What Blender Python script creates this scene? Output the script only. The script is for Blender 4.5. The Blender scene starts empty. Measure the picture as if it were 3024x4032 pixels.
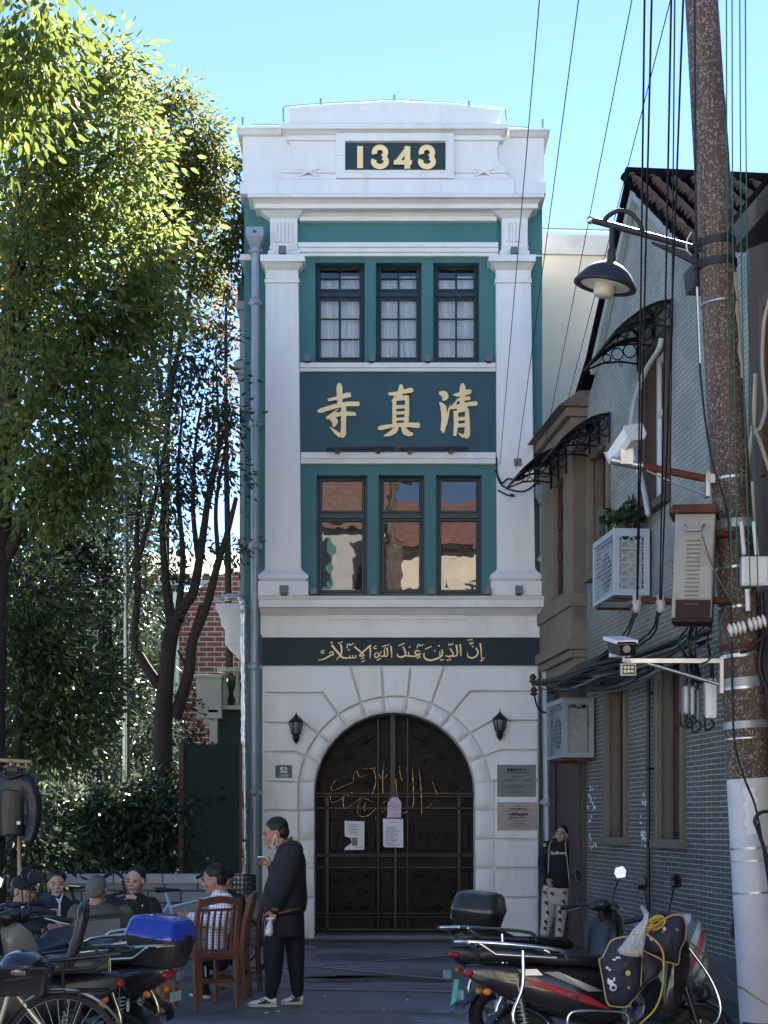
import bpy, bmesh, math, random
import numpy as np
from mathutils import Vector, Matrix, Euler
R = math.radians
SC = bpy.context.scene
COL = SC.collection
random.seed(7); RNG = np.random.default_rng(7)

# ------------------------------------------------------------------ camera
F, CX, HY, EH = 6056.0, 1512.0, 3232.0, 1.66      # measured from the photograph
cam = bpy.data.cameras.new('camera'); camo = bpy.data.objects.new('camera', cam); COL.objects.link(camo)
camo.location = (0, 0, EH); camo.rotation_euler = (R(90), 0, 0)
cam.sensor_fit = 'HORIZONTAL'; cam.sensor_width = 36.0; cam.lens = 36.0 * F / 3024.0
cam.shift_y = (HY - 2016.0) / 3024.0
cam.clip_start = 0.1; cam.clip_end = 3000
SC.camera = camo

# ------------------------------------------------------------------ sky, sun, exposure
SUN_EL, SUN_AZ = 37.0, 14.0                        # azimuth from +Y towards +X
w = bpy.data.worlds.new('World'); SC.world = w; w.use_nodes = True
nt = w.node_tree; bg = nt.nodes['Background']
sky = nt.nodes.new('ShaderNodeTexSky'); sky.sky_type = 'NISHITA'; sky.sun_disc = False
sky.sun_elevation = R(SUN_EL); sky.sun_rotation = R(SUN_AZ)
sky.air_density = 0.7; sky.dust_density = 0.0; sky.ozone_density = 3.5
nt.links.new(sky.outputs['Color'], bg.inputs['Color']); bg.inputs['Strength'].default_value = 0.05
sl = bpy.data.lights.new('sun', 'SUN'); sl.energy = 4.8; sl.angle = R(0.5); sl.color = (1.0, 0.93, 0.82)
so = bpy.data.objects.new('sun', sl); COL.objects.link(so)
sdir = Vector((math.sin(R(SUN_AZ)) * math.cos(R(SUN_EL)), math.cos(R(SUN_AZ)) * math.cos(R(SUN_EL)), math.sin(R(SUN_EL))))
so.rotation_euler = sdir.to_track_quat('Z', 'Y').to_euler(); so.location = (20, 20, 40)
SC.view_settings.view_transform = 'Standard'; SC.view_settings.look = 'None'
SC.view_settings.exposure = 2.9; SC.view_settings.gamma = 1.0

# ------------------------------------------------------------------ helpers
def P(x, y, Y):
    """pixel of the photograph at depth Y -> point in the place"""
    return Vector(((x - CX) / F * Y, Y, EH + (HY - y) / F * Y))

def link(n, a, b): n.links.new(a, b)
MATS = {}
def mat(name, col, rough=0.6, metal=0.0, var=0.12, vscale=3.0, bump=0.0, bscale=60.0, spec=0.4, dirt=None, dscale=1.5, coat=0.0, stretch=None):
    """principled surface with noise variation, optional dirt patches and fine bump"""
    if name in MATS: return MATS[name]
    m = bpy.data.materials.new(name); m.use_nodes = True; n = m.node_tree; b = n.nodes['Principled BSDF']
    MATS[name] = m
    b.inputs['Roughness'].default_value = rough; b.inputs['Metallic'].default_value = metal
    b.inputs['Specular IOR Level'].default_value = spec; b.inputs['Coat Weight'].default_value = coat
    tc = n.nodes.new('ShaderNodeTexCoord'); src = tc.outputs['Object']
    if stretch:
        mp = n.nodes.new('ShaderNodeMapping'); mp.inputs['Scale'].default_value = stretch; link(n, src, mp.inputs[0]); src2 = mp.outputs[0]
    else: src2 = src
    c = tuple(col) + (1,)
    nz = n.nodes.new('ShaderNodeTexNoise'); nz.inputs['Scale'].default_value = vscale; nz.inputs['Detail'].default_value = 6
    link(n, src2, nz.inputs['Vector'])
    mx = n.nodes.new('ShaderNodeMix'); mx.data_type = 'RGBA'
    mr = n.nodes.new('ShaderNodeMapRange'); mr.inputs[1].default_value = 0.3; mr.inputs[2].default_value = 0.7
    link(n, nz.outputs['Fac'], mr.inputs[0]); link(n, mr.outputs[0], mx.inputs[0])
    mx.inputs[6].default_value = tuple(max(0, v * (1 - var)) for v in col) + (1,)
    mx.inputs[7].default_value = tuple(min(1, v * (1 + var)) for v in col) + (1,)
    out = mx.outputs[2]
    if dirt:
        nd = n.nodes.new('ShaderNodeTexNoise'); nd.inputs['Scale'].default_value = dscale; nd.inputs['Detail'].default_value = 8; nd.inputs['Roughness'].default_value = 0.7
        link(n, src2, nd.inputs['Vector'])
        rd = n.nodes.new('ShaderNodeMapRange'); rd.inputs[1].default_value = 0.52; rd.inputs[2].default_value = 0.75; rd.inputs[4].default_value = dirt[3]
        link(n, nd.outputs['Fac'], rd.inputs[0])
        m2 = n.nodes.new('ShaderNodeMix'); m2.data_type = 'RGBA'; link(n, rd.outputs[0], m2.inputs[0]); link(n, out, m2.inputs[6])
        m2.inputs[7].default_value = tuple(dirt[:3]) + (1,); out = m2.outputs[2]
    link(n, out, b.inputs['Base Color'])
    if bump > 0:
        nb = n.nodes.new('ShaderNodeTexNoise'); nb.inputs['Scale'].default_value = bscale; nb.inputs['Detail'].default_value = 4
        link(n, src, nb.inputs['Vector'])
        bp = n.nodes.new('ShaderNodeBump'); bp.inputs['Strength'].default_value = bump; bp.inputs['Distance'].default_value = 0.01
        link(n, nb.outputs['Fac'], bp.inputs['Height']); link(n, bp.outputs[0], b.inputs['Normal'])
    return m

class MB:
    """collects geometry that becomes ONE mesh object"""
    def __init__(s): s.v = []; s.f = []; s.mi = []; s.sm = []; s.cur = 0
    def add(s, vs, fs, smooth=False):
        o = len(s.v); s.v += [tuple(p) for p in vs]
        for f in fs: s.f.append(tuple(i + o for i in f)); s.mi.append(s.cur); s.sm.append(smooth)
        return s
    def box(s, x0, x1, y0, y1, z0, z1, M=None):
        vs = [Vector((x, y, z)) for z in (z0, z1) for y in (y0, y1) for x in (x0, x1)]
        if M is not None: vs = [M @ p for p in vs]
        return s.add(vs, [(0, 2, 3, 1), (4, 5, 7, 6), (0, 1, 5, 4), (2, 6, 7, 3), (0, 4, 6, 2), (1, 3, 7, 5)])
    def hexa(s, a, b, smooth=False):
        """two quads (lists of 4 points, same winding) joined"""
        return s.add(list(a) + list(b), [(3, 2, 1, 0), (4, 5, 6, 7), (0, 1, 5, 4), (1, 2, 6, 5), (2, 3, 7, 6), (3, 0, 4, 7)], smooth)
    def poly(s, pts): return s.add(pts, [tuple(range(len(pts)))])
    def prism(s, a, b, smooth=False):
        n = len(a); s.add(list(a) + list(b), [tuple(range(n))[::-1], tuple(range(n, 2 * n))])
        o = len(s.v) - 2 * n
        for i in range(n):
            j = (i + 1) % n; s.f.append((o + i, o + j, o + n + j, o + n + i)); s.mi.append(s.cur); s.sm.append(smooth)
        return s
    def loft(s, rings, closed=True, caps=True, smooth=True):
        n = len(rings[0]); vs = [p for r in rings for p in r]; fs = []
        for k in range(len(rings) - 1):
            for i in range(n if closed else n - 1):
                j = (i + 1) % n
                fs.append((k * n + i, k * n + j, (k + 1) * n + j, (k + 1) * n + i))
        s.add(vs, fs, smooth)
        if caps and closed:
            s.add(rings[0], [tuple(range(n))[::-1]], False); s.add(rings[-1], [tuple(range(n))], False)
        return s
    def tube(s, pts, r, n=8, closed=False, caps=True, flat=1.0):
        pts = [Vector(p) for p in pts]; k = len(pts)
        rr = list(r) if hasattr(r, '__len__') else [r] * k
        T = []
        for i in range(k):
            if closed: t = pts[(i + 1) % k] - pts[i - 1]
            else: t = pts[min(i + 1, k - 1)] - pts[max(i - 1, 0)]
            T.append(t.normalized() if t.length > 1e-9 else Vector((0, 0, 1)))
        up = Vector((0, 0, 1)) if abs(T[0].z) < 0.9 else Vector((0, 1, 0))
        u = T[0].cross(up).normalized(); rings = []
        for i in range(k):
            u = (u - T[i] * u.dot(T[i]))
            u = u.normalized() if u.length > 1e-6 else T[i].orthogonal().normalized()
            v = T[i].cross(u)
            rings.append([pts[i] + (u * math.cos(2 * math.pi * q / n) + v * math.sin(2 * math.pi * q / n) * flat) * rr[i] for q in range(n)])
        if closed: rings.append(rings[0]); caps = False
        return s.loft(rings, True, caps, True)
    def lathe(s, prof, c=(0, 0, 0), n=20, M=None, a0=0, a1=2 * math.pi):
        c = Vector(c); rings = []
        for r, z in prof:
            ring = [Vector((max(r, 1e-4) * math.cos(2 * math.pi * q / n), max(r, 1e-4) * math.sin(2 * math.pi * q / n), z)) for q in range(n)]
            rings.append([(M @ p if M is not None else p) + c for p in ring])
        return s.loft(rings)
    def ell(s, c, r, n=14, m=8, M=None):
        c = Vector(c); rx, ry, rz = r if hasattr(r, '__len__') else (r, r, r); rings = []
        for i in range(m + 1):
            t = math.pi * i / m - math.pi / 2
            ring = []
            for q in range(n):
                p = Vector((rx * max(math.cos(t), 1e-3) * math.cos(2 * math.pi * q / n), ry * max(math.cos(t), 1e-3) * math.sin(2 * math.pi * q / n), rz * math.sin(t)))
                ring.append((M @ p if M is not None else p) + c)
            rings.append(ring)
        return s.loft(rings)
    def ribbon(s, pts, w, y0, y1, plane):
        """flat stroke (list of 2-D points, widths) extruded from y0 to y1; plane maps (a,b,depth)->point"""
        k = len(pts); L = []; Rr = []
        for i in range(k):
            a = Vector(pts[max(i - 1, 0)]); b = Vector(pts[min(i + 1, k - 1)]); t = (b - a)
            t = t.normalized() if t.length > 1e-9 else Vector((1, 0)); nn = Vector((-t.y, t.x)); p = Vector(pts[i]); ww = w[i] if hasattr(w, '__len__') else w
            L.append(p + nn * ww / 2); Rr.append(p - nn * ww / 2)
        out = L + Rr[::-1]
        return s.prism([plane(p.x, p.y, y0) for p in out], [plane(p.x, p.y, y1) for p in out])
    def build(s, name, m, parent=None, bevel=0.0, seg=2, autosmooth=True):
        me = bpy.data.meshes.new(name); me.from_pydata(s.v, [], s.f)
        ms = m if isinstance(m, (list, tuple)) else [m]
        for x in ms: me.materials.append(x)
        if len(ms) > 1: me.polygons.foreach_set('material_index', s.mi)
        me.polygons.foreach_set('use_smooth', s.sm)
        bm = bmesh.new(); bm.from_mesh(me); bmesh.ops.recalc_face_normals(bm, faces=bm.faces); bm.to_mesh(me); bm.free()
        me.update(); o = bpy.data.objects.new(name, me); COL.objects.link(o)
        if parent: o.parent = parent
        if bevel > 0:
            b = o.modifiers.new('bevel', 'BEVEL'); b.width = bevel; b.segments = seg; b.limit_method = 'ANGLE'; b.angle_limit = R(40)
        return o

def clusters(mb, eps=.015):
    """split a collected mesh into the pieces that do not touch each other"""
    par = list(range(len(mb.v)))
    def find(i):
        while par[i] != i: par[i] = par[par[i]]; i = par[i]
        return i
    for f in mb.f:
        for i in f[1:]: par[find(i)] = find(f[0])
    g = {}
    for k, f in enumerate(mb.f): g.setdefault(find(f[0]), []).append(k)
    L = []
    for ks in g.values():
        pts = np.array([mb.v[i] for k in ks for i in mb.f[k]]); L.append([pts.min(0) - eps, pts.max(0) + eps, ks])
    go = True
    while go:
        go = False
        for i in range(len(L)):
            for j in range(i + 1, len(L)):
                if (L[i][0] <= L[j][1]).all() and (L[j][0] <= L[i][1]).all():
                    L[i] = [np.minimum(L[i][0], L[j][0]), np.maximum(L[i][1], L[j][1]), L[i][2] + L[j][2]]; del L[j]; go = True; break
            if go: break
    out = []
    for _, _, ks in L:
        m = MB(); idx = {}
        for k in ks:
            ff = []
            for i in mb.f[k]:
                if i not in idx: idx[i] = len(m.v); m.v.append(mb.v[i])
                ff.append(idx[i])
            m.f.append(tuple(ff)); m.mi.append(mb.mi[k]); m.sm.append(mb.sm[k])
        out.append(m)
    return out
def tag(o, label=None, cat=None, group=None, kind=None):
    if label: o['label'] = label
    if cat: o['category'] = cat
    if group: o['group'] = group
    if kind: o['kind'] = kind
    return o
def thing(name, label, cat, loc=(0, 0, 0), group=None):
    o = bpy.data.objects.new(name, None); COL.objects.link(o); o.empty_display_size = 0.1
    o.location = loc; return tag(o, label, cat, group)
def copy_tree(o, parent=None):
    c = o.copy(); COL.objects.link(c); c.parent = parent
    for ch in list(o.children): copy_tree(ch, c)
    return c
def solid(parts_fn, name, m, parent, vox=0.014, smooth=8, fac=0.6):
    """overlapping shapes fused into one continuous skin (voxel remesh), then smoothed"""
    mb = MB(); parts_fn(mb)
    o = mb.build(name, m, parent)
    rm = o.modifiers.new('fuse', 'REMESH'); rm.mode = 'VOXEL'; rm.voxel_size = vox; rm.use_smooth_shade = True
    sm = o.modifiers.new('relax', 'SMOOTH'); sm.iterations = smooth; sm.factor = fac
    return o
def bake(o):
    dg = bpy.context.evaluated_depsgraph_get(); dg.update()
    me = bpy.data.meshes.new_from_object(o.evaluated_get(dg)); o.modifiers.clear(); o.data = me
    return o
def arc(c, r, a0, a1, n=12):
    return [(c[0] + r * math.cos(R(a0 + (a1 - a0) * i / n)), c[1] + r * math.sin(R(a0 + (a1 - a0) * i / n))) for i in range(n + 1)]
def smoothline(pts, n=6):
    """Catmull-Rom through points"""
    pts = [Vector(p) for p in pts]
    if len(pts) < 3: return pts
    q = [pts[0] * 2 - pts[1]] + pts + [pts[-1] * 2 - pts[-2]]; out = []
    for i in range(1, len(q) - 2):
        for k in range(n):
            t = k / n; a, b, c, d = q[i - 1], q[i], q[i + 1], q[i + 2]
            out.append(0.5 * ((2 * b) + (c - a) * t + (2 * a - 5 * b + 4 * c - d) * t * t + (3 * b - a - 3 * c + d) * t ** 3))
    out.append(pts[-1]); return out
def text_mesh(txt, size, name, m, parent, M, depth=0.002, bold=0.0, align='CENTER'):
    cu = bpy.data.curves.new(name, 'FONT'); cu.body = txt; cu.size = size; cu.align_x = align; cu.align_y = 'CENTER'
    cu.extrude = depth; cu.offset = bold; cu.resolution_u = 3
    to = bpy.data.objects.new(name, cu); COL.objects.link(to)
    dg = bpy.context.evaluated_depsgraph_get(); me = bpy.data.meshes.new_from_object(to.evaluated_get(dg))
    COL.objects.unlink(to); bpy.data.objects.remove(to)
    me.transform(M); me.materials.clear(); me.materials.append(m)
    o = bpy.data.objects.new(name, me); COL.objects.link(o)
    if parent: o.parent = parent
    return o
FRONT = Matrix.Rotation(R(90), 4, 'X')            # text standing up, read from -Y

# ------------------------------------------------------------------ materials
WHITE = mat('white_stucco', (0.80, 0.79, 0.77), 0.75, var=0.05, vscale=1.2, bump=0.15, bscale=90, dirt=(0.50, 0.44, 0.34, 0.35), dscale=1.4, stretch=(2.2, 2.2, 0.4))
TEAL = mat('teal_paint', (0.055, 0.175, 0.172), 0.65, var=0.07, vscale=1.5, bump=0.1)
NAVY = mat('navy_panel_paint', (0.018, 0.072, 0.092), 0.5, var=0.1)
DNAVY = mat('dark_slate_panel', (0.007, 0.026, 0.034), 0.6, var=0.1)
FRAME = mat('dark_window_frame', (0.011, 0.030, 0.034), 0.35, var=0.1)
GOLD = mat('gilded_letter', (0.95, 0.70, 0.36), 0.5, 0.1, var=0.08)
IRON = mat('black_iron', (0.017, 0.015, 0.017), 0.4, 0.3, var=0.2)
WOODDK = mat('dark_door_wood', (0.0035, 0.0026, 0.003), 0.5, var=0.35, spec=.2, vscale=8, stretch=(6, 6, 0.6))
BLACKPL = mat('black_plastic', (0.012, 0.012, 0.014), 0.35, var=0.15)
BLACKGL = mat('black_gloss_paint', (0.010, 0.010, 0.012), 0.15, var=0.1, coat=0.6)
RUBBER = mat('tyre_rubber', (0.014, 0.014, 0.015), 0.8, var=0.2, bump=0.2)
CHROME = mat('chrome_bar', (0.68, 0.68, 0.66), 0.18, 1.0, var=0.1)
STEEL = mat('galvanised_steel', (0.42, 0.44, 0.47), 0.35, 0.85, var=0.15, vscale=9)
GREYP = mat('grey_pipe_paint', (0.30, 0.33, 0.37), 0.4, 0.3, var=0.12, vscale=5)
GREYBOX = mat('grey_floodlight_body', (0.13, 0.15, 0.17), 0.5, 0.2)
RUST = mat('rusty_iron', (0.10, 0.040, 0.022), 0.8, 0.2, var=0.4, vscale=14)
PLASTW = mat('white_plastic', (0.72, 0.73, 0.74), 0.4, var=0.05)
PAPER = mat('white_paper', (0.72, 0.74, 0.76), 0.8, var=0.04)
INK = mat('black_ink', (0.02, 0.02, 0.025), 0.7)
CABLE = mat('black_cable', (0.010, 0.010, 0.013), 0.5)
def glass_mat(name, tint, ior, rough=0.0):
    m = bpy.data.materials.new(name); m.use_nodes = True; n = m.node_tree; n.nodes.clear()
    o = n.nodes.new('ShaderNodeOutputMaterial'); t = n.nodes.new('ShaderNodeBsdfTransparent'); g = n.nodes.new('ShaderNodeBsdfGlossy')
    f = n.nodes.new('ShaderNodeFresnel'); f.inputs[0].default_value = ior; mx = n.nodes.new('ShaderNodeMixShader')
    nz = n.nodes.new('ShaderNodeTexNoise'); nz.inputs['Scale'].default_value = 2.2; bp = n.nodes.new('ShaderNodeBump'); bp.inputs['Strength'].default_value = 0.035; bp.inputs['Distance'].default_value = 0.05
    tc = n.nodes.new('ShaderNodeTexCoord'); link(n, tc.outputs['Object'], nz.inputs['Vector']); link(n, nz.outputs['Fac'], bp.inputs['Height']); link(n, bp.outputs[0], g.inputs['Normal'])
    t.inputs[0].default_value = tint; g.inputs['Roughness'].default_value = rough
    link(n, f.outputs[0], mx.inputs[0]); link(n, t.outputs[0], mx.inputs[1]); link(n, g.outputs[0], mx.inputs[2]); link(n, mx.outputs[0], o.inputs[0])
    return m
GLASS = glass_mat('window_glass', (0.92, 0.95, 0.95, 1), 1.95)
GLASSC = glass_mat('clear_glass', (0.85, 0.88, 0.88, 1), 1.6)
# ================================================================== mosque gatehouse
Y0 = 21.4
def A(x, y, d=0.0): return P(x, y, Y0 - d)
def fbox(mb, x0, x1, yt, yb, d, back=-0.05):
    a = A(x0, yb, d); b = A(x1, yt, d); mb.box(a.x, b.x, Y0 - d, Y0 - back, a.z, b.z)
def ftap(mb, t, b, yt, yb, dt, db, back=-0.05):
    """slab whose top edge (x0,x1 at depth dt) is wider than its foot (x0,x1 at depth db)"""
    a0, a1 = A(b[0], yb, db), A(b[1], yb, db); c0, c1 = A(t[0], yt, dt), A(t[1], yt, dt); yb_ = Y0 - back
    mb.hexa([(a0.x, a0.y, a0.z), (a1.x, a1.y, a1.z), (a1.x, yb_, a1.z), (a0.x, yb_, a0.z)],
            [(c0.x, c0.y, c0.z), (c1.x, c1.y, c1.z), (c1.x, yb_, c1.z), (c0.x, yb_, c0.z)])
def fprism(mb, pts, d, back):
    f = [A(x, y, d) for x, y in pts]; mb.prism(f, [Vector((p.x, Y0 - back, p.z)) for p in f])

mosque = thing('mosque_gatehouse', 'narrow white and teal mosque gate building with gold 1343 on its top', 'building', (A(1554, 3700).x, Y0, 0))
MOFF = -mosque.location
def part(mb, name, m, parent=None, bevel=0.0, seg=2):
    o = mb.build(name, m, None, bevel, seg); o.parent = parent or mosque
    o.matrix_parent_inverse = Matrix.Translation(-mosque.location); return o
def sub(o, parent):
    o.parent = parent; return o

# ---- ground floor: wall with arched opening, raised blocks, ring of pillow voussoirs
def z3(x, y): return (880 + x * .8258, 2600 + y * .8258)
ACX, ACY, RIN, ROUT = 1554.0, 3122.0, 317.0, 376.0
mb = MB()
base = [(1033, 3704), (1033, 2621), (2123, 2621), (2123, 3704), (ACX + RIN, 3704)] + [(ACX + RIN * math.cos(R(a)), ACY - RIN * math.sin(R(a))) for a in range(0, 181, 6)] + [(ACX - RIN, 3704)]
fprism(mb, base, 0.0, -0.55)
part(mb, 'ground_floor_wall', WHITE)
def inset(pts, g):
    n = len(pts); area = sum(pts[i][0] * pts[(i + 1) % n][1] - pts[(i + 1) % n][0] * pts[i][1] for i in range(n)); sg = 1 if area > 0 else -1; out = []
    for i in range(n):
        p0, p1, p2 = Vector(pts[i - 1]), Vector(pts[i]), Vector(pts[(i + 1) % n])
        e1 = (p1 - p0).normalized(); e2 = (p2 - p1).normalized(); n1 = Vector((-e1.y, e1.x)) * sg; n2 = Vector((-e2.y, e2.x)) * sg
        b = n1 + n2; b = b / max(b.length_squared, 0.3) * 2; out.append(tuple(p1 + b * g))
    return out
# joints: angle on the ring, then the way to the edge of the wall
J = [(174, [z3(183, 577)]), (158, [z3(345, 438), z3(183, 438)]), (142.4, [z3(385, 300), z3(183, 300)]), (126, [z3(475, 157), z3(183, 157)]),
     (110.4, [z3(602, 26)]), (96.6, [z3(754, 26)]), (82, [z3(893, 26)]), (67.5, [z3(1057, 26)]),
     (54, [z3(1178, 150), z3(1505, 150)]), (38, [z3(1283, 290), z3(1505, 290)]), (22, [z3(1320, 430), z3(1505, 430)]), (5, [z3(1292, 575), z3(1505, 575)])]
def ringpt(a, r): return (ACX + r * math.cos(R(a)), ACY - r * math.sin(R(a)))
blocks = MB(); ring = MB()
for (a1, l1), (a2, l2) in zip(J[:-1], J[1:]):
    arcp = [ringpt(a1 + (a2 - a1) * k / 5, ROUT + 2) for k in range(6)]
    pts = l1[::-1] + arcp + l2
    if a1 == 126: pts += [z3(183, 26)]
    if a2 == 54: pts = [z3(1057, 26)] + arcp + l2 + [z3(1505, 26)]
    fprism(blocks, inset(pts, 4.2), 0.08, 0.0)
    rings = []
    for k in range(9):                                  # pillow-shaped voussoir of the ring
        a = a1 + (a2 - a1) * (k / 8); e = 1.0 if 0 < k < 8 else 0.1
        if k == 0: a -= 0.5
        if k == 8: a += 0.5
        rr = []
        for q in range(9):
            t = q / 8; r = RIN + 4 + (ROUT - RIN - 4) * t; d = 0.02 + 0.055 * math.sin(math.pi * (0.12 + 0.83 * t)) ** 0.7 * e
            x, y = ringpt(a, r); rr.append(A(x, y, d))
        rings.append(rr)
    ring.loft(rings, closed=False, caps=False)
cy = [577, 717, 855, 992, 1132, 1334]
for k in range(5):
    yt, yb = z3(0, cy[k])[1], z3(0, cy[k + 1])[1]
    for xa, xb in ((1033, 1177), (1945, 2123)):
        fprism(blocks, inset([(xa, yt), (xb, yt), (xb, yb), (xa, yb)], 4.0), 0.08, 0.0)
    for xa, xb in ((1180, 1236), (1872, 1942)):          # pillow blocks down the jambs
        rr = []
        ins = 1 if xa < 1500 else 0
        for y, e in ((yt + 4, 0.4), (yt + 12, 1), (yb - 12, 1), (yb - 4, 0.4)):
            row = []
            for q in range(9):
                t = q / 8; d = 0.02 + 0.055 * math.sin(math.pi * (0.05 + 0.83 * t if ins else 0.12 + 0.83 * t)) ** 0.7 * e
                row.append(A(xa + (xb - xa) * t, y, d))
            rr.append(row)
        ring.loft(rr, closed=False, caps=False)
part(blocks, 'rusticated_blocks', WHITE, bevel=0.012)
part(ring, 'arch_surround', WHITE)

# ---- frieze, first cornice
mb = MB()
fbox(mb, 1030, 2126, 2497, 2510, 0.09); fbox(mb, 1026, 2130, 2420, 2497, 0.06)
fprism(mb, [(1026, 2420), (2130, 2420), (2130, 2424), (1838, 2424), (1838, 2440), (1291, 2440), (1291, 2424), (1026, 2424)], 0.085, 0.0)
ftap(mb, (1020, 2150), (1026, 2132), 2390, 2420, 0.27, 0.12)
fbox(mb, 1018, 2165, 2362, 2390, 0.36); ftap(mb, (1013, 2171), (1018, 2165), 2346, 2362, 0.40, 0.365)
part(mb, 'lower_cornice', WHITE, bevel=0.008)
mb = MB(); fbox(mb, 1033, 2123, 2511, 2620, 0.03); apanel = part(mb, 'inscription_panel', DNAVY, bevel=0.004)
def za(x, y): return (1220 + x * .434, 2500 + y * .434)
AR = [([(1545, 75), (1553, 130), (1557, 205)], (18, 15, 8)), ([(1543, 238), (1578, 224)], 9), ([(1552, 220), (1572, 206), (1585, 214)], 8),
      ([(1508, 118), (1526, 160), (1505, 196), (1465, 208), (1434, 194), (1430, 160)], (18, 15, 16, 16, 14, 6)), ([(1470, 105), (1484, 105)], 14),
      ([(1450, 64), (1453, 84), (1466, 82), (1466, 62)], 7), ([(1466, 82), (1480, 78), (1480, 58)], 7), ([(1432, 48), (1478, 40)], 10),
      ([(1363, 85), (1368, 130), (1371, 192)], (16, 15, 8)), ([(1328, 90), (1337, 150), (1333, 185), (1300, 194), (1270, 186)], (18, 15, 14, 14, 10)),
      ([(1272, 122), (1296, 160), (1298, 184), (1262, 196), (1226, 188)], (16, 14, 16, 16, 6)), ([(1258, 96), (1262, 76)], 7), ([(1276, 92), (1278, 72)], 7), ([(1258, 94), (1295, 88), (1296, 68)], 7), ([(1240, 232), (1284, 220)], 10),
      ([(1196, 132), (1204, 165), (1190, 196), (1150, 216), (1092, 230), (1046, 212), (1034, 182), (1040, 158)], (16, 13, 15, 18, 18, 16, 12, 6)), ([(1180, 150), (1180, 190)], 10), ([(1126, 143), (1140, 143)], 14), ([(1164, 99), (1178, 99)], 15), ([(1180, 228), (1194, 228)], 13), ([(1200, 225), (1214, 224)], 13), ([(1045, 130), (1105, 103)], 10),
      ([(1003, 152), (975, 142), (954, 158), (968, 176), (1008, 168)], (8, 14, 14, 14, 7)), ([(1004, 176), (960, 192), (905, 192), (868, 188)], (10, 14, 14, 12)), ([(900, 190), (896, 152)], 10), ([(846, 108), (868, 158), (862, 188), (826, 202), (796, 190), (798, 172)], (16, 14, 16, 16, 12, 6)), ([(898, 110), (912, 110)], 15),
      ([(974, 122), (978, 92), (996, 84), (994, 100), (1036, 86)], 9), ([(802, 100), (862, 74)], 10), ([(970, 212), (1006, 196)], 10),
      ([(735, 100), (741, 150), (743, 207)], (16, 14, 8)), ([(702, 122), (706, 172), (696, 192), (672, 194)], (14, 13, 13, 10)), ([(674, 136), (678, 176), (662, 194), (634, 190)], (14, 13, 13, 10)), ([(650, 150), (632, 172), (616, 200), (596, 204), (588, 182), (606, 160), (634, 186)], (8, 12, 14, 12, 10, 9, 9)), ([(674, 128), (690, 110)], 7), ([(690, 132), (708, 114)], 7), ([(655, 106), (720, 88)], 9), ([(606, 232), (644, 212)], 10), ([(604, 98), (580, 112), (586, 124), (608, 122)], 9),
      ([(546, 92), (549, 150), (545, 212)], (17, 15, 8)), ([(404, 104), (440, 136), (478, 168)], (18, 16, 12)), ([(552, 92), (510, 130), (470, 168), (450, 190), (492, 188), (476, 168)], (17, 15, 13, 10, 11, 9)), ([(462, 222), (484, 206), (496, 214)], 8), ([(468, 246), (500, 232)], 9),
      ([(418, 184), (416, 204), (392, 206), (388, 184)], 10), ([(390, 204), (366, 208), (362, 186)], 10), ([(364, 206), (336, 210), (300, 206), (270, 178), (198, 92)], (11, 13, 17, 20, 20)), ([(346, 135), (360, 135)], 15), ([(338, 122), (342, 90), (362, 80), (360, 96), (398, 76)], 9),
      ([(278, 84), (288, 120), (284, 170), (240, 228)], (18, 16, 14, 6)), ([(190, 70), (206, 70)], 16), ([(256, 78), (298, 62)], 9),
      ([(74, 230), (130, 218), (186, 186), (212, 178), (206, 156), (186, 158), (178, 172)], (7, 14, 15, 14, 12, 11, 8)), ([(132, 138), (104, 150), (110, 164), (134, 160)], 9)]
mb = MB()
for i, (pts, wd) in enumerate(AR):
    pl = lambda a, b, d: A(a, b, d)
    pp = [tuple(p) for p in smoothline([Vector(za(*q)) for q in pts], 4)] if len(pts) > 2 else [za(*q) for q in pts]
    if hasattr(wd, '__len__'): ww = list(np.interp(np.linspace(0, len(wd) - 1, len(pp)), range(len(wd)), wd))
    else: ww = [wd] * len(pp)
    mb.ribbon(pp, [x * .434 * 0.92 for x in ww], 0.045 + 0.0004 * (i % 9), 0.025, pl)
sub(part(mb, 'gilded_inscription', GOLD), apanel)

# ---- upper wall pieces (teal) with six window openings
WX = [(1241, 1436), (1480, 1660), (1706, 1887)]; WU = (1034, 1427)
WX2 = [(1247, 1446), (1491, 1671), (1717, 1896)]; WL = (1871, 2343)
mb = MB()
fbox(mb, 1173, 1960, 860, 1034, 0, -0.3); fbox(mb, 1173, 1960, 1427, 1871, 0, -0.3); fbox(mb, 1173, 1960, 2343, 2400, 0, -0.3)
for xs, (yt, yb) in ((WX, WU), (WX2, WL)):
    e = [1173] + [v for p in xs for v in p] + [1960]
    for k in range(0, 8, 2): fbox(mb, e[k], e[k + 1], yt, yb, 0, -0.3)
part(mb, 'upper_wall', TEAL)
mb = MB(); fbox(mb, 962, 1173, 770, 2400, -0.03, -0.3); fbox(mb, 1960, 2135, 770, 2400, -0.03, -0.3)
a, b = A(962, 3704, -.06), A(2135, 770, -.06)
mb.box(a.x, a.x + 0.25, Y0 + 0.3, Y0 + 2.4, 0, b.z); mb.box(b.x - 0.25, b.x, Y0 + 0.3, Y0 + 2.4, 0, b.z); mb.box(a.x + .25, b.x - .25, Y0 + 2.21, Y0 + 2.39, 0, b.z)
part(mb, 'side_walls', TEAL)
mb = MB(); mb.box(a.x + .25, b.x - .25, Y0 + 0.31, Y0 + 2.2, b.z - .3, b.z - 0.01); mb.box(a.x + .25, b.x - .25, Y0 + 2.04, Y0 + 2.2, 4.6, b.z - .31); mb.box(a.x + .25, b.x - .25, Y0 + .56, Y0 + 2.04, 4.4, 4.59); mb.box(a.x + .25, b.x - .25, Y0 + .31, Y0 + 2.04, 7.1, 7.3)
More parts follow.
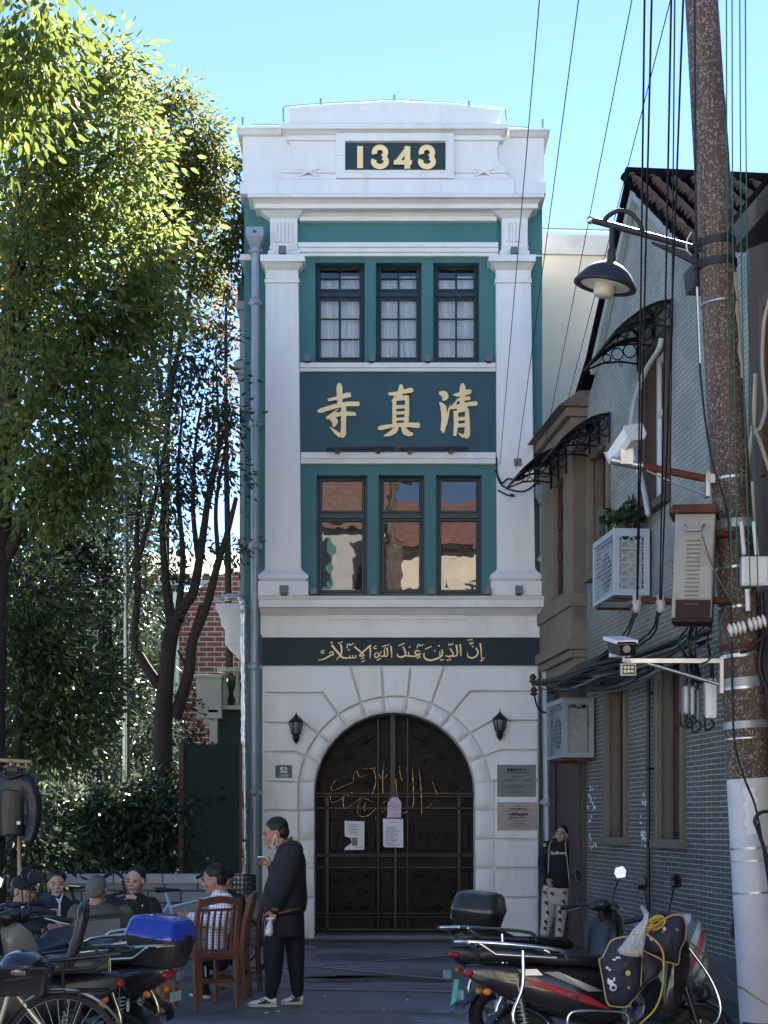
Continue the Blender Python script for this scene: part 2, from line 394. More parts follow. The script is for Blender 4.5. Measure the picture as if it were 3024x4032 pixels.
part(mb, 'roof_slab', mat('interior_dark_wall', (0.05, 0.05, 0.055), 0.9))
CURT = mat('white_curtain', (0.82, 0.84, 0.84), 0.9, var=0.08, vscale=9, stretch=(6, 1, 0.3))
def make_window(x0, x1, yt, yb, ytr, upper, curtain):
    mb = MB(); d0 = -0.13
    def bx(a, b, c, d, f=d0, bk=-0.24): fbox(mb, a, b, c, d, f, bk)
    tr0, tr1 = ytr - 11, ytr + 11; f = 11
    bx(x0, x0 + f, yt, yb); bx(x1 - f, x1, yt, yb); bx(x0 + f, x1 - f, yt, yt + f); bx(x0 + f, x1 - f, yb - f, yb); bx(x0 + f, x1 - f, tr0, tr1)
    for a, b in ((yt + f, tr0), (tr1, yb - f)):          # sashes
        s = 10; bx(x0 + f, x0 + f + s, a, b, d0 - .025); bx(x1 - f - s, x1 - f, a, b, d0 - .025); bx(x0 + f + s, x1 - f - s, a, a + s, d0 - .025); bx(x0 + f + s, x1 - f - s, b - s, b, d0 - .025)
    if upper:
        xm = (x0 + x1) / 2; g = 3
        bx(xm - g, xm + g, yt + 21, tr0 - 10, d0 - .05, -0.2); bx(xm - g, xm + g, tr1 + 10, yb - 21, d0 - .05, -0.2)
        bx(x0 + 21, x1 - 21, 1098 - g, 1098 + g, d0 - .052, -0.2)
        for yy in (1256, 1336): bx(x0 + 21, x1 - 21, yy - g, yy + g, d0 - .052, -0.2)
    o = part(mb, 'window', FRAME, bevel=0.006, seg=1)
    for a, b in ((yt + 20, tr0 - 9), (tr1 + 9, yb - 20)):
        m2 = MB(); m2.poly([A(x0 + 20, b, -0.205), A(x1 - 20, b, -0.205), A(x1 - 20, a, -0.205), A(x0 + 20, a, -0.205)])
        sub(part(m2, 'pane', GLASS), o)
    if curtain:
        m2 = MB(); n = 60
        for half in (0, 1):
            xa = x0 + 10 + half * (x1 - x0 - 20) * 0.52; xb = xa + (x1 - x0 - 20) * (0.47 if half == 0 else 0.48)
            top = [A(xa + (xb - xa) * k / n, yt + (70 if not half else 55), -0.29 - 0.03 * math.sin(k * 0.9 + half) - .012 * math.sin(k * 2.3)) for k in range(n + 1)]
            bot = [A(xa + (xb - xa) * k / n, yb + 10, -0.29 - 0.03 * math.sin(k * 0.9 + half + .4) - .015 * math.sin(k * 2.1)) for k in range(n + 1)]
            m2.loft([top, bot], closed=False, caps=False)
        sub(part(m2, 'curtain', CURT), o)
for (xa, xb) in WX: make_window(xa, xb, WU[0], WU[1], 1158, True, True)
for (xa, xb) in WX2: make_window(xa, xb, WL[0], WL[1], 2031, False, False)

# ---- bands, sign, pilasters
mb = MB()
for yt, yb, xa, xb in ((1427, 1462, 1180, 1952), (1780, 1825, 1184, 1952)):
    fbox(mb, xa, xb, yt, yt + (yb - yt) * .55, 0.10); fbox(mb, xa, xb, yt + (yb - yt) * .55, yb, 0.07)
fbox(mb, 1173, 1962, 953, 972, 0.13); fbox(mb, 1173, 1962, 972, 992, 0.10); fbox(mb, 1173, 1962, 992, 1008, 0.07)
for q_ in clusters(mb): part(q_, 'sill_band', WHITE, bevel=0.006)
mb = MB(); fbox(mb, 1182, 1950, 1463, 1779, 0.025); spanel = part(mb, 'sign_panel', NAVY)
def zc(x, y): return (1220 + x * .4219, 1480 + y * .4219)
SIGN = [([(277, 66), (276, 110), (280, 230), (282, 290)], (22, 58, 48, 46)), ([(168, 226), (260, 205), (340, 182), (384, 176)], (26, 36, 48, 40)), ([(72, 330), (110, 322), (200, 294), (330, 264), (440, 262), (466, 262)], (18, 44, 42, 42, 44, 26)),
        ([(152, 396), (200, 380), (260, 360), (330, 352), (410, 356), (430, 352)], (20, 52, 40, 42, 38, 20)), ([(314, 268), (316, 350), (314, 450), (312, 540), (300, 574)], (44, 52, 46, 52, 22)), ([(318, 556), (280, 552), (240, 524), (188, 476)], (34, 40, 34, 8)), ([(196, 388), (232, 424), (222, 474)], (44, 66, 22)), ([(268, 308), (230, 336), (190, 366)], (8, 14, 16)),
        ([(850, 78), (850, 124), (836, 200)], (22, 50, 46)), ([(734, 166), (790, 168), (860, 150), (940, 134), (964, 126)], (24, 36, 36, 48, 30)), ([(836, 190), (800, 212), (766, 240)], (46, 44, 14)), ([(790, 226), (788, 330), (790, 480)], (38, 38, 42)), ([(908, 186), (906, 330), (894, 480)], (34, 42, 46)), ([(794, 212), (912, 202)], 46),
        ([(796, 292), (896, 286)], 34), ([(796, 348), (896, 342)], 30), ([(796, 404), (896, 400)], 28), ([(790, 456), (900, 452)], 32), ([(634, 494), (670, 484), (760, 468), (900, 456), (1000, 462), (1028, 462)], (22, 44, 34, 40, 52, 34)), ([(812, 478), (790, 512), (740, 544), (690, 560)], (40, 52, 40, 12)), ([(866, 474), (892, 520), (930, 542), (964, 540)], (34, 60, 46, 20)),
        ([(1206, 156), (1250, 172), (1262, 200), (1240, 230)], (24, 70, 60, 16)), ([(1212, 246), (1246, 296), (1252, 400), (1240, 510), (1232, 520)], (16, 58, 48, 44, 20)), ([(1238, 512), (1272, 430), (1300, 310), (1312, 270)], (30, 26, 14, 6)), ([(1300, 312), (1346, 270), (1376, 226)], (10, 26, 14)), ([(1425, 68), (1426, 120), (1420, 280)], (20, 58, 44)),
        ([(1338, 176), (1390, 174), (1470, 152), (1508, 142)], (14, 40, 50, 30)), ([(1372, 226), (1430, 216), (1498, 206)], (24, 34, 36)), ([(1302, 304), (1350, 292), (1440, 270), (1540, 258), (1566, 258)], (10, 36, 36, 44, 28)), ([(1362, 326), (1364, 450), (1352, 560)], (44, 42, 30)), ([(1466, 306), (1470, 430), (1466, 552), (1446, 574)], (36, 46, 56, 20)), ([(1372, 322), (1472, 308)], 46), ([(1370, 404), (1464, 396)], 34), ([(1370, 466), (1464, 456)], 36), ([(1470, 548), (1430, 560), (1386, 534)], (40, 32, 8))]
mb = MB()
for i, (pts, wd) in enumerate(SIGN):
    pp = [tuple(p) for p in smoothline([Vector(zc(*q)) for q in pts], 5)] if len(pts) > 2 else [zc(*q) for q in pts]
    ww = list(np.interp(np.linspace(0, len(wd) - 1, len(pp)), range(len(wd)), wd)) if hasattr(wd, '__len__') else [wd] * len(pp)
    mb.ribbon(pp, [x * .4219 for x in ww], 0.062 + 0.0005 * (i % 11), 0.03, lambda a, b, d: A(a, b, d))
sub(part(mb, 'gilded_characters', GOLD), spanel)
def pilaster(sx0, sx1, bx0, bx1, cap, neck, plinth, fl):
    mb = MB()
    ftap(mb, (sx0, sx1), (bx0, bx1), 1112, 2290, 0.12, 0.12)
    fbox(mb, neck[0], neck[1], 1096, 1112, 0.15); fbox(mb, sx0, sx1, 1060, 1096, 0.12)
    ftap(mb, (cap[0] + 4, cap[1] - 4), (neck[0], neck[1]), 1028, 1060, 0.25, 0.14); fbox(mb, cap[0], cap[1], 1001, 1028, 0.28)
    x0, x1 = bx0, bx1                                       # base: torus and plinth
    for k in range(6):
        t0, t1 = k / 6, (k + 1) / 6
        o0 = 0.5 + 0.5 * math.sin(math.pi * (t0 * 1.5 - .5)); o1 = 0.5 + 0.5 * math.sin(math.pi * (t1 * 1.5 - .5))
        ftap(mb, (x0 - 30 * o0, x1 + 30 * o0), (x0 - 30 * o1, x1 + 30 * o1), 2237 + 50 * t0, 2237 + 50 * t1, 0.12 + .09 * o0, 0.12 + .09 * o1)
    fbox(mb, plinth[0], plinth[1], 2287, 2345, 0.22)
    # fluted block and cushion above
    f0, f1 = fl
    fbox(mb, f0, f1, 858, 969, 0.10); n = 5; wv = (f1 - f0 - 30) / (2 * n + 1)
    for k in range(n): fbox(mb, f0 + 15 + wv * (2 * k + 0.5), f0 + 15 + wv * (2 * k + 1.9), 872, 952, 0.125, 0.09)
    ftap(mb, (f0 - 4, f1 + 4), (f0, f1), 969, 985, 0.14, 0.12); fbox(mb, f0 - 8, f1 + 8, 985, 1001, 0.15)
    ftap(mb, (f0 - 42, f1 + 22), (f0 - 4, f1 + 4), 823, 858, 0.22, 0.11)
    return part(mb, 'pilaster', WHITE, bevel=0.006)
pilaster(1045, 1175, 1043, 1186, (1024, 1200), (1041, 1179), (1016, 1214), (1063, 1171))
pilaster(1953, 2091, 1958, 2108, (1925, 2110), (1949, 2094), (1933, 2143), (1976, 2078))

# ---- upper entablature and attic
mb = MB()
ftap(mb, (1180, 1955), (1186, 1950), 818, 866, 0.16, 0.03)
fbox(mb, 1180, 1956, 852, 869, 0.09)
fbox(mb, 1004, 2119, 800, 820, 0.26); ftap(mb, (985, 2138), (1004, 2119), 776, 800, 0.36, 0.27); fbox(mb, 975, 2142, 763, 776, 0.40)
part(mb, 'upper_cornice', WHITE, bevel=0.008)
mb = MB()
fbox(mb, 955, 2142, 530, 763, 0.0, -1.2); fbox(mb, 945, 2150, 715, 763, 0.10, -1.2)
ftap(mb, (932, 1110), (940, 1107), 505, 530, 0.12, 0.06, -1.3); ftap(mb, (2003, 2167), (2005, 2145), 512, 538, 0.12, 0.04, -1.3); fbox(mb, 930, 1110, 499, 506, 0.13, -1.3); fbox(mb, 2003, 2168, 506, 513, 0.13, -1.3)
fbox(mb, 1095, 2026, 705, 763, 0.16, -.2)
# scroll-sided centre block
side = [(1128, 519), (1132, 545), (1143, 565), (1148, 590), (1146, 615), (1136, 640), (1120, 655), (1110, 668), (1107, 690), (1107, 705)]
fprism(mb, side + [(1998 - (x - 1107), y) for x, y in side[::-1]], 0.10, -.3)
fbox(mb, 1107, 2001, 668, 680, 0.13, 0.0); fbox(mb, 1107, 2001, 690, 705, 0.14, 0.0)
ftap(mb, (1118, 1994), (1128, 1984), 504, 530, 0.22, 0.12); fbox(mb, 1107, 2001, 485, 506, 0.24, -1.3); fbox(mb, 1128, 1984, 541, 551, 0.14, 0.0)
fprism(mb, [(1136, 485), (1136, 428), (1340, 411), (1553, 401), (1770, 412), (1970, 437), (1970, 485)], 0.12, -1.2)
for xc in (1215, 1905):                                    # crossed ribbons
    for s in (1, -1):
        mb.ribbon([(xc - 38 * s, 694), (xc, 674), (xc + 38 * s, 662)] if s == 1 else [(xc + 38, 694), (xc, 674), (xc - 38, 662)], 9, 0.155 + .002 * s, 0.1, lambda a, b, d: A(a, b, d))
fprism(mb, [(1324, 523), (1788, 523), (1788, 700), (1324, 700), (1324, 612), (1359, 612), (1359, 679), (1755, 679), (1755, 554), (1359, 554), (1359, 612), (1324, 612)], 0.19, 0.08)
part(mb, 'attic_parapet', WHITE, bevel=0.008)
mb = MB(); fbox(mb, 1358, 1756, 553, 680, 0.12, 0.05); npan = part(mb, 'date_panel', mat('date_panel_paint', (0.016, 0.045, 0.052), 0.5))
mb = MB()
Ya, Yb = 577, 662; pl = lambda a, b, d: A(a, b, d); wd = 21
mb.ribbon([(1418, Ya - 2), (1418, Yb)], 23, 0.175, 0.12, pl)
for xl in (1462, 1647):
    c = xl + 34
    top = arc((c, 0), 22, 200, -62, 14); bot = arc((c, 0), 25, 62, -205, 16)
    mb.ribbon([(x, 600 - y * 0.92) for x, y in top], wd, 0.175, 0.12, pl); mb.ribbon([(x, 636 - y * .8) for x, y in bot], wd, 0.1755, 0.12, pl)
mb.ribbon([(1608, 578), (1560, 642)], 17, 0.175, 0.12, pl); mb.ribbon([(1551, 639), (1622, 639)], 18, 0.1755, 0.12, pl); mb.ribbon([(1604, 576), (1604, 664)], 23, 0.176, 0.12, pl)
sub(part(mb, 'date_numerals', GOLD), npan)
# lightning rail along the parapet
mb = MB()
def rail(pts, r=0.012): mb.tube([A(x, y, 0.05) for x, y in pts], r, 6)
rail([(1116, 482), (1116, 424), (1124, 420), (1240, 410), (1553, 393), (1780, 404), (1975, 428), (1990, 434), (1993, 484)]); rail([(992, 494), (1000, 491), (1100, 492)]); rail([(2005, 500), (2030, 500), (2080, 504)])
for x, y0, y1 in ((956, 462, 499), (1263, 388, 418), (1553, 374, 402), (1846, 398, 424), (2136, 470, 508)): rail([(x, y1), (x, y0)], 0.016)
part(mb, 'lightning_rail', GREYP)
mb = MB(); fprism(mb, [(1420, 405), (1445, 391), (1475, 405)], -1.6, -2.2); fprism(mb, [(1590, 401), (1620, 383), (1642, 390), (1642, 402)], -1.6, -2.2); [part(q_, 'roof_vent', mat('grey_concrete', (0.42, 0.40, 0.37), 0.85, bump=0.2)) for q_ in clusters(mb)]
# side mouldings seen in profile on the left and right edges
mb = MB()
fbox(mb, 945, 1000, 1000, 1022, 0.02, -2.0); fbox(mb, 2091, 2137, 1003, 1010, 0.02, -2)
for q_ in clusters(mb): part(q_, 'side_moulding', WHITE, bevel=.006)

# ---- gate in the arch
DG = -0.36
def zg(x, y): return (1060 + .675 * x, 2750 + .675 * y)
def G(x, y, d=DG): q = zg(x, y); return A(q[0], q[1], d)
mb = MB()
top = [(ACX + (RIN + 4) * math.cos(R(a)), ACY - (RIN + 4) * math.sin(R(a))) for a in range(0, 181, 6)]
fprism(mb, [(ACX + RIN + 4, 3700)] + top + [(ACX - RIN - 4, 3700)], -0.50, -0.56)
for (xa, xb) in ((1262, 1480), (1500, 1545), (1563, 1608), (1628, 1846)):
    for yt, yb in ((3230, 3350), (3430, 3580), (3600, 3660)): fbox(mb, xa, xb, yt, yb, -0.47, -0.5)
gate = part(mb, 'gate', WOODDK, bevel=.01)
mb = MB()
def bar(x0, x1, y0, y1, d0=DG + .02, d1=DG - .02): fbox(mb, x0, x1, y0, y1, d0, d1)
def sc(*pts, r=0.009): mb.tube([A(x, y, DG) for x, y in pts], r, 5)
bar(1537, 1556, 2815, 3140, DG + .05)
bar(1486, 1491, 2826, 3682); bar(1602, 1607, 2826, 3682)
for y, h in ((3124, 6), (3136, 4), (3182, 6), (3365, 5), (3372, 4), (3416, 5), (3597, 5), (3612, 4), (3660, 10)): bar(1240, 1868, y - h / 2, y + h / 2)
for x in (1288, 1808): bar(x - 6, x + 6, 3124, 3682)
bar(1552, 1562, 3140, 3682, DG + .04); bar(1240, 1868, 3672, 3684)
ar = [(1554 + 258 * math.cos(R(a)), 3122 - 258 * math.sin(R(a))) for a in range(0, 181, 6)]; sc(*ar); ar = [(1554 + 300 * math.cos(R(a)), 3122 - 300 * math.sin(R(a))) for a in range(0, 181, 6)]; sc(*ar, r=.012)
for a in range(15, 180, 15):
    sc((1554 + 258 * math.cos(R(a)), 3122 - 258 * math.sin(R(a))), (1554 + 300 * math.cos(R(a)), 3122 - 300 * math.sin(R(a))))
def circ(x, y, r): sc(*[(x + r * math.cos(R(a)), y + r * math.sin(R(a))) for a in range(0, 361, 30)], r=.008)
for x in (672, 769): q = zg(x, 357); circ(q[0], q[1], 18)
for x in (297, 1150): q = zg(x, 600); circ(q[0], q[1], 18)
def spiral(x, y, r0, turns, a0, sgn, tail=None):
    pts = []; n = int(14 * turns)
    for k in range(n + 1):
        t = k / n; a = a0 + sgn * 360 * turns * t; r = 5 + (r0 - 5) * t
        pts.append((x + r * math.cos(R(a)), y + r * math.sin(R(a))))
    if tail: pts += tail
    sc(*pts); mb.ell(A(x, y, DG), 0.02, 8, 5)
for s in (-1, 1):
    def M_(x): return 1554 + s * (1554 - x)
    def S(zx, zy, r, t, a0, sg, tail=None):
        q = zg(zx, zy); spiral(M_(q[0]), q[1], r, t, (a0 if s == 1 else 180 - a0), sg * s, [(M_(zg(*p)[0]), zg(*p)[1]) for p in tail] if tail else None)
    S(565, 263, 46, 1.6, 0, 1, [(480, 300), (490, 370), (560, 430), (625, 470)])
    S(455, 343, 26, 1.6, 90, -1, [(425, 400), (470, 470), (560, 530)])
    S(585, 490, 30, 1.4, 0, 1, [(520, 470), (420, 480), (370, 540)])
    S(560, 370, 40, .9, 180, 1); S(385, 500, 34, 1.0, 30, -1)
    for zx in (394, 440, 487, 533, 580):
        q = zg(zx, 0)[0]; x = M_(q); sc((x, 3190), (x, 3364), r=.006); mb.lathe([(.006, -.09), (.018, -.03), (.022, 0), (.018, .03), (.006, .09)], A(x, 3282, DG), 8)
    for (zx, zy, r, a0) in ((700, 770, 26, 0), (800, 760, 30, 90), (700, 855, 28, 180), (905, 745, 22, 40), (880, 850, 26, 200), (700, 950, 26, 90), (800, 950, 26, 0), (905, 950, 22, 0)):
        x = 900 + .603 * zx; y = 3000 + .603 * zy; spiral(M_(x), y, r, 1.5, a0, s)
sub(part(mb, 'ironwork', IRON), gate)
mb = MB()
CAL = [[(393, 475), (370, 500), (362, 530), (372, 538), (440, 510), (490, 487), (490, 460), (500, 430), (512, 425), (522, 450), (532, 460), (575, 445), (604, 448)], [(530, 405), (565, 412), (600, 408), (616, 432), (622, 480), (612, 530), (600, 557)], [(355, 570), (362, 604), (375, 608), (410, 592), (447, 563)],
       [(470, 552), (490, 550), (478, 566), (445, 566), (430, 600), (440, 640), (470, 630), (525, 590), (565, 572)], [(527, 580), (570, 588), (608, 608)], [(532, 598), (518, 630), (520, 676), (548, 690), (585, 678), (625, 640)], [(667, 390), (662, 470), (664, 552)], [(640, 440), (662, 472), (690, 446)], [(835, 405), (838, 450), (842, 560), (843, 605), (832, 642)],
       [(875, 420), (884, 500), (888, 600), (891, 685)], [(952, 485), (968, 530), (982, 562)], [(760, 395), (764, 440), (772, 476)], [(740, 465), (742, 545), (748, 572)], [(660, 612), (690, 595), (708, 578)], [(560, 610), (552, 645), (562, 655)], [(780, 670), (808, 660)], [(920, 640), (948, 616)], [(620, 690), (624, 712)], [(655, 660), (672, 655), (685, 640)], [(800, 398), (806, 420)], [(612, 398), (620, 415)]]
for c in CAL: mb.tube([G(p.x, p.y, DG + .06) for p in smoothline([Vector(q) for q in c], 4)], 0.0075, 5)
sub(part(mb, 'gilded_calligraphy', mat('brass_wire', (0.30, 0.19, 0.10), 0.22, 1.0, var=0.95, vscale=14)), gate)
mb = MB(); fbox(mb, 1225, 1885, 3684, 3704, -0.0, -0.55); part(mb, 'threshold', mat('granite_step', (0.16, 0.16, 0.165), 0.7, bump=.15))

# ---- things fixed to the facade
def notice(pts, label, lines, d, block=None, title=None):
    mb = MB(); f = [A(x, y, d) for x, y in pts]; n = len(f)
    mb.prism([p + Vector((0, -.002, 0)) for p in f], [p + Vector((0, .003, 0)) for p in f])
    t = mb.build('paper_notice', PAPER if 'pale pink' not in label else mat('pink_paper', (0.62, 0.50, 0.60), .8))
    tag(t, label, 'notice')
    m2 = MB()
    for (x0, x1, y) in lines: fbox(m2, x0, x1, y - .9, y + .9, d + .006, d + .003)
    if block: fbox(m2, *block, d + .0065, d + .003)
    t2 = m2.build('printed_lines', mat('grey_ink', (0.16, 0.17, 0.2), .8), t)
    return t
rr = random.Random(3)
notice([(1357, 3232), (1435, 3234), (1434, 3346), (1356, 3347), (1357, 3340), (1385, 3318), (1380, 3300), (1357, 3292)], 'white paper notice with torn lower left corner on the dark gate', [(1372 + rr.random() * 4, 1372 + 26 + rr.random() * 28, y) for y in range(3248, 3290, 6)] + [(1392, 1428, 3336)], DG + .075, (1386, 1408, 3298, 3330))
notice([(1508, 3223), (1587, 3225), (1588, 3337), (1516, 3336), (1509, 3330)], 'white paper notice right of the gate centre bar with even typed lines', [(1518, 1548 + rr.random() * 30, y) for y in range(3256, 3330, 6)] + [(1536, 1562, 3238)], DG + .075)
notice([(1524, 3219), (1579, 3219), (1580, 3160), (1568, 3142), (1562, 3138), (1545, 3138), (1527, 3160)], 'pale pink pointed paper tag hanging above the white notice on the gate', [(1538, 1570, 3162), (1530, 1574, 3172), (1545, 1562, 3180), (1552, 1566, 3190), (1540, 1566, 3206)], DG + .085)
GL = mat('lantern_frosted_glass', (0.16, 0.17, 0.18), 0.25)
def lantern(x, y0, y1, label):
    """y0 finial tip, y1 lower tip"""
    s = (y1 - y0) / F * Y0; c = A(x, y0, 0.2); t = thing('wall_lantern', label, 'lantern', (c.x, c.y, c.z - s), 'lanterns beside the gate arch')
    mb = MB(); mb.lathe([(.004, s), (.006, .93 * s), (.012, .9 * s), (.02, .87 * s), (.05, .80 * s), (.085, .74 * s), (.105, .68 * s), (.10, .655 * s)], n=6); mb.build('cap', IRON, t)
    mb = MB(); mb.lathe([(.084, .655 * s), (.088, .6 * s), (.055, .33 * s), (.05, .31 * s)], n=6); mb.build('glass', GL, t)
    mb = MB()
    for k in range(6):
        a = R(60 * k); mb.tube([(.092 * math.cos(a), .092 * math.sin(a), .66 * s), (.058 * math.cos(a), .058 * math.sin(a), .31 * s)], .008, 4)
    mb.lathe([(.06, .33 * s), (.064, .30 * s), (.045, .26 * s), (.05, .2 * s), (.035, .1 * s), (.012, .04 * s), (.004, 0)], n=10)
    mb.tube([(0, .02, .15 * s), (0, .12, .12 * s), (0, .2, .2 * s)], .02, 6); mb.box(-.05, .05, .13, .145, .1 * s, .4 * s)
    mb.build('bracket', IRON, t); return t
lantern(1166, 2800, 2929, 'black wall lantern left of the gate arch, above the green 52 plate')
lantern(1968, 2791, 2916, 'black wall lantern right of the gate arch, above the two plaques')
def plate(x0, x1, y0, y1, name, label, cat, m, d=.09):
    mb = MB(); fbox(mb, x0, x1, y0, y1, d, d - .035); return tag(mb.build(name, m, None, .004), label, cat)
def ftext(txt, x, y, px, parent, m, d=.094, bold=0.0):
    o = text_mesh(txt, px / F * Y0, 'lettering', m, parent, Matrix.Translation(A(x, y, d)) @ FRONT, .001, bold); return o
pl1 = plate(1958, 2110, 3011, 3137, 'plaque', 'grey green stone plaque, upper of two right of the gate', 'plaque', mat('grey_green_plaque', (0.16, 0.20, 0.20), .5, var=.06))
ftext('优秀历史建筑', 2034, 3033, 13, pl1, INK, bold=.002); ftext('HERITAGE ARCHITECTURE', 2034, 3044, 8, pl1, INK); ftext('小桃园街52号', 2034, 3058, 7, pl1, INK)
ftext('小桃园清真寺 建于一九一七年 砖木结构', 2034, 3073, 7, pl1, INK); ftext('上海市人民政府', 2030, 3119, 7, pl1, INK)
for yy in (3093, 3100): mb = MB(); fbox(mb, 1974, 2100 - (yy - 3093) * 5, yy - .8, yy + .8, .0925, .09); mb.build('small_print', INK, pl1)
pl2 = plate(1958, 2123, 3158, 3270, 'plaque', 'pinkish grey metal plaque with corner screws, lower of two by the gate', 'plaque', mat('pinkish_metal_plaque', (0.30, 0.27, 0.27), .45, .2, var=.08))
ftext('上海市文物保护单位', 2040, 3186, 8, pl2, INK, bold=.001); ftext('小桃园清真寺', 2040, 3208, 13, pl2, INK, bold=.002); ftext('Xiaotaoyuan Mosque', 2040, 3218, 8, pl2, INK, bold=.001); ftext('小桃园街52号 52 Xiaotaoyuan Street', 2040, 3226, 6, pl2, INK); ftext('上海市人民政府', 2040, 3236, 7, pl2, INK); ftext('二〇一四年四月四日公布', 2040, 3243, 6, pl2, INK)
mb = MB()
for yy, xa, xb in ((3193.5, 1986, 2094), (3249.5, 2000, 2083), (3256.5, 1996, 2088)): fbox(mb, xa, xb, yy - .7, yy + .7, .0925, .089)
for x, y in ((1971, 3172), (2108, 3171), (1973, 3255), (2111, 3255)): mb.ell(A(x, y, .09), .008, 8, 5)
mb.tube([A(2040 + 5 * math.cos(R(a)), 3172 + 5 * math.sin(R(a)), .091) for a in range(0, 360, 30)], .003, 4, True)
mb.build('rules_and_screws', INK, pl2)
pl3 = plate(1084, 1150, 3013, 3062, 'house_number_plate', 'small green house number plate reading 52 left of the gate', 'plate', mat('green_plate', (0.010, 0.085, 0.052), .4))
ftext('52', 1117, 3033, 30, pl3, PAPER, bold=.004); ftext('小桃园街', 1117, 3054, 10, pl3, PAPER)
spots = [(1097, 1125, 968, 1003, 'on the left fluted block'), (2011, 2038, 972, 1004, 'on the right fluted block'), (1196, 1223, 1398, 1427, 'on the sill left of the upper left window'), (1450, 1476, 1398, 1427, 'on the sill right of the upper left window'), (1671, 1698, 1398, 1427, 'on the sill right of the upper middle window'), (1911, 1939, 1398, 1427, 'on the sill right of the upper right window'),
         (2024, 2054, 1806, 1841, 'on the right pilaster level with the sign foot'), (1101, 1134, 2305, 2345, 'on the left pilaster base'), (1221, 1249, 2316, 2345, 'left of the lower left window'), (1458, 1484, 2318, 2345, 'right of the lower left window'), (1685, 1714, 2318, 2345, 'right of the lower middle window'), (1906, 1935, 2316, 2345, 'right of the lower right window'), (2030, 2058, 2306, 2345, 'on the right pilaster base')]
for x0, x1, y0, y1, where in spots:
    d = .30 if y0 > 2300 or y0 < 1010 else .14
    a = A(x0, y1, d); b = A(x1, y0, d); wv = b.x - a.x; h = b.z - a.z
    t = thing('floodlight', 'small square grey floodlight ' + where, 'floodlight', ((a.x + b.x) / 2, Y0 - d + .08, a.z), 'facade floodlights')
    mb = MB(); mb.box(-wv / 2, wv / 2, -.08, .02, h * .2, h); mb.build('housing', GREYBOX, t, .006)
    mb = MB(); mb.box(-wv * .42, wv * .42, -.078, .02, h * .985 + .003, h * 1.0 + .006); mb.build('lens', mat('floodlight_lens', (.3, .33, .36), .2), t)
    mb = MB(); mb.box(-wv * .35, wv * .35, -.05, .05, 0, h * .18); mb.build('foot', BLACKPL, t)
for x0, x1, lab in ((1285, 1555, 'thin black linear lamp below the left part of the sign characters'), (1570, 1845, 'thin black linear lamp below the right part of the sign characters')):
    t = thing('linear_lamp', lab, 'lamp', A((x0 + x1) / 2, 1780, .2), 'linear lamps under the sign')
    a, b = A(x0, 1768, .2) - t.location, A(x1, 1765, .2) - t.location
    mb = MB(); mb.tube([a, b], .022, 8); mb.build('tube_housing', BLACKPL, t)
    mb = MB()
    for f in (.16, .75): p = a.lerp(b, f); mb.box(p.x - .03, p.x + .03, p.y - .02, p.y + .1, p.z - .05, p.z - .015)
    mb.build('clamp', BLACKPL, t)
# ---- rainwater pipes
def downpipe(xc, y_top, y_bot, r, clamps, label, hop, d=.12, xb=None):
    t = thing('rainwater_pipe', label, 'pipe', A(xb or xc, y_bot, d), 'grey rainwater pipes'); L = t.location
    mb = MB(); mb.tube([A(xc, y_top + hop[1] + 10, d) - L, A(xb or xc, y_bot, d) - L], r, 12); mb.build('pipe', GREYP, t)
    mb = MB(); hw, hh = hop[0] / F * Y0, hop[1] / F * Y0; c = A(xc, y_top, d) - L
    mb.box(c.x - hw / 2, c.x + hw / 2, c.y - hw / 2, c.y + hw / 2, c.z - hh * .5, c.z)
    mb.hexa([(c.x - r, c.y - r, c.z - hh), (c.x + r, c.y - r, c.z - hh), (c.x + r, c.y + r, c.z - hh), (c.x - r, c.y + r, c.z - hh)], [(c.x - hw / 2, c.y - hw / 2, c.z - hh * .505), (c.x + hw / 2, c.y - hw / 2, c.z - hh * .505), (c.x + hw / 2, c.y + hw / 2, c.z - hh * .505), (c.x - hw / 2, c.y + hw / 2, c.z - hh * .505)])
    hp = mb.build('hopper', GREYP, t, .006)
    mb = MB(); star = []
    for k in range(10): rad = (.035 if k % 2 == 0 else .015); star.append((rad * math.sin(R(36 * k)), rad * math.cos(R(36 * k))))
    mb.prism([Vector((c.x + x, c.y - hw / 2 - .008, c.z - hh * .25 + z)) for x, z in star], [Vector((c.x + x, c.y - hw / 2, c.z - hh * .25 + z)) for x, z in star]); mb.build('star_emblem', mat('dark_star', (.05, .06, .07), .5), hp)
    for y in clamps:
        f = (y - y_top) / (y_bot - y_top); x = xc + ((xb or xc) - xc) * f; p = A(x, y, d) - L; mb = MB(); mb.lathe([(r * 1.02, -.05), (r * 1.45, -.04), (r * 1.3, 0), (r * 1.5, .04), (r * 1.02, .05)], p, 12); mb.box(p.x - r * 1.7, p.x + r * 1.7, p.y + r * .3, p.y + r * 1.2 + .08, p.z - .02, p.z + .02); mb.build('collar', GREYP, t)
    return t
downpipe(1005, 905, 3625, .056, (985, 1190, 1668, 2150, 2625, 3120), 'tall grey rainwater pipe with starred hopper left of the gatehouse', (68, 75), .16, 1001)
downpipe(2140, 1915, 3480, .052, (2200, 2690, 3160), 'grey rainwater pipe with starred hopper right of the gatehouse', (64, 70), .16, 2157)
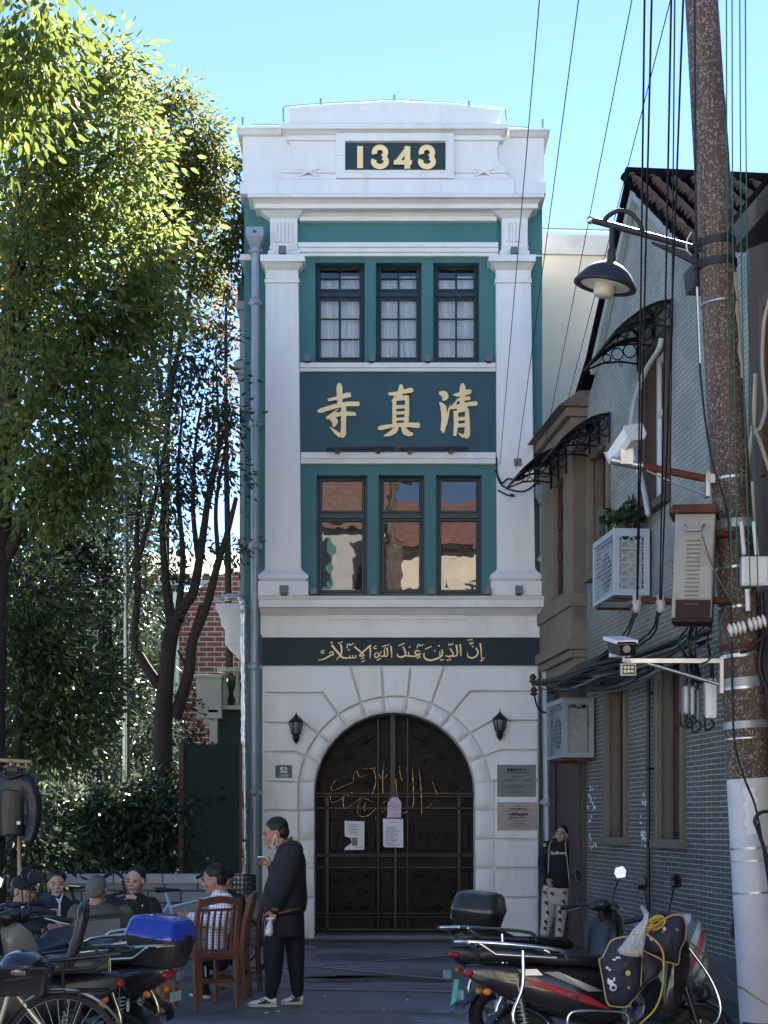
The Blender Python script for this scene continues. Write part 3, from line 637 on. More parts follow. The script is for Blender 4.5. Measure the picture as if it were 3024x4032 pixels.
# ================================================================== right-hand row of houses
WTH = math.atan2(.9949, -.1006); WO = Vector((3.10, 13.98, 0)); WM = Matrix.Translation(WO) @ Matrix.Rotation(WTH, 4, 'Z')
def ws(x): return (27331.0 / (x - 900) - 13.98) / .9949
def wz(x, y): return EH + (HY - y) / F * 27331.0 / (x - 900)
def WP(s, out, z): return WM @ Vector((s, out, z))
def wthing(name, label, cat, s=0, out=0, z=0, group=None):
    o = thing(name, label, cat, WP(s, out, z), group); o.rotation_euler = (0, 0, WTH); return o
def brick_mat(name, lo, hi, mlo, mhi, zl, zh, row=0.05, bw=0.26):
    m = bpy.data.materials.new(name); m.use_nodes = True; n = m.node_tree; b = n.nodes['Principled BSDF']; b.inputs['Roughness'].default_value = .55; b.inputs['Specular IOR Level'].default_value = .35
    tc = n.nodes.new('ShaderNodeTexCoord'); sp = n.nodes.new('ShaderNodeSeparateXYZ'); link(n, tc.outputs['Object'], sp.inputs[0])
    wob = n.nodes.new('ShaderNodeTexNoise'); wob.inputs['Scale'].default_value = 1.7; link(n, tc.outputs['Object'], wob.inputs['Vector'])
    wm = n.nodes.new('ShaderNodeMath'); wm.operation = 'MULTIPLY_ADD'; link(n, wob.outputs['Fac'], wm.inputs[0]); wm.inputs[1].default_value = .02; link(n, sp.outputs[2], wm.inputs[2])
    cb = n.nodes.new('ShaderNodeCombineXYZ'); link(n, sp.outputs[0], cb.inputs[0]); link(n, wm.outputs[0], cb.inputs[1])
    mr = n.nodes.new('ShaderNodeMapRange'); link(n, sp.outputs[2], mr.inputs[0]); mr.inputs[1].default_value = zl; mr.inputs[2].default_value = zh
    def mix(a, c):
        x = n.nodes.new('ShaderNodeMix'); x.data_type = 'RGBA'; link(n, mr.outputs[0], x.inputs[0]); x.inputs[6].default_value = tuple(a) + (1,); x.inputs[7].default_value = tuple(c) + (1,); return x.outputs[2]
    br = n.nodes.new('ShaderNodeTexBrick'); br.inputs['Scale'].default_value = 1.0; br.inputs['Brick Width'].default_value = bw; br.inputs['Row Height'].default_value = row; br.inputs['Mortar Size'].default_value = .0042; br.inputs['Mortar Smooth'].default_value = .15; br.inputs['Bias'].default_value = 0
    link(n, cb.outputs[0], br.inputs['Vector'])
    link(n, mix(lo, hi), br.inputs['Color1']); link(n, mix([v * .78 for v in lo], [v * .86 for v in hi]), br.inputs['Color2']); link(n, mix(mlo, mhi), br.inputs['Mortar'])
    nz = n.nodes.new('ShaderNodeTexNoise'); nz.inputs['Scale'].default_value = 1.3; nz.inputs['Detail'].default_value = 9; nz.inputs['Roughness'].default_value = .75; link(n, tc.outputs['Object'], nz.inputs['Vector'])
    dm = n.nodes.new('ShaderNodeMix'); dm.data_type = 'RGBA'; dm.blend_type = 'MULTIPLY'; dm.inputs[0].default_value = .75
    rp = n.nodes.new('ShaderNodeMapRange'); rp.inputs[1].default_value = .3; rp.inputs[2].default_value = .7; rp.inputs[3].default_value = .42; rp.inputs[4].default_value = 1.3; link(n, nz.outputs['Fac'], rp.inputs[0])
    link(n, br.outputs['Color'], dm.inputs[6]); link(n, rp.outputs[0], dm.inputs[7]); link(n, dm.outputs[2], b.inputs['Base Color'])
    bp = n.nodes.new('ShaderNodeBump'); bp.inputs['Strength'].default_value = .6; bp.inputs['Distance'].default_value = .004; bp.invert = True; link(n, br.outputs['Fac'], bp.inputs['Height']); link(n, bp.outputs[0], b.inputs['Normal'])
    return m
BRICK = brick_mat('grey_green_brick', (.120, .120, .102), (.36, .395, .36), (.46, .46, .43), (.10, .13, .12), 3.4, 5.2)  # upper bricks paler, lower darker: sky light and shade painted in by height
BROWN = mat('brown_render', (.085, .062, .050), .8, var=.12, bump=.2, dirt=(.05, .036, .03, .6))
TAN = mat('tan_render', (.20, .165, .125), .8, var=.12, bump=.2, dirt=(.10, .075, .055, .7), dscale=1.2)
TANFR = mat('ochre_frame', (.16, .135, .10), .7, var=.1)
REDW = mat('dark_red_window', (.060, .014, .016), .5, var=.2)
TILE = mat('black_roof_tile', (.011, .009, .010), 1.0, var=.35, spec=0.0, vscale=10, bump=.3)
PLINTH = mat('grey_render_plinth', (.105, .11, .105), .85, bump=.25, dirt=(.06, .055, .05, .6))
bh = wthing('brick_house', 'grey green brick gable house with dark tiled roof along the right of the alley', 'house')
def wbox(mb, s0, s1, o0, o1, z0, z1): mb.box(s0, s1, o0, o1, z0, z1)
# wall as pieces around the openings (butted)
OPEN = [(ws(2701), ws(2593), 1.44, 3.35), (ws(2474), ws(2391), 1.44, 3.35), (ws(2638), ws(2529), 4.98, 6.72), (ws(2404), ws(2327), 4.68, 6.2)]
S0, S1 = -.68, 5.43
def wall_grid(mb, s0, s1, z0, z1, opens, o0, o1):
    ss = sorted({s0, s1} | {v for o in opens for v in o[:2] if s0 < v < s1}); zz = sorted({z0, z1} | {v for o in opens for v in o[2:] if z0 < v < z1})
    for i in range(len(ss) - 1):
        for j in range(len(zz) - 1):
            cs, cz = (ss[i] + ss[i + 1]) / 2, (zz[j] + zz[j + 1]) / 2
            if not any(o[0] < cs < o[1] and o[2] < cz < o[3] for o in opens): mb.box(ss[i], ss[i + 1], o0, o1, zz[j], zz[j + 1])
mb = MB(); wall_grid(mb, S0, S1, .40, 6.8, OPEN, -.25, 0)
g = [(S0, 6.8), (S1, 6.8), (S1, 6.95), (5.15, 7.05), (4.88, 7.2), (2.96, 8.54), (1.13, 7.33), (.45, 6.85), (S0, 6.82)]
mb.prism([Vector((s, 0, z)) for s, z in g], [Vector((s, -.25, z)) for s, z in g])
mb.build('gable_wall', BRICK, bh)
mb = MB(); wbox(mb, S0, S1, -.25, .03, 0, .38); mb.hexa([(S0, -.25, .38), (S1, -.25, .38), (S1, .03, .38), (S0, .03, .38)], [(S0, -.25, .402), (S1, -.25, .402), (S1, .002, .402), (S0, .002, .402)]); mb.build('plinth', PLINTH, bh)
mb = MB(); wbox(mb, S0, S1, -7, -6.8, 0, 7); wbox(mb, S1 - .2, S1, -6.8, -.26, 0, 7.0); wbox(mb, S0, S1 - .2, -6.8, -.9, 3.9, 4.0); wbox(mb, S0, S0 + .2, -6.8, -.26, 0, 6.8); mb.build('rear_walls', mat('inner_plaster', (.12, .11, .10), .9), bh)
def house_window(s0, s1, z0, z1, white=False, par=bh, sill=True):
    fw = .075; mb = MB()                                       # plaster surround standing proud of the wall
    wbox(mb, s0 - .01, s0 + fw, -.02, .045, z0, z1); wbox(mb, s1 - fw, s1 + .01, -.02, .045, z0, z1); wbox(mb, s0 + fw, s1 - fw, -.02, .045, z1 - fw, z1 + .01)
    wbox(mb, s0, s0 + .03, -.24, -.02, z0, z1); wbox(mb, s1 - .03, s1, -.24, -.02, z0, z1); wbox(mb, s0 + .03, s1 - .03, -.24, -.02, z1 - .03, z1)
    if sill: wbox(mb, s0 - .03, s1 + .03, -.24, .09, z0 - .06, z0 + .03)
    o = mb.build('window', TANFR if not white else BROWN, par, .006, 1)
    mb = MB(); m = (z0 + z1) / 2 + .25; zm = z0 + (z1 - z0) * .62
    fr = PLASTW if white else REDW; a, b = s0 + .03, s1 - .03
    for q0, q1, w0, w1 in ((a, a + .06, z0 + .03, z1 - .03), (b - .06, b, z0 + .03, z1 - .03), (a + .06, b - .06, z0 + .03, z0 + .1), (a + .06, b - .06, z1 - .1, z1 - .03), (a + .06, b - .06, zm - .03, zm + .03), ((a + b) / 2 - .025, (a + b) / 2 + .025, z0 + .1, zm - .03)): wbox(mb, q0, q1, -.2, -.15, w0, w1)
    sub(mb.build('sash', fr, None), o)
    mb = MB(); mb.poly([(a, -.17, z0), (b, -.17, z0), (b, -.17, z1), (a, -.17, z1)]); sub(mb.build('pane', GLASS, None), o)
    return o
for i, o in enumerate(OPEN): house_window(*o, white=(i == 2))
# roof: ribbed barrel tiles on the slope that faces the camera, verge boards, ridge
mb = MB(); e0 = Vector((3.02, 0, 8.72)); e1 = Vector((.18, 0, 6.78)); L = (e1 - e0).length; t = (e1 - e0) / L; nrm = Vector((-t.z, 0, t.x)) * -1
if nrm.z < 0: nrm = -nrm
for k in range(24):
    out = .10 - k * .225; rings = []; nseg = 34
    for j in range(nseg * 2):
        seg = j // 2; f = (seg + (0.03 if j % 2 == 0 else .99)) / nseg; r = .098 if j % 2 == 0 else .082
        c = e0 + t * L * f; c.y = out + .006 * math.sin(seg * 1.7 + k)
        rings.append([c + Vector((0, 1, 0)) * r * math.cos(math.pi * q / 8) + nrm * (r * math.sin(math.pi * q / 8) + .02 + .004 * math.sin(seg * 2.1 + k * 1.3)) for q in range(9)])
    mb.loft(rings, closed=False, caps=False)
mb.prism([e0 + nrm * .02 + Vector((0, .12, 0)), e1 + nrm * .02 + Vector((0, .12, 0)), e1 - nrm * .03 + Vector((0, .12, 0)), e0 - nrm * .03 + Vector((0, .12, 0))], [e0 + nrm * .02 + Vector((0, -6, 0)), e1 + nrm * .02 + Vector((0, -6, 0)), e1 - nrm * .03 + Vector((0, -6, 0)), e0 - nrm * .03 + Vector((0, -6, 0))])
f1 = Vector((5.75, 0, 6.92)); fm = Vector((4.95, 0, 7.28))
for a, b in ((e0, fm), (fm, f1)):
    tt = (b - a).normalized(); nn = Vector((-tt.z, 0, tt.x));  nn = nn if nn.z > 0 else -nn
    mb.prism([a + nn * .07 + Vector((0, .12, 0)), b + nn * .07 + Vector((0, .12, 0)), b - nn * .03 + Vector((0, .12, 0)), a - nn * .03 + Vector((0, .12, 0))], [a + nn * .07 + Vector((0, -6, 0)), b + nn * .07 + Vector((0, -6, 0)), b - nn * .03 + Vector((0, -6, 0)), a - nn * .03 + Vector((0, -6, 0))])
mb.tube([e0 + Vector((0, .13, .05)), e0 + Vector((0, -6, .05))], .10, 10)
mb.build('roof', TILE, bh)
mb = MB()
for a, b in ((Vector((2.98, 0, 8.60)), Vector((.25, 0, 6.73))), (Vector((2.98, 0, 8.60)), Vector((4.93, 0, 7.18)))):
    tt = (b - a).normalized(); nn = Vector((-tt.z, 0, tt.x)); nn = nn if nn.z > 0 else -nn
    q = [a + nn * .05, b + nn * .05, b - nn * .07, a - nn * .07]; mb.prism([p + Vector((0, .075, 0)) for p in q], [p + Vector((0, .005, 0)) for p in q])
mb.build('verge_board', mat('pale_verge_paint', (.34, .40, .40), .7), bh)
mb = MB(); mb.hexa([(.02, .28, 6.52), (.28, .28, 6.52), (.28, -6, 6.52), (.02, -6, 6.52)], [(-.06, .28, 6.74), (.36, .28, 6.74), (.36, -6, 6.74), (-.06, -6, 6.74)]); mb.build('eaves_gutter', BLACKPL, bh)
mb = MB(); p = ws(2571); mb.tube([(p, .05, 3.3), (p, .05, .62)], .022, 8)
for z in (3.0, 2.2, 1.4): mb.box(p - .03, p + .03, 0, .07, z, z + .03)
mb.build('thin_drain_pipe', BLACKPL, bh)
mb = MB(); rr = random.Random(5)                                        # scraps of torn white paper on the bricks
for xs, n in ((2330, 26), (2535, 22)):
    for k in range(n):
        x = xs + rr.gauss(0, 7); y = rr.uniform(3100, 3350); s = ws(x); z = wz(x, y); w_, h_ = rr.uniform(.008, .03), rr.uniform(.012, .05)
        mb.prism([Vector((s - w_, .004 + .0004 * k, z)), Vector((s + w_, .004 + .0004 * k, z + .01)), Vector((s + w_ * .4, .004 + .0004 * k, z + h_)), Vector((s - w_ * .8, .004 + .0004 * k, z + h_ * .8))], [Vector((s - w_, .001, z)), Vector((s + w_, .001, z + .01)), Vector((s + w_ * .4, .001, z + h_)), Vector((s - w_ * .8, .001, z + h_ * .8))])
o = mb.build('torn_paper_scraps', PAPER, bh); o['kind'] = 'stuff'

# ---- tan corner bay between the brick house and the gatehouse
tb = wthing('tan_corner_house', 'tan rendered corner house with projecting bay between brick house and gatehouse', 'house')
B0, B1 = 5.44, 7.42
mb = MB(); o_ = .20
wall_grid(mb, B0, B1, 3.95, 6.75, [(5.9, 6.55, 4.6, 6.1)], -.1, o_); mb.box(B0, B1, -3.5, -.35, 0, 6.7); 
part_o = mb.build('bay_wall', TAN, tb, .01)
mb = MB()
for k, (oo, z0, z1) in enumerate(((.26, 3.82, 3.95), (.20, 3.72, 3.82), (.14, 3.58, 3.72), (.08, 3.46, 3.58))): mb.box(B0 - (oo - .2) * .6, B1, -.1, oo, z0, z1)
mb.box(B0 - .05, B1, -.1, .27, 6.75, 6.86); mb.box(B0 - .03, B1, -.1, .235, 4.36, 4.52)
[q_.build('bay_moulding', TAN, tb, .01) for q_ in clusters(mb)]
mb = MB(); mb.box(B0, B1, -.35, -.02, 0, 3.46); mb.box(5.62, 5.72, -.02, .06, 0, 3.44); mb.box(B0, 5.5, -.02, .05, 0, 3.44); mb.build('lower_wall', BROWN, tb, .008)
mb = MB(); mb.box(B0 - .004, B0 + .01, .02, .16, 4.2, 6.5); mb.build('panel', mat('tan_panel', (.16, .13, .10), .8), tb)
mb = MB()
for s0, s1 in ((5.9, 6.2), (6.25, 6.55)):
    mb.box(s0, s1, .06, .12, 4.6, 6.1)
    for z in (4.7, 5.1, 5.5): mb.box(s0 + .06, s1 - .06, .12, .14, z, z + .3)
wn = mb.build('window', REDW, tb); 
mb = MB(); mb.hexa([(B0 - .12, -.3, 6.86), (B1, -.3, 6.86), (B1, .38, 6.86), (B0 - .12, .38, 6.86)], [(B0 - .05, -.3, 7.25), (B1, -.3, 7.25), (B1, -.1, 7.22), (B0 - .05, -.1, 7.22)]); mb.build('roof', mat('tan_roof_edge', (.17, .14, .11), .8, dirt=(.05, .04, .04, .8)), tb)

# ---- nearer brown house at the right edge, its deep eaves over the alley
nb = wthing('brown_house', 'brown rendered house with deep dark eaves at the right edge', 'house')
mb = MB(); wall_grid(mb, -9.5, -.69, 0, 6.6, [(-2.1, -1.06, 4.6, 6.0)], -.3, .02); mb.box(-9.5, -9.2, -7, -.3, 0, 6.6); mb.box(-9.2, -.69, -1.2, -1.1, 0, 6.6); mb.build('wall', BROWN, nb)
mb = MB(); mb.box(-2.1, -1.06, -.1, -.04, 4.6, 6.0); mb.box(-1.14, -1.04, -.04, .05, 4.55, 6.05); mb.box(-2.1, -1.14, -.04, .05, 5.95, 6.05); mb.build('window', mat('varnished_wood', (.11, .055, .03), .5, var=.25, vscale=6), nb)
mb = MB(); E0, E1 = -9.5, -1.24
mb.hexa([(E0, -.1, 6.52), (E1, -.1, 6.52), (E1, .24, 6.38), (E0, .24, 6.38)], [(E0, -.1, 6.62), (E1, -.1, 6.62), (E1, .24, 6.52), (E0, .24, 6.52)])
mb.box(E0, E1, .24, .36, 6.36, 6.56); mb.hexa([(E0, -4, 8.4), (E1, -4, 8.4), (E1, .24, 6.57), (E0, .24, 6.57)], [(E0, -4, 8.5), (E1, -4, 8.5), (E1, .36, 6.63), (E0, .36, 6.63)])
mb.build('eaves', BLACKPL, nb)
mb = MB()
for k in range(4): mb.tube([(-1.1 + k * .02, .10 + .02 * k, 5.4 - .9 * k), (-1.12, .12, 5.0 - .9 * k), (-1.0, .14, 4.6 - .9 * k)], .02, 8)
mb.build('pipe_insulation', mat('cream_pipe_wrap', (.55, .50, .40), .7), nb)

# ---- cream building further back
cb_ = thing('cream_building', 'tall plain cream building behind the brick house', 'building', (P(2330, 3232, 24.2).x, 24.2, 0)); cb_.rotation_euler = (0, 0, R(4))
mb = MB(); mb.box(-.95, 6, 0, 7, 0, 10.55); mb.build('wall', mat('cream_wall_paint', (.90, .78, .62), .8, var=.05, vscale=.6, dirt=(.55, .48, .4, .4), dscale=.4), cb_)
mb = MB(); mb.box(-.98, 6.03, -.05, 7.03, 10.55, 10.86); mb.build('coping', mat('cream_coping', (.78, .73, .66), .8), cb_)
mb = MB(); mb.tube([(-.9, .1, 10.99), (5.9, .1, 10.99)], .02, 6)
for k in range(5): mb.tube([(-.8 + 1.5 * k, .1, 10.86), (-.8 + 1.5 * k, .1, 10.99)], .02, 6)
mb.build('roof_rail', GREYP, cb_)

th_ = thing('added_shade_house', 'tall plain house added unseen beyond the right edge to shade the alley', 'house', (11, 26, 0)); mb = MB(); mb.box(-3, 4, -7, 9, 0, 12.6); mb.build('wall', TAN, th_); mb = MB(); mb.hexa([(-3.3, -7.3, 12.6), (4.3, -7.3, 12.6), (4.3, 9.3, 12.6), (-3.3, 9.3, 12.6)], [(.2, -7.3, 14), (.8, -7.3, 14), (.8, 9.3, 14), (.2, 9.3, 14)]); mb.build('roof', TILE, th_)  # unseen house, added only to keep the sun off the alley
# ---- door canopies of dark sheet on scrolled iron brackets
SHEET = glass_mat('smoked_sheet', (.10, .09, .10, 1), 1.45, .15)
def canopy(s0, s1, out, z, label):
    t = wthing('awning', label, 'awning', s0, out, z, 'smoked sheet awnings over windows'); Lw = s1 - s0; D = .60
    prof = [(D * math.sin(a), .30 * math.cos(a) - .30) for a in [R(4 + 82 * k / 12) for k in range(13)]]
    prof = [(D * k / 12, -.34 * (k / 12) ** 1.9) for k in range(13)]
    mb = MB(); a = [Vector((-.05, o, zz + .012)) for o, zz in prof]; b = [Vector((Lw + .05, o, zz + .012)) for o, zz in prof]; mb.loft([a, b], closed=False, caps=False); mb.build('sheet', SHEET, t)
    mb = MB(); mb.tube([(-.05, D, -.335), (Lw + .05, D, -.335)], .012, 6); mb.tube([(-.05, .02, .01), (Lw + .05, .02, .01)], .014, 6); [q_.build('edge_strip', BLACKPL, t) for q_ in clusters(mb)]
    for k in range(3):
        s = Lw * k / 2; mb = MB()
        mb.tube([(s, o, zz) for o, zz in prof], .016, 6); mb.tube([(s, .01, .02), (s, .01, -.34)], .016, 6)
        mb.tube([(s, .01, -.26), (s, .2, -.235), (s, .4, -.26), (s, D, -.345)], .012, 6)
        for c, r in ((.1, .075), (.24, .065), (.36, .045)):
            zc_ = -.34 * (c / D) ** 1.9 - r - .03; mb.tube([(s, c + r * math.cos(R(q)), zc_ + r * math.sin(R(q))) for q in range(0, 360, 36)], .008, 4, True)
        mb.tube([(s, .2 + .02 * math.cos(R(q)), -.27 + .02 * math.sin(R(q))) for q in range(0, 360, 60)], .005, 4, True)
        mb.build('bracket', IRON, t)
    return t
canopy(ws(2650), ws(2519), .01, 6.93, 'smoked awning highest on the brick gable, over the white framed window')
canopy(ws(2404), ws(2327), .01, 6.46, 'smoked awning over the far upper window of the brick house')
canopy(5.65, 6.55, .21, 6.42, 'smoked awning on the tan bay, nearest the gatehouse')
canopy(ws(2500), ws(2375), .01, 3.62, 'smoked awning low on the brick wall behind the cable bundle')

# ---- air conditioners in latticed cages
CAGE = mat('pale_blue_grey_cage', (.42, .50, .55), .5, .1, var=.06)
def ac_cage(s0, z0, z1, label, lab2, CAGE):
    t = wthing('air_conditioner_cage', label, 'cage', s0, .0, z0, 'lattice cages on the brick house'); Lw, D, H = .95, .42, z1 - z0; f = .04
    mb = MB()
    for s in (0, Lw - f):
        for o in (.03, D - f): mb.box(s, s + f, o, o + f, 0, H)
    for z in (0, H - f):
        for o in (.03, D - f): mb.box(f, Lw - f, o, o + f, z, z + f)
        for s in (0, Lw - f): mb.box(s, s + f, .03 + f, D - f, z, z + f)
    mb.box(0, Lw, .03, D, H + .002, H + .02)
    mb.build('frame', CAGE, t)
    mb = MB()                                       # petal lattice on the long face
    nc, nr = 9, 12; cw, chh = (Lw - 2 * f) / nc, (H - 2 * f) / nr
    for i in range(nc + 1):
        for sg in (1, -1):
            pts = [Vector((min(max(f + cw * i + sg * cw * .5 * math.sin(math.pi * q / 2), f), Lw - f), D - .012 + .002 * sg, f + chh * q / 2 * 1.0)) for q in range(nr * 2 + 1)]
            for a, b in zip(pts[:-1], pts[1:]): 
                w2 = .009; mb.add([a + Vector((-w2, 0, 0)), a + Vector((w2, 0, 0)), b + Vector((w2, 0, 0)), b + Vector((-w2, 0, 0))], [(0, 1, 2, 3)])
    for r_ in range(nr): z = f + chh * (r_ + .5); mb.box(f, Lw - f, D - .016, D - .013, z - .004, z + .004)
    mb.build('petal_lattice', CAGE, t)
    mb = MB(); wv, hv = D - .03 - 2 * f, H - 2 * f; ox = .03 + f           # octagon and square lattice on the end face
    def lb(pts, w=.012, d=0): mb.ribbon(pts, w, 0.004 + d, .012 + d, lambda a, b, dd: Vector((dd, ox + a, f + b)))
    for i, q in enumerate((0.012, wv - .012)): lb([(q, 0), (q, hv)], .024)
    for q in (.012, hv - .012): lb([(.024, q), (wv - .024, q)], .024, .0002)
    cx = wv / 2; n = 4
    for k in range(n):
        cz = hv * (k + .5) / n; r = .055
        lb([(cx, cz + r), (cx + r, cz), (cx, cz - r), (cx - r, cz), (cx, cz + r)], .014, .0004)
        lb([(cx + r, cz), (wv - .02, cz)], .012, .0006); lb([(cx - r, cz), (.02, cz)], .012, .0006)
        for sx in (-1, 1):
            lb([(cx + sx * .12, hv * k / n + .02), (cx + sx * .12, cz - .05), (cx + sx * .085, cz)], .012, .0008); lb([(cx + sx * .12, hv * (k + 1) / n - .02), (cx + sx * .12, cz + .05), (cx + sx * .085, cz)], .012, .001)
        if k: lb([(.02, hv * k / n), (wv - .02, hv * k / n)], .016, .0012); lb([(cx, hv * k / n - .03), (cx, hv * k / n + .03)], .012, .0014)
    mb.build('end_lattice', CAGE, t)
    mb = MB(); mb.tube([(.1, .02, -.03), (.1, D - .02, -.03)], .016, 6); mb.tube([(Lw - .1, .02, -.03), (Lw - .1, D - .02, -.03)], .016, 6); [q_.build('support_arm', RUST, t) for q_ in clusters(mb)]
    u = wthing('air_conditioner', lab2, 'air conditioner', s0 + .07, .09, z0 + .045, 'outdoor units inside the cages'); mb = MB(); mb.box(0, .80, 0, .26, 0, .56); mb.build('casing', mat('ac_casing', (.42, .43, .42), .5), u, .012)
    mb = MB(); mb.lathe([(.2, .0), (.21, .015), (.03, .012), (.0, .02)], (.5, .262, .28), 20, Matrix.Rotation(R(-90), 3, 'X')); mb.build('fan_grille', BLACKPL, u)
    return t
ac_cage(ws(2571) + .02, 4.06, 4.75, 'pale blue lattice cage high on the brick wall with a plant on top', 'outdoor unit inside the upper lattice cage', CAGE)
ac_cage(ws(2350) + .02, 2.44, 3.15, 'grey lattice cage low on the wall above the standing woman', 'outdoor unit inside the lower lattice cage', mat('shaded_grey_cage', (.30, .34, .36), .5, .1))  # lower cage gets a darker copy of the paint, shade put into its colour
def leaf_mat(name, cols, trans=.45, rough=.35):
    m = bpy.data.materials.new(name); m.use_nodes = True; n = m.node_tree; n.nodes.clear()
    o = n.nodes.new('ShaderNodeOutputMaterial'); p = n.nodes.new('ShaderNodeBsdfPrincipled'); t = n.nodes.new('ShaderNodeBsdfTranslucent'); mx = n.nodes.new('ShaderNodeMixShader'); mx.inputs[0].default_value = trans
    ge = n.nodes.new('ShaderNodeNewGeometry'); cr = n.nodes.new('ShaderNodeValToRGB'); cr.color_ramp.interpolation = 'LINEAR'
    el = cr.color_ramp.elements
    for i, (pos, c) in enumerate(cols):
        e = el[i] if i < 2 else el.new(pos); e.position = pos; e.color = tuple(c) + (1,)
    link(n, ge.outputs['Random Per Island'], cr.inputs[0]); link(n, cr.outputs[0], p.inputs['Base Color'])
    hs = n.nodes.new('ShaderNodeHueSaturation'); hs.inputs['Hue'].default_value = .485; hs.inputs['Saturation'].default_value = .92; hs.inputs['Value'].default_value = 1.9; link(n, cr.outputs[0], hs.inputs['Color']); link(n, hs.outputs[0], t.inputs[0])
    p.inputs['Roughness'].default_value = rough; p.inputs['Specular IOR Level'].default_value = .5
    link(n, p.outputs[0], mx.inputs[1]); link(n, t.outputs[0], mx.inputs[2]); link(n, mx.outputs[0], o.inputs[0]); return m
def leaf_object(name, pos, dirs, size, m, parent=None, rng=RNG, width=.40, fold=.18):
    """leaf-shaped folded blades: pos (n,3), dirs (n,3) along the midrib, size (n,)"""
    n = len(pos); d = dirs / np.linalg.norm(dirs, axis=1, keepdims=True); r = rng.normal(size=(n, 3)); sd = np.cross(d, r); sd /= np.linalg.norm(sd, axis=1, keepdims=True); nn = np.cross(d, sd)
    s = size[:, None]; w = s * width / 2
    b = pos; tip = pos + d * s - nn * s * .12
    l1 = pos + d * s * .3 + sd * w + nn * s * fold * .5; l2 = pos + d * s * .68 + sd * w * .85 + nn * s * fold * .35; r1 = pos + d * s * .3 - sd * w + nn * s * fold * .5; r2 = pos + d * s * .68 - sd * w * .85 + nn * s * fold * .35
    V = np.stack([b, l1, l2, tip, r2, r1], 1).reshape(-1, 3).astype(np.float32)
    base = (np.arange(n) * 6)[:, None]; Fq = np.concatenate([base + np.array([0, 1, 2, 3]), base + np.array([0, 3, 4, 5])], 1).reshape(-1).astype(np.int32)
    me = bpy.data.meshes.new(name); me.vertices.add(len(V)); me.vertices.foreach_set('co', V.ravel()); me.loops.add(len(Fq)); me.loops.foreach_set('vertex_index', Fq); nf = len(Fq) // 4
    me.polygons.add(nf); me.polygons.foreach_set('loop_start', np.arange(nf, dtype=np.int32) * 4); me.polygons.foreach_set('loop_total', np.full(nf, 4, dtype=np.int32)); me.polygons.foreach_set('use_smooth', np.ones(nf, dtype=bool)); me.materials.append(m); me.update(calc_edges=True)
    o = bpy.data.objects.new(name, me); COL.objects.link(o); o.parent = parent; return o
LEAFD = leaf_mat('dark_leaf', [(0, (.016, .035, .012)), (1, (.035, .07, .022))], .25)
pt = wthing('potted_plant', 'leafy green plant in a pot on top of the upper lattice cage', 'plant', ws(2571) + .35, .22, 4.77)
mb = MB(); mb.lathe([(.07, 0), (.1, .14), (.085, .14), (.08, .1)], n=14); mb.build('pot', mat('clay_pot', (.12, .07, .05), .8), pt)
q = RNG.normal(size=(170, 3)) * np.array([.19, .10, .06]) + np.array([0, .02, .19]); leaf_object('foliage', q, RNG.normal(size=(170, 3)) + np.array([0, .4, -.2]), RNG.uniform(.07, .12, 170), LEAFD, pt, width=.7)

# ================================================================== concrete pole and what hangs on it
YP = 12.4
def pole_c(z):
    f = z / 8.28; return Vector((3.06 + (2.56 - 3.06) * f, YP, z))
def pole_r(z): return .185 - .0066 * z
pm = bpy.data.materials.new('pebble_concrete'); pm.use_nodes = True; n = pm.node_tree; b = n.nodes['Principled BSDF']; b.inputs['Roughness'].default_value = .8
tc = n.nodes.new('ShaderNodeTexCoord'); vo = n.nodes.new('ShaderNodeTexVoronoi'); vo.inputs['Scale'].default_value = 52; vo.inputs['Randomness'].default_value = 1
mpv = n.nodes.new('ShaderNodeMapping'); mpv.inputs['Scale'].default_value = (1, 1, .75); link(n, tc.outputs['Object'], mpv.inputs[0])
wn_ = n.nodes.new('ShaderNodeTexNoise'); wn_.inputs['Scale'].default_value = 30; link(n, tc.outputs['Object'], wn_.inputs['Vector']); va = n.nodes.new('ShaderNodeVectorMath'); va.operation = 'MULTIPLY_ADD'; link(n, wn_.outputs['Color'], va.inputs[0]); va.inputs[1].default_value = (.05, .05, .05); link(n, mpv.outputs[0], va.inputs[2]); link(n, va.outputs[0], vo.inputs['Vector'])
m1 = n.nodes.new('ShaderNodeMath'); m1.operation = 'LESS_THAN'; link(n, vo.outputs['Distance'], m1.inputs[0]); m1.inputs[1].default_value = .40
sx = n.nodes.new('ShaderNodeSeparateColor'); link(n, vo.outputs['Color'], sx.inputs[0]); m2_ = n.nodes.new('ShaderNodeMath'); m2_.operation = 'GREATER_THAN'; link(n, sx.outputs[0], m2_.inputs[0]); m2_.inputs[1].default_value = .30
m3 = n.nodes.new('ShaderNodeMath'); m3.operation = 'MULTIPLY'; link(n, m1.outputs[0], m3.inputs[0]); link(n, m2_.outputs[0], m3.inputs[1])
nz = n.nodes.new('ShaderNodeTexNoise'); nz.inputs['Scale'].default_value = 5; nz.inputs['Detail'].default_value = 8; mps = n.nodes.new('ShaderNodeMapping'); mps.inputs['Scale'].default_value = (2.5, 2.5, .22); link(n, tc.outputs['Object'], mps.inputs[0]); link(n, mps.outputs[0], nz.inputs['Vector'])
cr = n.nodes.new('ShaderNodeValToRGB'); cr.color_ramp.elements[0].position = .3; cr.color_ramp.elements[0].color = (.055, .036, .030, 1); cr.color_ramp.elements[1].position = .7; cr.color_ramp.elements[1].color = (.125, .085, .065, 1); link(n, nz.outputs['Fac'], cr.inputs[0])
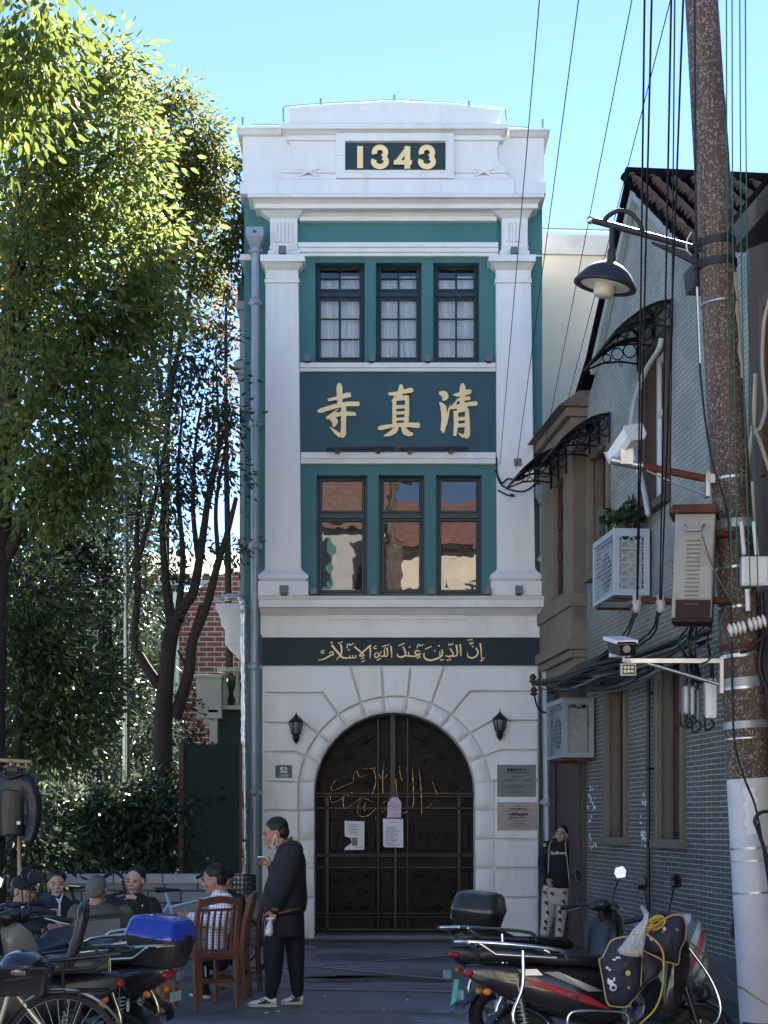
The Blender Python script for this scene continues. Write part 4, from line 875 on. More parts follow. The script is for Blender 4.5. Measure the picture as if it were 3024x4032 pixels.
mx = n.nodes.new('ShaderNodeMix'); mx.data_type = 'RGBA'; link(n, m3.outputs[0], mx.inputs[0]); link(n, cr.outputs[0], mx.inputs[6]); mx.inputs[7].default_value = (.27, .21, .175, 1); link(n, mx.outputs[2], b.inputs['Base Color'])
bp = n.nodes.new('ShaderNodeBump'); bp.inputs['Strength'].default_value = .4; bp.inputs['Distance'].default_value = .004; link(n, m3.outputs[0], bp.inputs['Height']); link(n, bp.outputs[0], b.inputs['Normal'])
pole = thing('utility_pole', 'thick pebble concrete utility pole painted white at the bottom', 'pole', pole_c(0)); PL = pole.location
mb = MB(); zs = [2.0 + k * .5 for k in range(19)]; mb.tube([pole_c(z) - PL for z in zs], [pole_r(z) for z in zs], 28); mb.build('shaft', pm, pole)
mb = MB(); zs = [-.05, .5, 1, 1.5, 2.0]; mb.tube([pole_c(z) - PL for z in zs], [pole_r(z) + .003 for z in zs], 28); mb.build('white_base', mat('white_pole_paint', (.55, .56, .60), .75, var=.06, bump=.35, bscale=35, dirt=(.30, .30, .32, .6), dscale=2.5), pole)
mb = MB()                                                   # pale plaster patch up the sunny side
for z0, z1, a0, a1 in ((5.2, 6.05, -50, 28), (6.7, 7.5, -25, 25), (1.55, 1.92, -118, -88)):
    rg = []
    for k in range(9):
        z = z0 + (z1 - z0) * k / 8; c = pole_c(z) - PL; r = pole_r(z) + .006; j = 6 * math.sin(k * 2.3)
        rg.append([c + Vector((r * math.cos(R(a0 + j + (a1 - a0) * q / 8)), r * math.sin(R(a0 + j + (a1 - a0) * q / 8)), 0)) for q in range(9)])
    mb.loft(rg, closed=False, caps=False)
[q_.build('plaster_patch', mat('white_plaster', (.72, .72, .73), .9), pole) for q_ in clusters(mb)]
def band(z, h, m, extra=.008):
    mb = MB(); c = pole_c(z) - PL; r = pole_r(z); tl = Vector((-.0604, 0, 1)); mb.tube([c - tl * h / 2, c + tl * h / 2], r + extra, 28); mb.build('steel_band', m, pole)
def zp(y): return EH + (HY - y) / F * YP
for y, h, m in ((2585, .03, STEEL), (2690, .075, GREYP), (2712, .02, STEEL), (2855, .06, GREYP), (2908, .012, STEEL), (3337, .02, STEEL), (3386, .012, STEEL), (3511, .016, STEEL), (2070, .07, GREYP), (1890, .02, STEEL), (1200, .012, STEEL), (2240, .02, STEEL), (2395, .02, STEEL), (2550, .05, RUST)): band(zp(y), h, m)
def PX(x, y, Y=12.3): return P(x, y, Y)
# street lamp on its curved arm
LY = 12.25; c = PX(2752, 978, LY); lamp = thing('street_lamp', 'black hanging street lamp with white dome inside on a curved pole arm', 'lamp', c)
DK = mat('dark_grey_lamp_paint', (.020, .022, .026), .5, .0)
def LP_(x, y, Y=LY): return PX(x, y, Y) - c
mb = MB(); mb.tube([LP_(2336, 868), LP_(2400, 885), LP_(2760, 984, 12.3)], .026, 10); mb.tube([LP_(2410, 894), LP_(2408, 1000)], .022, 8); hoop = smoothline([LP_(2375, 880), LP_(2395, 850), LP_(2435, 830), (LP_(2480, 838)), LP_(2515, 872), LP_(2532, 916)], 5); mb.tube(hoop, .020, 8, flat=1.0)
mb.prism([LP_(2566, 950), LP_(2745, 1000), LP_(2745, 1042), LP_(2720, 1030), LP_(2570, 956)], [LP_(2566, 950) + Vector((0, .03, 0)), LP_(2745, 1000) + Vector((0, .03, 0)), LP_(2745, 1042) + Vector((0, .03, 0)), LP_(2720, 1030) + Vector((0, .03, 0)), LP_(2570, 956) + Vector((0, .03, 0))])
mb.lathe([(.03, -.09), (.034, -.08), (.034, .02), (.028, .04)], LP_(2408, 1000), 10); mb.ell(LP_(2407, 1024), (.035, .03, .045), 10, 6); mb.build('arm', DK, lamp)
mb = MB(); mb.ell(LP_(2325, 866), .034, 12, 8); mb.build('ball_finial', CHROME, lamp)
LT = Matrix.Rotation(R(11), 3, 'Y') @ Matrix.Rotation(R(5), 3, 'X'); sc_ = LP_(2385, 1112)
mb = MB(); mb.lathe([(.03, .165), (.05, .16), (.12, .13), (.19, .075), (.235, .01), (.252, -.02), (.252, -.035), (.20, -.032), (.196, -.02)], sc_, 32, LT); mb.build('shade', DK, lamp)
mb = MB(); mb.lathe([(.196, -.02), (.15, .05), (.06, .085), (.0, .09)], sc_ - Vector((0, 0, .004)), 28, LT); mb.build('reflector', mat('white_enamel', (.7, .68, .62), .3), lamp)
mb = MB(); mb.lathe([(.078, .03), (.085, -.05), (.08, -.10), (.06, -.115), (.0, -.12)], sc_, 20, LT); mb.build('bulb', mat('milky_bulb_glass', (.55, .52, .40), .25, spec=.6), lamp)
for y in (952, 1036):
    mb = MB(); z = EH + (HY - y) / F * 12.35; q = pole_c(z) - c; tl = Vector((-.0604, 0, 1)); mb.tube([q - tl * .03, q + tl * .03], pole_r(z) + .012, 24); mb.box(q.x - pole_r(z) - .05, q.x - pole_r(z) + .01, q.y - .05, q.y + .05, q.z - .03, q.z + .03); mb.build('clamp', DK, lamp)
mb = MB(); mb.tube(smoothline([LP_(2722, 915, 12.15), LP_(2704, 950, 12.1), LP_(2706, 985, 12.1), LP_(2722, 1005, 12.15)], 4), .006, 5); mb.build('lamp_wire', PLASTW, lamp)
# upper box camera on a rusty arm
c = PX(2440, 1780); cam1 = thing('security_camera', 'white box security camera on a rusty pole arm, upper of two', 'camera', c)
def C1(x, y, Y=12.3): return PX(x, y, Y) - c
ax = (C1(2497, 1690, 12.15) - C1(2425, 1795, 12.5)).normalized(); M1 = Matrix.Identity(3); zv = ax; xv = Vector((1, 0, .35)); xv = (xv - zv * xv.dot(zv)).normalized(); yv = zv.cross(xv); M1 = Matrix((xv, yv, zv)).transposed()
def oct_ring(h, w, d, z): return [M1 @ Vector((x, y, z)) for x, y in ((-w, -d * .4), (-w * .6, -d), (w * .6, -d), (w, -d * .4), (w, d), (-w, d))]
mb = MB(); cc = C1(2463, 1752); mb.loft([[p + cc for p in oct_ring(0, .07, .06, z)] for z in (-.19, .19)], smooth=False); mb.build('housing', PLASTW, cam1, .006)
mb = MB(); mb.loft([[p + cc for p in oct_ring(0, .085, .075, z)] for z in (-.20, -.197)], smooth=False); mb.loft([[p + cc + M1 @ Vector((0, -.012, 0)) for p in oct_ring(0, .085, .07, z)] for z in (.1905, .205)], smooth=False); q = cc + M1 @ Vector((0, .01, .215)); mb.ell(q, .016, 8, 5); [q_.build('end_plate', mat('camera_grey', (.5, .52, .55), .4), cam1) for q_ in clusters(mb)]
mb = MB(); mb.tube([C1(2405, 1812), C1(2530, 1836)], .034, 10); mb.box(*(C1(2465, 1800).x - .05, C1(2465, 1800).x + .05), -.05, .05, C1(0, 1812).z - .04, C1(0, 1790).z + .06); mb.build('mount', STEEL, cam1)
mb = MB(); mb.tube([C1(2520, 1832), C1(2772, 1884)], .03, 10); mb.build('rusty_arm', mat('red_rust_tube', (.13, .035, .022), .75, .2, var=.35, vscale=12), cam1)
mb = MB(); mb.tube([C1(2545, 1852), C1(2660, 1905), C1(2785, 1952)], .014, 6, flat=.4); mb.box(C1(2775, 0).x, C1(2790, 0).x, -.05, .05, C1(0, 1958).z, C1(0, 1860).z); mb.box(C1(2790, 0).x, C1(2812, 0).x, -.04, .04, C1(0, 1905).z, C1(0, 1870).z); mb.build('brace', STEEL, cam1)
# lower bullet camera and LED lamp on a square arm
c = PX(2470, 2600, 12.2); cam2 = thing('security_camera', 'white hooded security camera facing the alley, lower of two', 'camera', c)
def C2(x, y, Y=12.2): return PX(x, y, Y) - c
mb = MB(); f = [C2(2433, 2532, 12.0), C2(2506, 2530, 12.0), C2(2504, 2582, 12.03), C2(2438, 2584, 12.03)]; bk = [p + Vector((-.045, .30, .06)) for p in f]; mb.hexa(f, bk); mb.build('body', mat('black_camera_front', (.012, .012, .014), .15), cam2, .012)
mb = MB(); f = [C2(2426, 2522, 11.97), C2(2513, 2520, 11.97), C2(2513, 2534, 11.97), C2(2508, 2533, 11.97), C2(2506, 2526.5, 11.97), C2(2432, 2528.5, 11.97), C2(2430, 2536, 11.97), C2(2426, 2537, 11.97)]; mb.prism(f, [p + Vector((-.05, .36, .075)) for p in f]); mb.box(C2(2412, 0).x, C2(2494, 0).x, .12, .2, C2(0, 2580).z, C2(0, 2510).z); mb.build('hood', PLASTW, cam2, .008)
mb = MB(); mb.tube([C2(2468, 2555, 11.995), C2(2468, 2555, 11.98)], .03, 14); mb.build('lens', BLACKGL, cam2)
mb = MB(); mb.tube([C2(2460, 2585), C2(2458, 2606)], .02, 8); mb.box(C2(2455, 0).x, C2(2835, 0).x, -.02, .02, C2(0, 2614).z + .006, C2(0, 2594).z); mb.tube([C2(2550, 2612), C2(2830, 2694)], .017, 6); mb.box(C2(2832, 0).x, C2(2846, 0).x, -.03, .03, C2(0, 2730).z, C2(0, 2588).z); mb.build('arm', STEEL, cam2)
led = thing('led_lamp', 'small square LED lamp with six lenses under the lower camera', 'lamp', PX(2475, 2636, 12.1)); mb = MB(); mb.box(-.062, .062, -.0, .05, -.05, .05); mb.build('housing', GREYP, led, .005)
mb = MB(); mb.box(-.048, .048, -.006, -.001, -.037, .037); mb.build('panel', BLACKPL, led); mb = MB(); 
for i in range(3):
    for j in range(2): mb.ell((-.028 + .028 * i, -.008, -.015 + .03 * j), (.013, .006, .013), 10, 6)
mb.build('lenses', mat('warm_led_lens', (.75, .68, .40), .3), led); mb = MB(); mb.box(-.02, .02, .01, .04, .05, .075); mb.build('hinge', GREYP, led)
# grey metal cabinet with rusty cover
c = PX(2735, 2240, 12.25); cab = thing('metal_cabinet', 'pale grey slatted metal cabinet with rusty lid strapped to the pole', 'cabinet', c); cab.rotation_euler = (0, R(2.2), R(-15))
hw, hd, hh = .155, .16, .41; CABM = mat('grey_cabinet_paint', (.27, .27, .25), .55, .2, var=.1, dirt=(.16, .09, .05, .8), dscale=4)
mb = MB(); mb.box(-hw, hw, -hd, hd, -hh, hh); mb.build('casing', CABM, cab, .006)
mb = MB(); mb.box(-hw + .01, hw - .01, -hd - .006, -hd, -hh + .15, hh - .02); dr = mb.build('door', CABM, cab, .003)
mb = MB()
for k in range(16): z = hh - .22 - k * .033; mb.hexa([(-.06, -hd - .0065, z), (.05, -hd - .0065, z), (.05, -hd - .0065, z + .012), (-.06, -hd - .0065, z + .012)], [(-.055, -hd - .016, z + .001), (.045, -hd - .016, z + .001), (.05, -hd - .0068, z + .011), (-.06, -hd - .0068, z + .011)])
sub(mb.build('louvres', CABM, None), dr)
mb = MB(); mb.tube([(-.08, -hd, hh - .09), (-.08, -hd - .04, hh - .1), (-.06, -hd - .05, hh - .14), (.05, -hd - .05, hh - .14), (.07, -hd - .04, hh - .1), (.07, -hd, hh - .09)], .01, 6); sub(mb.build('handle', STEEL, None), dr)
mb = MB()
for i in range(3):
    for j in range(9): mb.box(-hw - .012, -hw, -hd + .05 + i * .07, -hd + .08 + i * .07, -hh + .08 + j * .045, -hh + .095 + j * .045)
mb.build('side_vents', BLACKPL, cab)
mb = MB(); mb.hexa([(-hw - .05, -hd - .05, hh), (hw + .02, -hd - .05, hh), (hw + .02, hd + .02, hh), (-hw - .05, hd + .02, hh)], [(-hw - .02, -hd - .02, hh + .07), (hw, -hd - .02, hh + .07), (hw, hd, hh + .09), (-hw - .02, hd, hh + .09)]); mb.build('lid', RUST, cab, .005)
mb = MB(); mb.box(-hw + .03, hw - .01, -hd - .012, -hd - .001, -hh, -hh + .14); mb.hexa([(-hw, -hd, -hh - .03), (hw, -hd, -hh - .03), (hw, hd, -hh - .03), (-hw, hd, -hh - .03)], [(-hw + .01, -hd, -hh - .001), (hw - .01, -hd, -hh - .001), (hw - .01, hd, -hh - .001), (-hw + .01, hd, -hh - .001)]); mb.build('rusty_foot', mat('dark_rust', (.035, .014, .012), .8), cab)
mb = MB()
for z in (.28, -.25): mb.tube([(hw, 0, z), (hw + .14, .05, z)], .03, 8)
mb.build('strap', RUST, cab)
# white junction box with stub conduits
c = PX(2968, 2250, 12.1); jb = thing('junction_box', 'white plastic junction box on the right side of the pole', 'box', c); mb = MB(); mb.box(-.10, .108, -.03, .05, -.115, .115); mb.build('casing', PLASTW, jb, .008); mb = MB(); mb.box(-.085, .095, -.038, -.031, -.1, .1); mb.build('lid', PLASTW, jb, .004)
for (xa, ya), (xb, yb), r in (((2919, 2054), (2930, 2184), .018), ((2968, 2054), (2980, 2186), .018), ((2942, 2320), (2946, 2406), .02)): mb = MB(); mb.tube([PX(xa, ya, 12.12) - c, PX(xb, yb, 12.12) - c], r, 10); mb.build('conduit', PLASTW, jb)
# insulator strings
for (x0, y0), (x1, y1), n_, lab in (((2866, 2484), (2936, 2468), 4, 'left string of white porcelain insulators on the pole'), ((2944, 2462), (3016, 2444), 4, 'right string of white porcelain insulators on the pole')):
    a, b = PX(x0, y0, 12.08), PX(x1, y1, 12.08); t = thing('insulator_string', lab, 'insulator', a, 'porcelain insulators on the pole'); dv = b - a; q = dv.to_track_quat('Z', 'Y').to_matrix()
    for k in range(n_): mb = MB(); mb.lathe([(.012, -.018), (.03, -.014), (.052, -.004), (.055, .004), (.03, .016), (.012, .018)], dv * (k + .5) / n_, 16, q); mb.build('disc', mat('porcelain', (.72, .70, .66), .2), t)
    mb = MB(); mb.tube([-dv * .06, dv * 1.06], .01, 6); mb.build('pin', RUST, t)
# small grey service boxes hanging left of the pole
for x0, x1, y0, y1, m, lab in ((2690, 2712, 2700, 2815, GREYP, 'narrow grey splice box, leftmost beside the pole'), (2714, 2734, 2702, 2818, GREYP, 'narrow grey splice box, second from the left beside the pole'), (2738, 2754, 2716, 2838, GREYBOX, 'thin dark grey splice box beside the pole'), (2774, 2820, 2672, 2830, PLASTW, 'long white plastic splice box with rounded ends beside the pole')):
    a, b = PX(x0, y1, 12.5), PX(x1, y0, 12.5); t = thing('splice_box', lab, 'box', a.lerp(b, .5), 'splice boxes beside the pole'); w_, h_ = (b.x - a.x) / 2, (b.z - a.z) / 2
    mb = MB(); mb.box(-w_, w_, -.05, .05, -h_, h_); mb.build('casing', m, t, .016); mb = MB(); mb.box(-w_ * .1, w_ * .1, -.058, -.051, -h_ * .9, h_ * .9); mb.build('rib', m, t)
    mb = MB(); mb.tube(smoothline([(0, 0, h_), (.01, .02, h_ + .12), (-.02, .0, h_ + .28)], 4), .012, 6); mb.tube(smoothline([(0, 0, -h_), (.03, 0, -h_ - .05), (-.03, .02, -h_ - .09), (-.05, 0, -h_ + .02)], 4), .011, 6); mb.build('tail_cable', CABLE, t)
# crossarm with insulators under the upper cage
t = thing('crossarm', 'rusty crossarm with two small insulators left of the cabinet', 'bracket', PX(2600, 2370, 12.4)); L0 = t.location
mb = MB(); mb.tube([PX(2490, 2362, 12.4) - L0, PX(2800, 2376, 12.4) - L0], .028, 8); mb.build('beam', RUST, t)
for x in (2508, 2602):
    mb = MB(); mb.lathe([(.02, -.09), (.04, -.06), (.03, -.04), (.045, -.01), (.03, .02), (.04, .045), (.015, .06)], PX(x, 2368, 12.36) - L0, 12); mb.build('insulator', mat('grey_porcelain', (.3, .3, .3), .3), t)
t = thing('cable_bracket', 'iron bracket with brown insulators holding cables at the gatehouse corner', 'bracket', PX(2150, 2700, 20.3)); L0 = t.location
mb = MB(); mb.tube([PX(2095, 2692, 20.2) - L0, PX(2250, 2686, 20.0) - L0], .035, 6); mb.build('beam', RUST, t)
for x, y in ((2098, 2672), (2102, 2722), (2168, 2716), (2240, 2668)): mb = MB(); mb.lathe([(.02, -.06), (.055, -.04), (.03, -.01), (.05, .02), (.02, .06)], PX(x, y, 20.1) - L0, 10); mb.build('insulator', RUST, t)
# ---- wires
def wire(pts, r, name, label, m=CABLE, group=None, sag=0.0, n=14):
    pts = [Vector(p) for p in pts]
    if len(pts) == 2:
        a, b = pts; pts = [a.lerp(b, k / n) - Vector((0, 0, sag * 4 * (k / n) * (1 - k / n))) for k in range(n + 1)]
    else: pts = smoothline(pts, 6)
    mb = MB(); mb.tube(pts, r, 6); return tag(mb.build(name, m), label, 'cable', group)
for (a, b, lab) in (((1968, 1830), (2124, 0), 'thin overhead wire, leftmost of four crossing the facade to the sky'), ((2032, 1850), (2278, 0), 'thin overhead wire, second from the left of four crossing the sky'), ((2142, 1770), (2488, 0), 'thin overhead wire, third from the left of four crossing the sky'), ((2188, 1765), (2640, 0), 'thin overhead wire, rightmost of four thin ones crossing the sky')):
    p, q = P(*a, 21.0), P(*b, 11.0); wire([p, q + (q - p) * .6], .0042, 'overhead_wire', lab, group='thin wires from the gatehouse')
for (a, b, lab) in (((2508, 2362), (2538, 0), 'thick black wire, leftmost of five running down beside the pole'), ((2510, 2362), (2566, 0), 'thick black wire, second of five running down beside the pole'), ((2598, 2362), (2643, 0), 'thick black wire, middle one of five running down beside the pole'), ((2638, 2010), (2657, 0), 'thick black wire, fourth of five running down beside the pole'), ((2604, 2362), (2690, 0), 'thick black wire, nearest the pole of five running down')):
    p, q = P(*a, 12.33), P(*b, 8.6); wire([p, q + (q - p) * .5], .0062 if 'fourth' not in lab else .0045, 'overhead_wire', lab, group='thick wires beside the pole')
GREENW = mat('green_wire', (.020, .115, .085), .5)
for pts, lab in (([(2860, -200), (2862, 650), (2868, 1300), (2876, 2000), (2880, 2370)], 'green wire down the middle of the pole'), ([(2882, -200), (2884, 650), (2890, 1300), (2900, 2000), (2905, 2370)], 'green wire along the right of the pole'), ([(2912, -200), (2916, 650), (2924, 1300), (2944, 2000), (2955, 2330)], 'green wire just right of the pole, ending at the white box'), ([(2934, -200), (2938, 650), (2948, 1300), (2975, 2000), (2985, 2330)], 'green wire farthest right of the pole')):
    wire([PX(x, y, 11.95) for x, y in pts], .0052, 'hanging_wire', lab, GREENW, 'green wires on the pole')
wire([PX(2735, 0, 12.15), PX(2740, 900, 12.15), PX(2746, 1200, 12.12), PX(2760, 1500, 12.12), PX(2800, 1800, 12.1), PX(2868, 2050, 12.1), PX(2880, 2500, 12.1), PX(2890, 2900, 12.08), PX(2930, 3060, 12.08), PX(2980, 3200, 12.1), PX(3030, 3500, 12.1)], .009, 'pole_cable', 'dark cable winding down the face of the pole')
wire([PX(2745, 1130, 12.05), PX(2750, 1250, 12.05), PX(2758, 1430, 12.05)], .008, 'pole_cable', 'white exposed cable on the left edge of the pole', PLASTW)
wire([PX(2763, 2105, 12.0), PX(2800, 2215, 12.0), PX(2870, 2350, 12.0), PX(2945, 2440, 12.0)], .006, 'pole_cable', 'slack grey wire from the cabinet handle to the insulators', mat('grey_wire', (.10, .09, .09), .5))
wire([PX(2862, 2392, 12.0), PX(2840, 2440, 12.0), PX(2825, 2530, 12.05), PX(2800, 2590, 12.1), PX(2760, 2610, 12.2), PX(2700, 2590, 12.3)], .007, 'pole_cable', 'green cable looping from the pole below the cabinet', GREENW)
wire([PX(2868, 2490, 12.0), PX(2880, 2520, 12.0), PX(2920, 2560, 12.0)], .006, 'pole_cable', 'short green cable below the left insulators', GREENW)
wire([PX(2915, 2570, 12.0), PX(2950, 2560, 12.0), PX(2980, 2530, 12.0), PX(3020, 2500, 12.0)], .014, 'pole_cable', 'thick black loop of cable right of the pole')
wire([PX(2998, 2330, 12.2), PX(3005, 2500, 12.2), PX(2990, 2620, 12.2), PX(3020, 2720, 12.2)], .02, 'pole_cable', 'thick black cable hanging at the right edge')
wire([PX(3040, 3195, 12), PX(2995, 3200, 12), PX(2972, 3230, 12), PX(2985, 3270, 12), PX(3030, 3420, 12), PX(3050, 3600, 12)], .016, 'pole_cable', 'rusty black conduit crossing the white part of the pole')
PIPEW = mat('pale_grey_conduit', (.42, .46, .50), .5)
wire([WP(ws(2650), .12, wz(2650, 1335)), WP(ws(2645), .14, wz(2645, 1380)), WP(ws(2590), .14, wz(2590, 1470)), WP(ws(2545), .14, wz(2545, 1600)), WP(ws(2535), .14, wz(2535, 1750)), WP(ws(2580), .14, wz(2580, 1900)), WP(ws(2605), .14, wz(2605, 2030))], .028, 'conduit_hose', 'pale grey hose curling down the brick wall past the white window', PIPEW)
wire([P(3030, 1180, 12.6), P(3008, 1280, 12.6), P(3003, 1450, 12.6), P(3015, 1600, 12.6), P(2990, 1690, 12.6), P(2960, 1680, 12.6), P(2985, 1720, 12.6), P(3030, 1850, 12.6)], .017, 'conduit_hose', 'cream wrapped hose bending at the right edge above the white box', mat('cream_pipe_wrap2', (.45, .43, .37), .7))
rr = random.Random(11)
for k in range(16):                                       # bundle from the gatehouse corner to the pole
    a = P(2100 + rr.random() * 150, 2672 + rr.random() * 45, 20.1 - rr.random() * .4); b = PX(2800 - rr.random() * 90, 2440 + rr.random() * 130, 12.5); 
    mid = a.lerp(b, .55) + Vector((rr.uniform(-.12, .1), 0, -rr.uniform(.02, .3)))
    wire([a, a.lerp(mid, .5) - Vector((0, 0, rr.random() * .1)), mid, mid.lerp(b, .5) - Vector((rr.uniform(-.05, .05), 0, rr.random() * .08)), b], rr.choice([.008, .01, .012, .016]), 'bundled_cable', 'black cable in the tangled bundle between gatehouse corner and pole', CABLE if rr.random() < .8 else mat('grey_cable', (.16, .17, .18), .5), 'cables of the tangled bundle')
for k, (x, y) in enumerate(((2505, 2400), (2508, 2415), (2596, 2395), (2600, 2410))): wire([PX(x, y, 12.4), PX(x - 80, y + 130, 14.5), P(2180 - k * 12 + 40, 2690, 20.0)], .010, 'bundled_cable', 'straight black cable slanting from the crossarm to the gatehouse corner', group='slanting cables under the crossarm')
for k in range(7):
    x0 = 2700 + rr.random() * 110; wire([PX(x0, 2440 + rr.random() * 40, 12.3), PX(x0 - 40 + rr.random() * 60, 2530, 12.25), PX(x0 - 20 + rr.random() * 40, 2600, 12.3), PX(x0 + rr.random() * 30, 2690, 12.45)], .007, 'dangling_cable', 'thin black cable dangling under the cabinet', group='cables dangling under the cabinet')
for pts, lab in (([(1955, 1800), (1960, 1880), (1990, 1920), (2060, 1935), (2110, 1905)], 'black cable loop hanging on the right pilaster below the floodlight'), ([(1950, 1850), (1975, 1900), (2000, 1885), (2040, 1890), (2080, 1870)], 'black cable knot at the right pilaster, upper strand'), ([(1960, 1930), (2000, 1950), (2025, 1953), (2010, 1945)], 'short black cable end curling on the right pilaster'), ([(2100, 2720), (2115, 2780), (2140, 2805), (2180, 2800)], 'black cable loop dropping from the corner bracket')):
    wire([A(x, y, .16) if y < 2500 else P(x, y, 20.2) for x, y in pts], .012, 'wall_cable', lab)
# ================================================================== ground
def GP(x, y, z=0.0): Y = F * (EH - z) / (y - HY); return Vector(((x - CX) / F * Y, Y, z))
am = bpy.data.materials.new('asphalt'); am.use_nodes = True; n = am.node_tree; b = n.nodes['Principled BSDF']
tc = n.nodes.new('ShaderNodeTexCoord'); mp = n.nodes.new('ShaderNodeMapping'); mp.inputs['Scale'].default_value = (.35, 1.1, 1); link(n, tc.outputs['Object'], mp.inputs[0])
n1 = n.nodes.new('ShaderNodeTexNoise'); n1.inputs['Scale'].default_value = .8; n1.inputs['Detail'].default_value = 8; n1.inputs['Roughness'].default_value = .65; link(n, mp.outputs[0], n1.inputs['Vector'])
c1 = n.nodes.new('ShaderNodeValToRGB'); e = c1.color_ramp.elements; e[0].position = .40; e[0].color = (.095, .095, .098, 1); e[1].position = .56; e[1].color = (.185, .185, .188, 1); link(n, n1.outputs['Fac'], c1.inputs[0])
n2 = n.nodes.new('ShaderNodeTexNoise'); n2.inputs['Scale'].default_value = 140; n2.inputs['Detail'].default_value = 3; link(n, tc.outputs['Object'], n2.inputs['Vector'])
m_ = n.nodes.new('ShaderNodeMix'); m_.data_type = 'RGBA'; m_.blend_type = 'OVERLAY'; m_.inputs[0].default_value = .6; link(n, c1.outputs[0], m_.inputs[6]); link(n, n2.outputs['Color'], m_.inputs[7]); 
bw = n.nodes.new('ShaderNodeRGBToBW'); link(n, n2.outputs['Color'], bw.inputs[0]); link(n, bw.outputs[0], m_.inputs[7]); link(n, m_.outputs[2], b.inputs['Base Color'])
rg = n.nodes.new('ShaderNodeMapRange'); rg.inputs[1].default_value = .4; rg.inputs[2].default_value = .56; rg.inputs[3].default_value = .38; rg.inputs[4].default_value = .8; link(n, n1.outputs['Fac'], rg.inputs[0]); link(n, rg.outputs[0], b.inputs['Roughness'])
bp = n.nodes.new('ShaderNodeBump'); bp.inputs['Strength'].default_value = .35; bp.inputs['Distance'].default_value = .004; link(n, n2.outputs['Fac'], bp.inputs['Height']); link(n, bp.outputs[0], b.inputs['Normal'])
mb = MB(); mb.poly([(-300, -200, -.012), (300, -200, -.012), (300, 500, -.012), (-300, 500, -.012)]); tag(mb.build('road', am), kind='structure')
LINE = mat('worn_road_paint', (.42, .37, .28), .8, var=.35, vscale=6, dirt=(.06, .06, .065, 1.0), dscale=5)
mb = MB(); 
for k, (x0, y0, x1, y1) in enumerate(((700, 3728, 2040, 3741), (600, 3850, 2000, 3742), (1000, 3781, 2000, 3878), (620, 3882, 1900, 3905), (560, 3760, 1180, 3790))):
    a, b_ = GP(x0, y0), GP(x1, y1); t = (b_ - a).normalized(); nn = Vector((-t.y, t.x, 0)) * .035; z = -.0035 + .0006 * k
    q = [a - nn, b_ - nn, b_ + nn, a + nn]; mb.poly([Vector((p.x, p.y, z)) for p in q])
tag(mb.build('road_marking', LINE), kind='structure')
PVM = mat('old_pavement', (.075, .075, .075), .85, var=.2, bump=.25, dirt=(.035, .035, .035, .7))
mb = MB(); mb.box(-3.2, 2.6, 20.75, 21.36, -.2, .012); mb.prism([WP(s, o, .05) for s, o in ((-9, .0), (5.4, .0), (5.4, .45), (-9, .32))], [WP(s, o, -.2) for s, o in ((-9, .0), (5.4, .0), (5.4, .45), (-9, .32))]); tag(mb.build('pavement', PVM, None, .012), kind='structure')
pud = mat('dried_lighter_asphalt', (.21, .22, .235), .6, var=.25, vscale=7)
rr = random.Random(21)
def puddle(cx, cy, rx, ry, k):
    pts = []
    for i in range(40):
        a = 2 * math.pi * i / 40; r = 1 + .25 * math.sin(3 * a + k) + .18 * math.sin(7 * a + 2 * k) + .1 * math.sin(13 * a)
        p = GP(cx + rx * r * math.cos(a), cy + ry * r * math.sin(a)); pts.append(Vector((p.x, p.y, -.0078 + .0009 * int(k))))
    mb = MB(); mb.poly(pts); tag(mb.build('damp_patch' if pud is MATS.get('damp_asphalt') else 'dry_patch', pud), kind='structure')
pud2 = mat('damp_asphalt', (.06, .061, .065), .4, var=.3, vscale=4); pud, pud_ = pud2, pud
for cx, cy, rx, ry, k in ((1480, 3852, 420, 13, 0.3), (1150, 3842, 300, 9, 0.7), (780, 3850, 260, 8, .5)): puddle(cx, cy, rx, ry, k)
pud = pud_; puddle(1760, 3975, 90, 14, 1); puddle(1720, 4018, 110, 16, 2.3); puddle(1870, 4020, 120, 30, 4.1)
mb = MB()
for k in range(12):
    p = GP(rr.uniform(930, 1700), rr.uniform(3780, 4030)); a = rr.random() * 3; l = rr.uniform(.008, .018); d = Vector((math.cos(a), math.sin(a), 0)) * l; e = Vector((-d.y, d.x, 0)) * .35; z = Vector((0, 0, -.010)); h = Vector((0, 0, .006))
    mb.hexa([p - d - e + z, p + d - e + z, p + d + e + z, p - d + e + z], [p - d - e + z + h, p + d - e + z + h, p + d + e + z + h, p - d + e + z + h])
tag(mb.build('litter', PAPER), kind='stuff')

# ================================================================== side wing of the mosque, left of the gatehouse
def wbx(mb, x0, x1, yt, yb, Y, dep): a, b = P(x0, yb, Y), P(x1, yt, Y); mb.box(a.x, b.x, Y, Y + dep, a.z, b.z)
mb = MB(); YW = 21.9
wbx(mb, 943, 975, 1215, 2345, 22.0, .5); wbx(mb, 930, 975, 1184, 1217, 21.95, .6); wbx(mb, 920, 985, 1422, 1446, 21.85, .7); wbx(mb, 926, 985, 1446, 1470, 21.9, .65); wbx(mb, 934, 975, 2120, 2140, 21.95, .6)
part(mb, 'side_pilaster', mat('grey_side_plaster', (.36, .37, .36), .8, bump=.15), bevel=.006)
mb = MB(); wbx(mb, 935, 975, 1115, 1184, 22.1, .5); wbx(mb, 950, 985, 780, 1115, 22.3, .5); part(mb, 'side_green_wall', TEAL)
mb = MB(); 
f = [P(x, y, YW) for x, y in ((849, 2375), (951, 2375), (951, 2538), (886, 2538), (886, 2462), (870, 2462), (868, 2432), (862, 2430), (862, 2402), (849, 2400))]; mb.prism(f, [p + Vector((0, .9, 0)) for p in f])
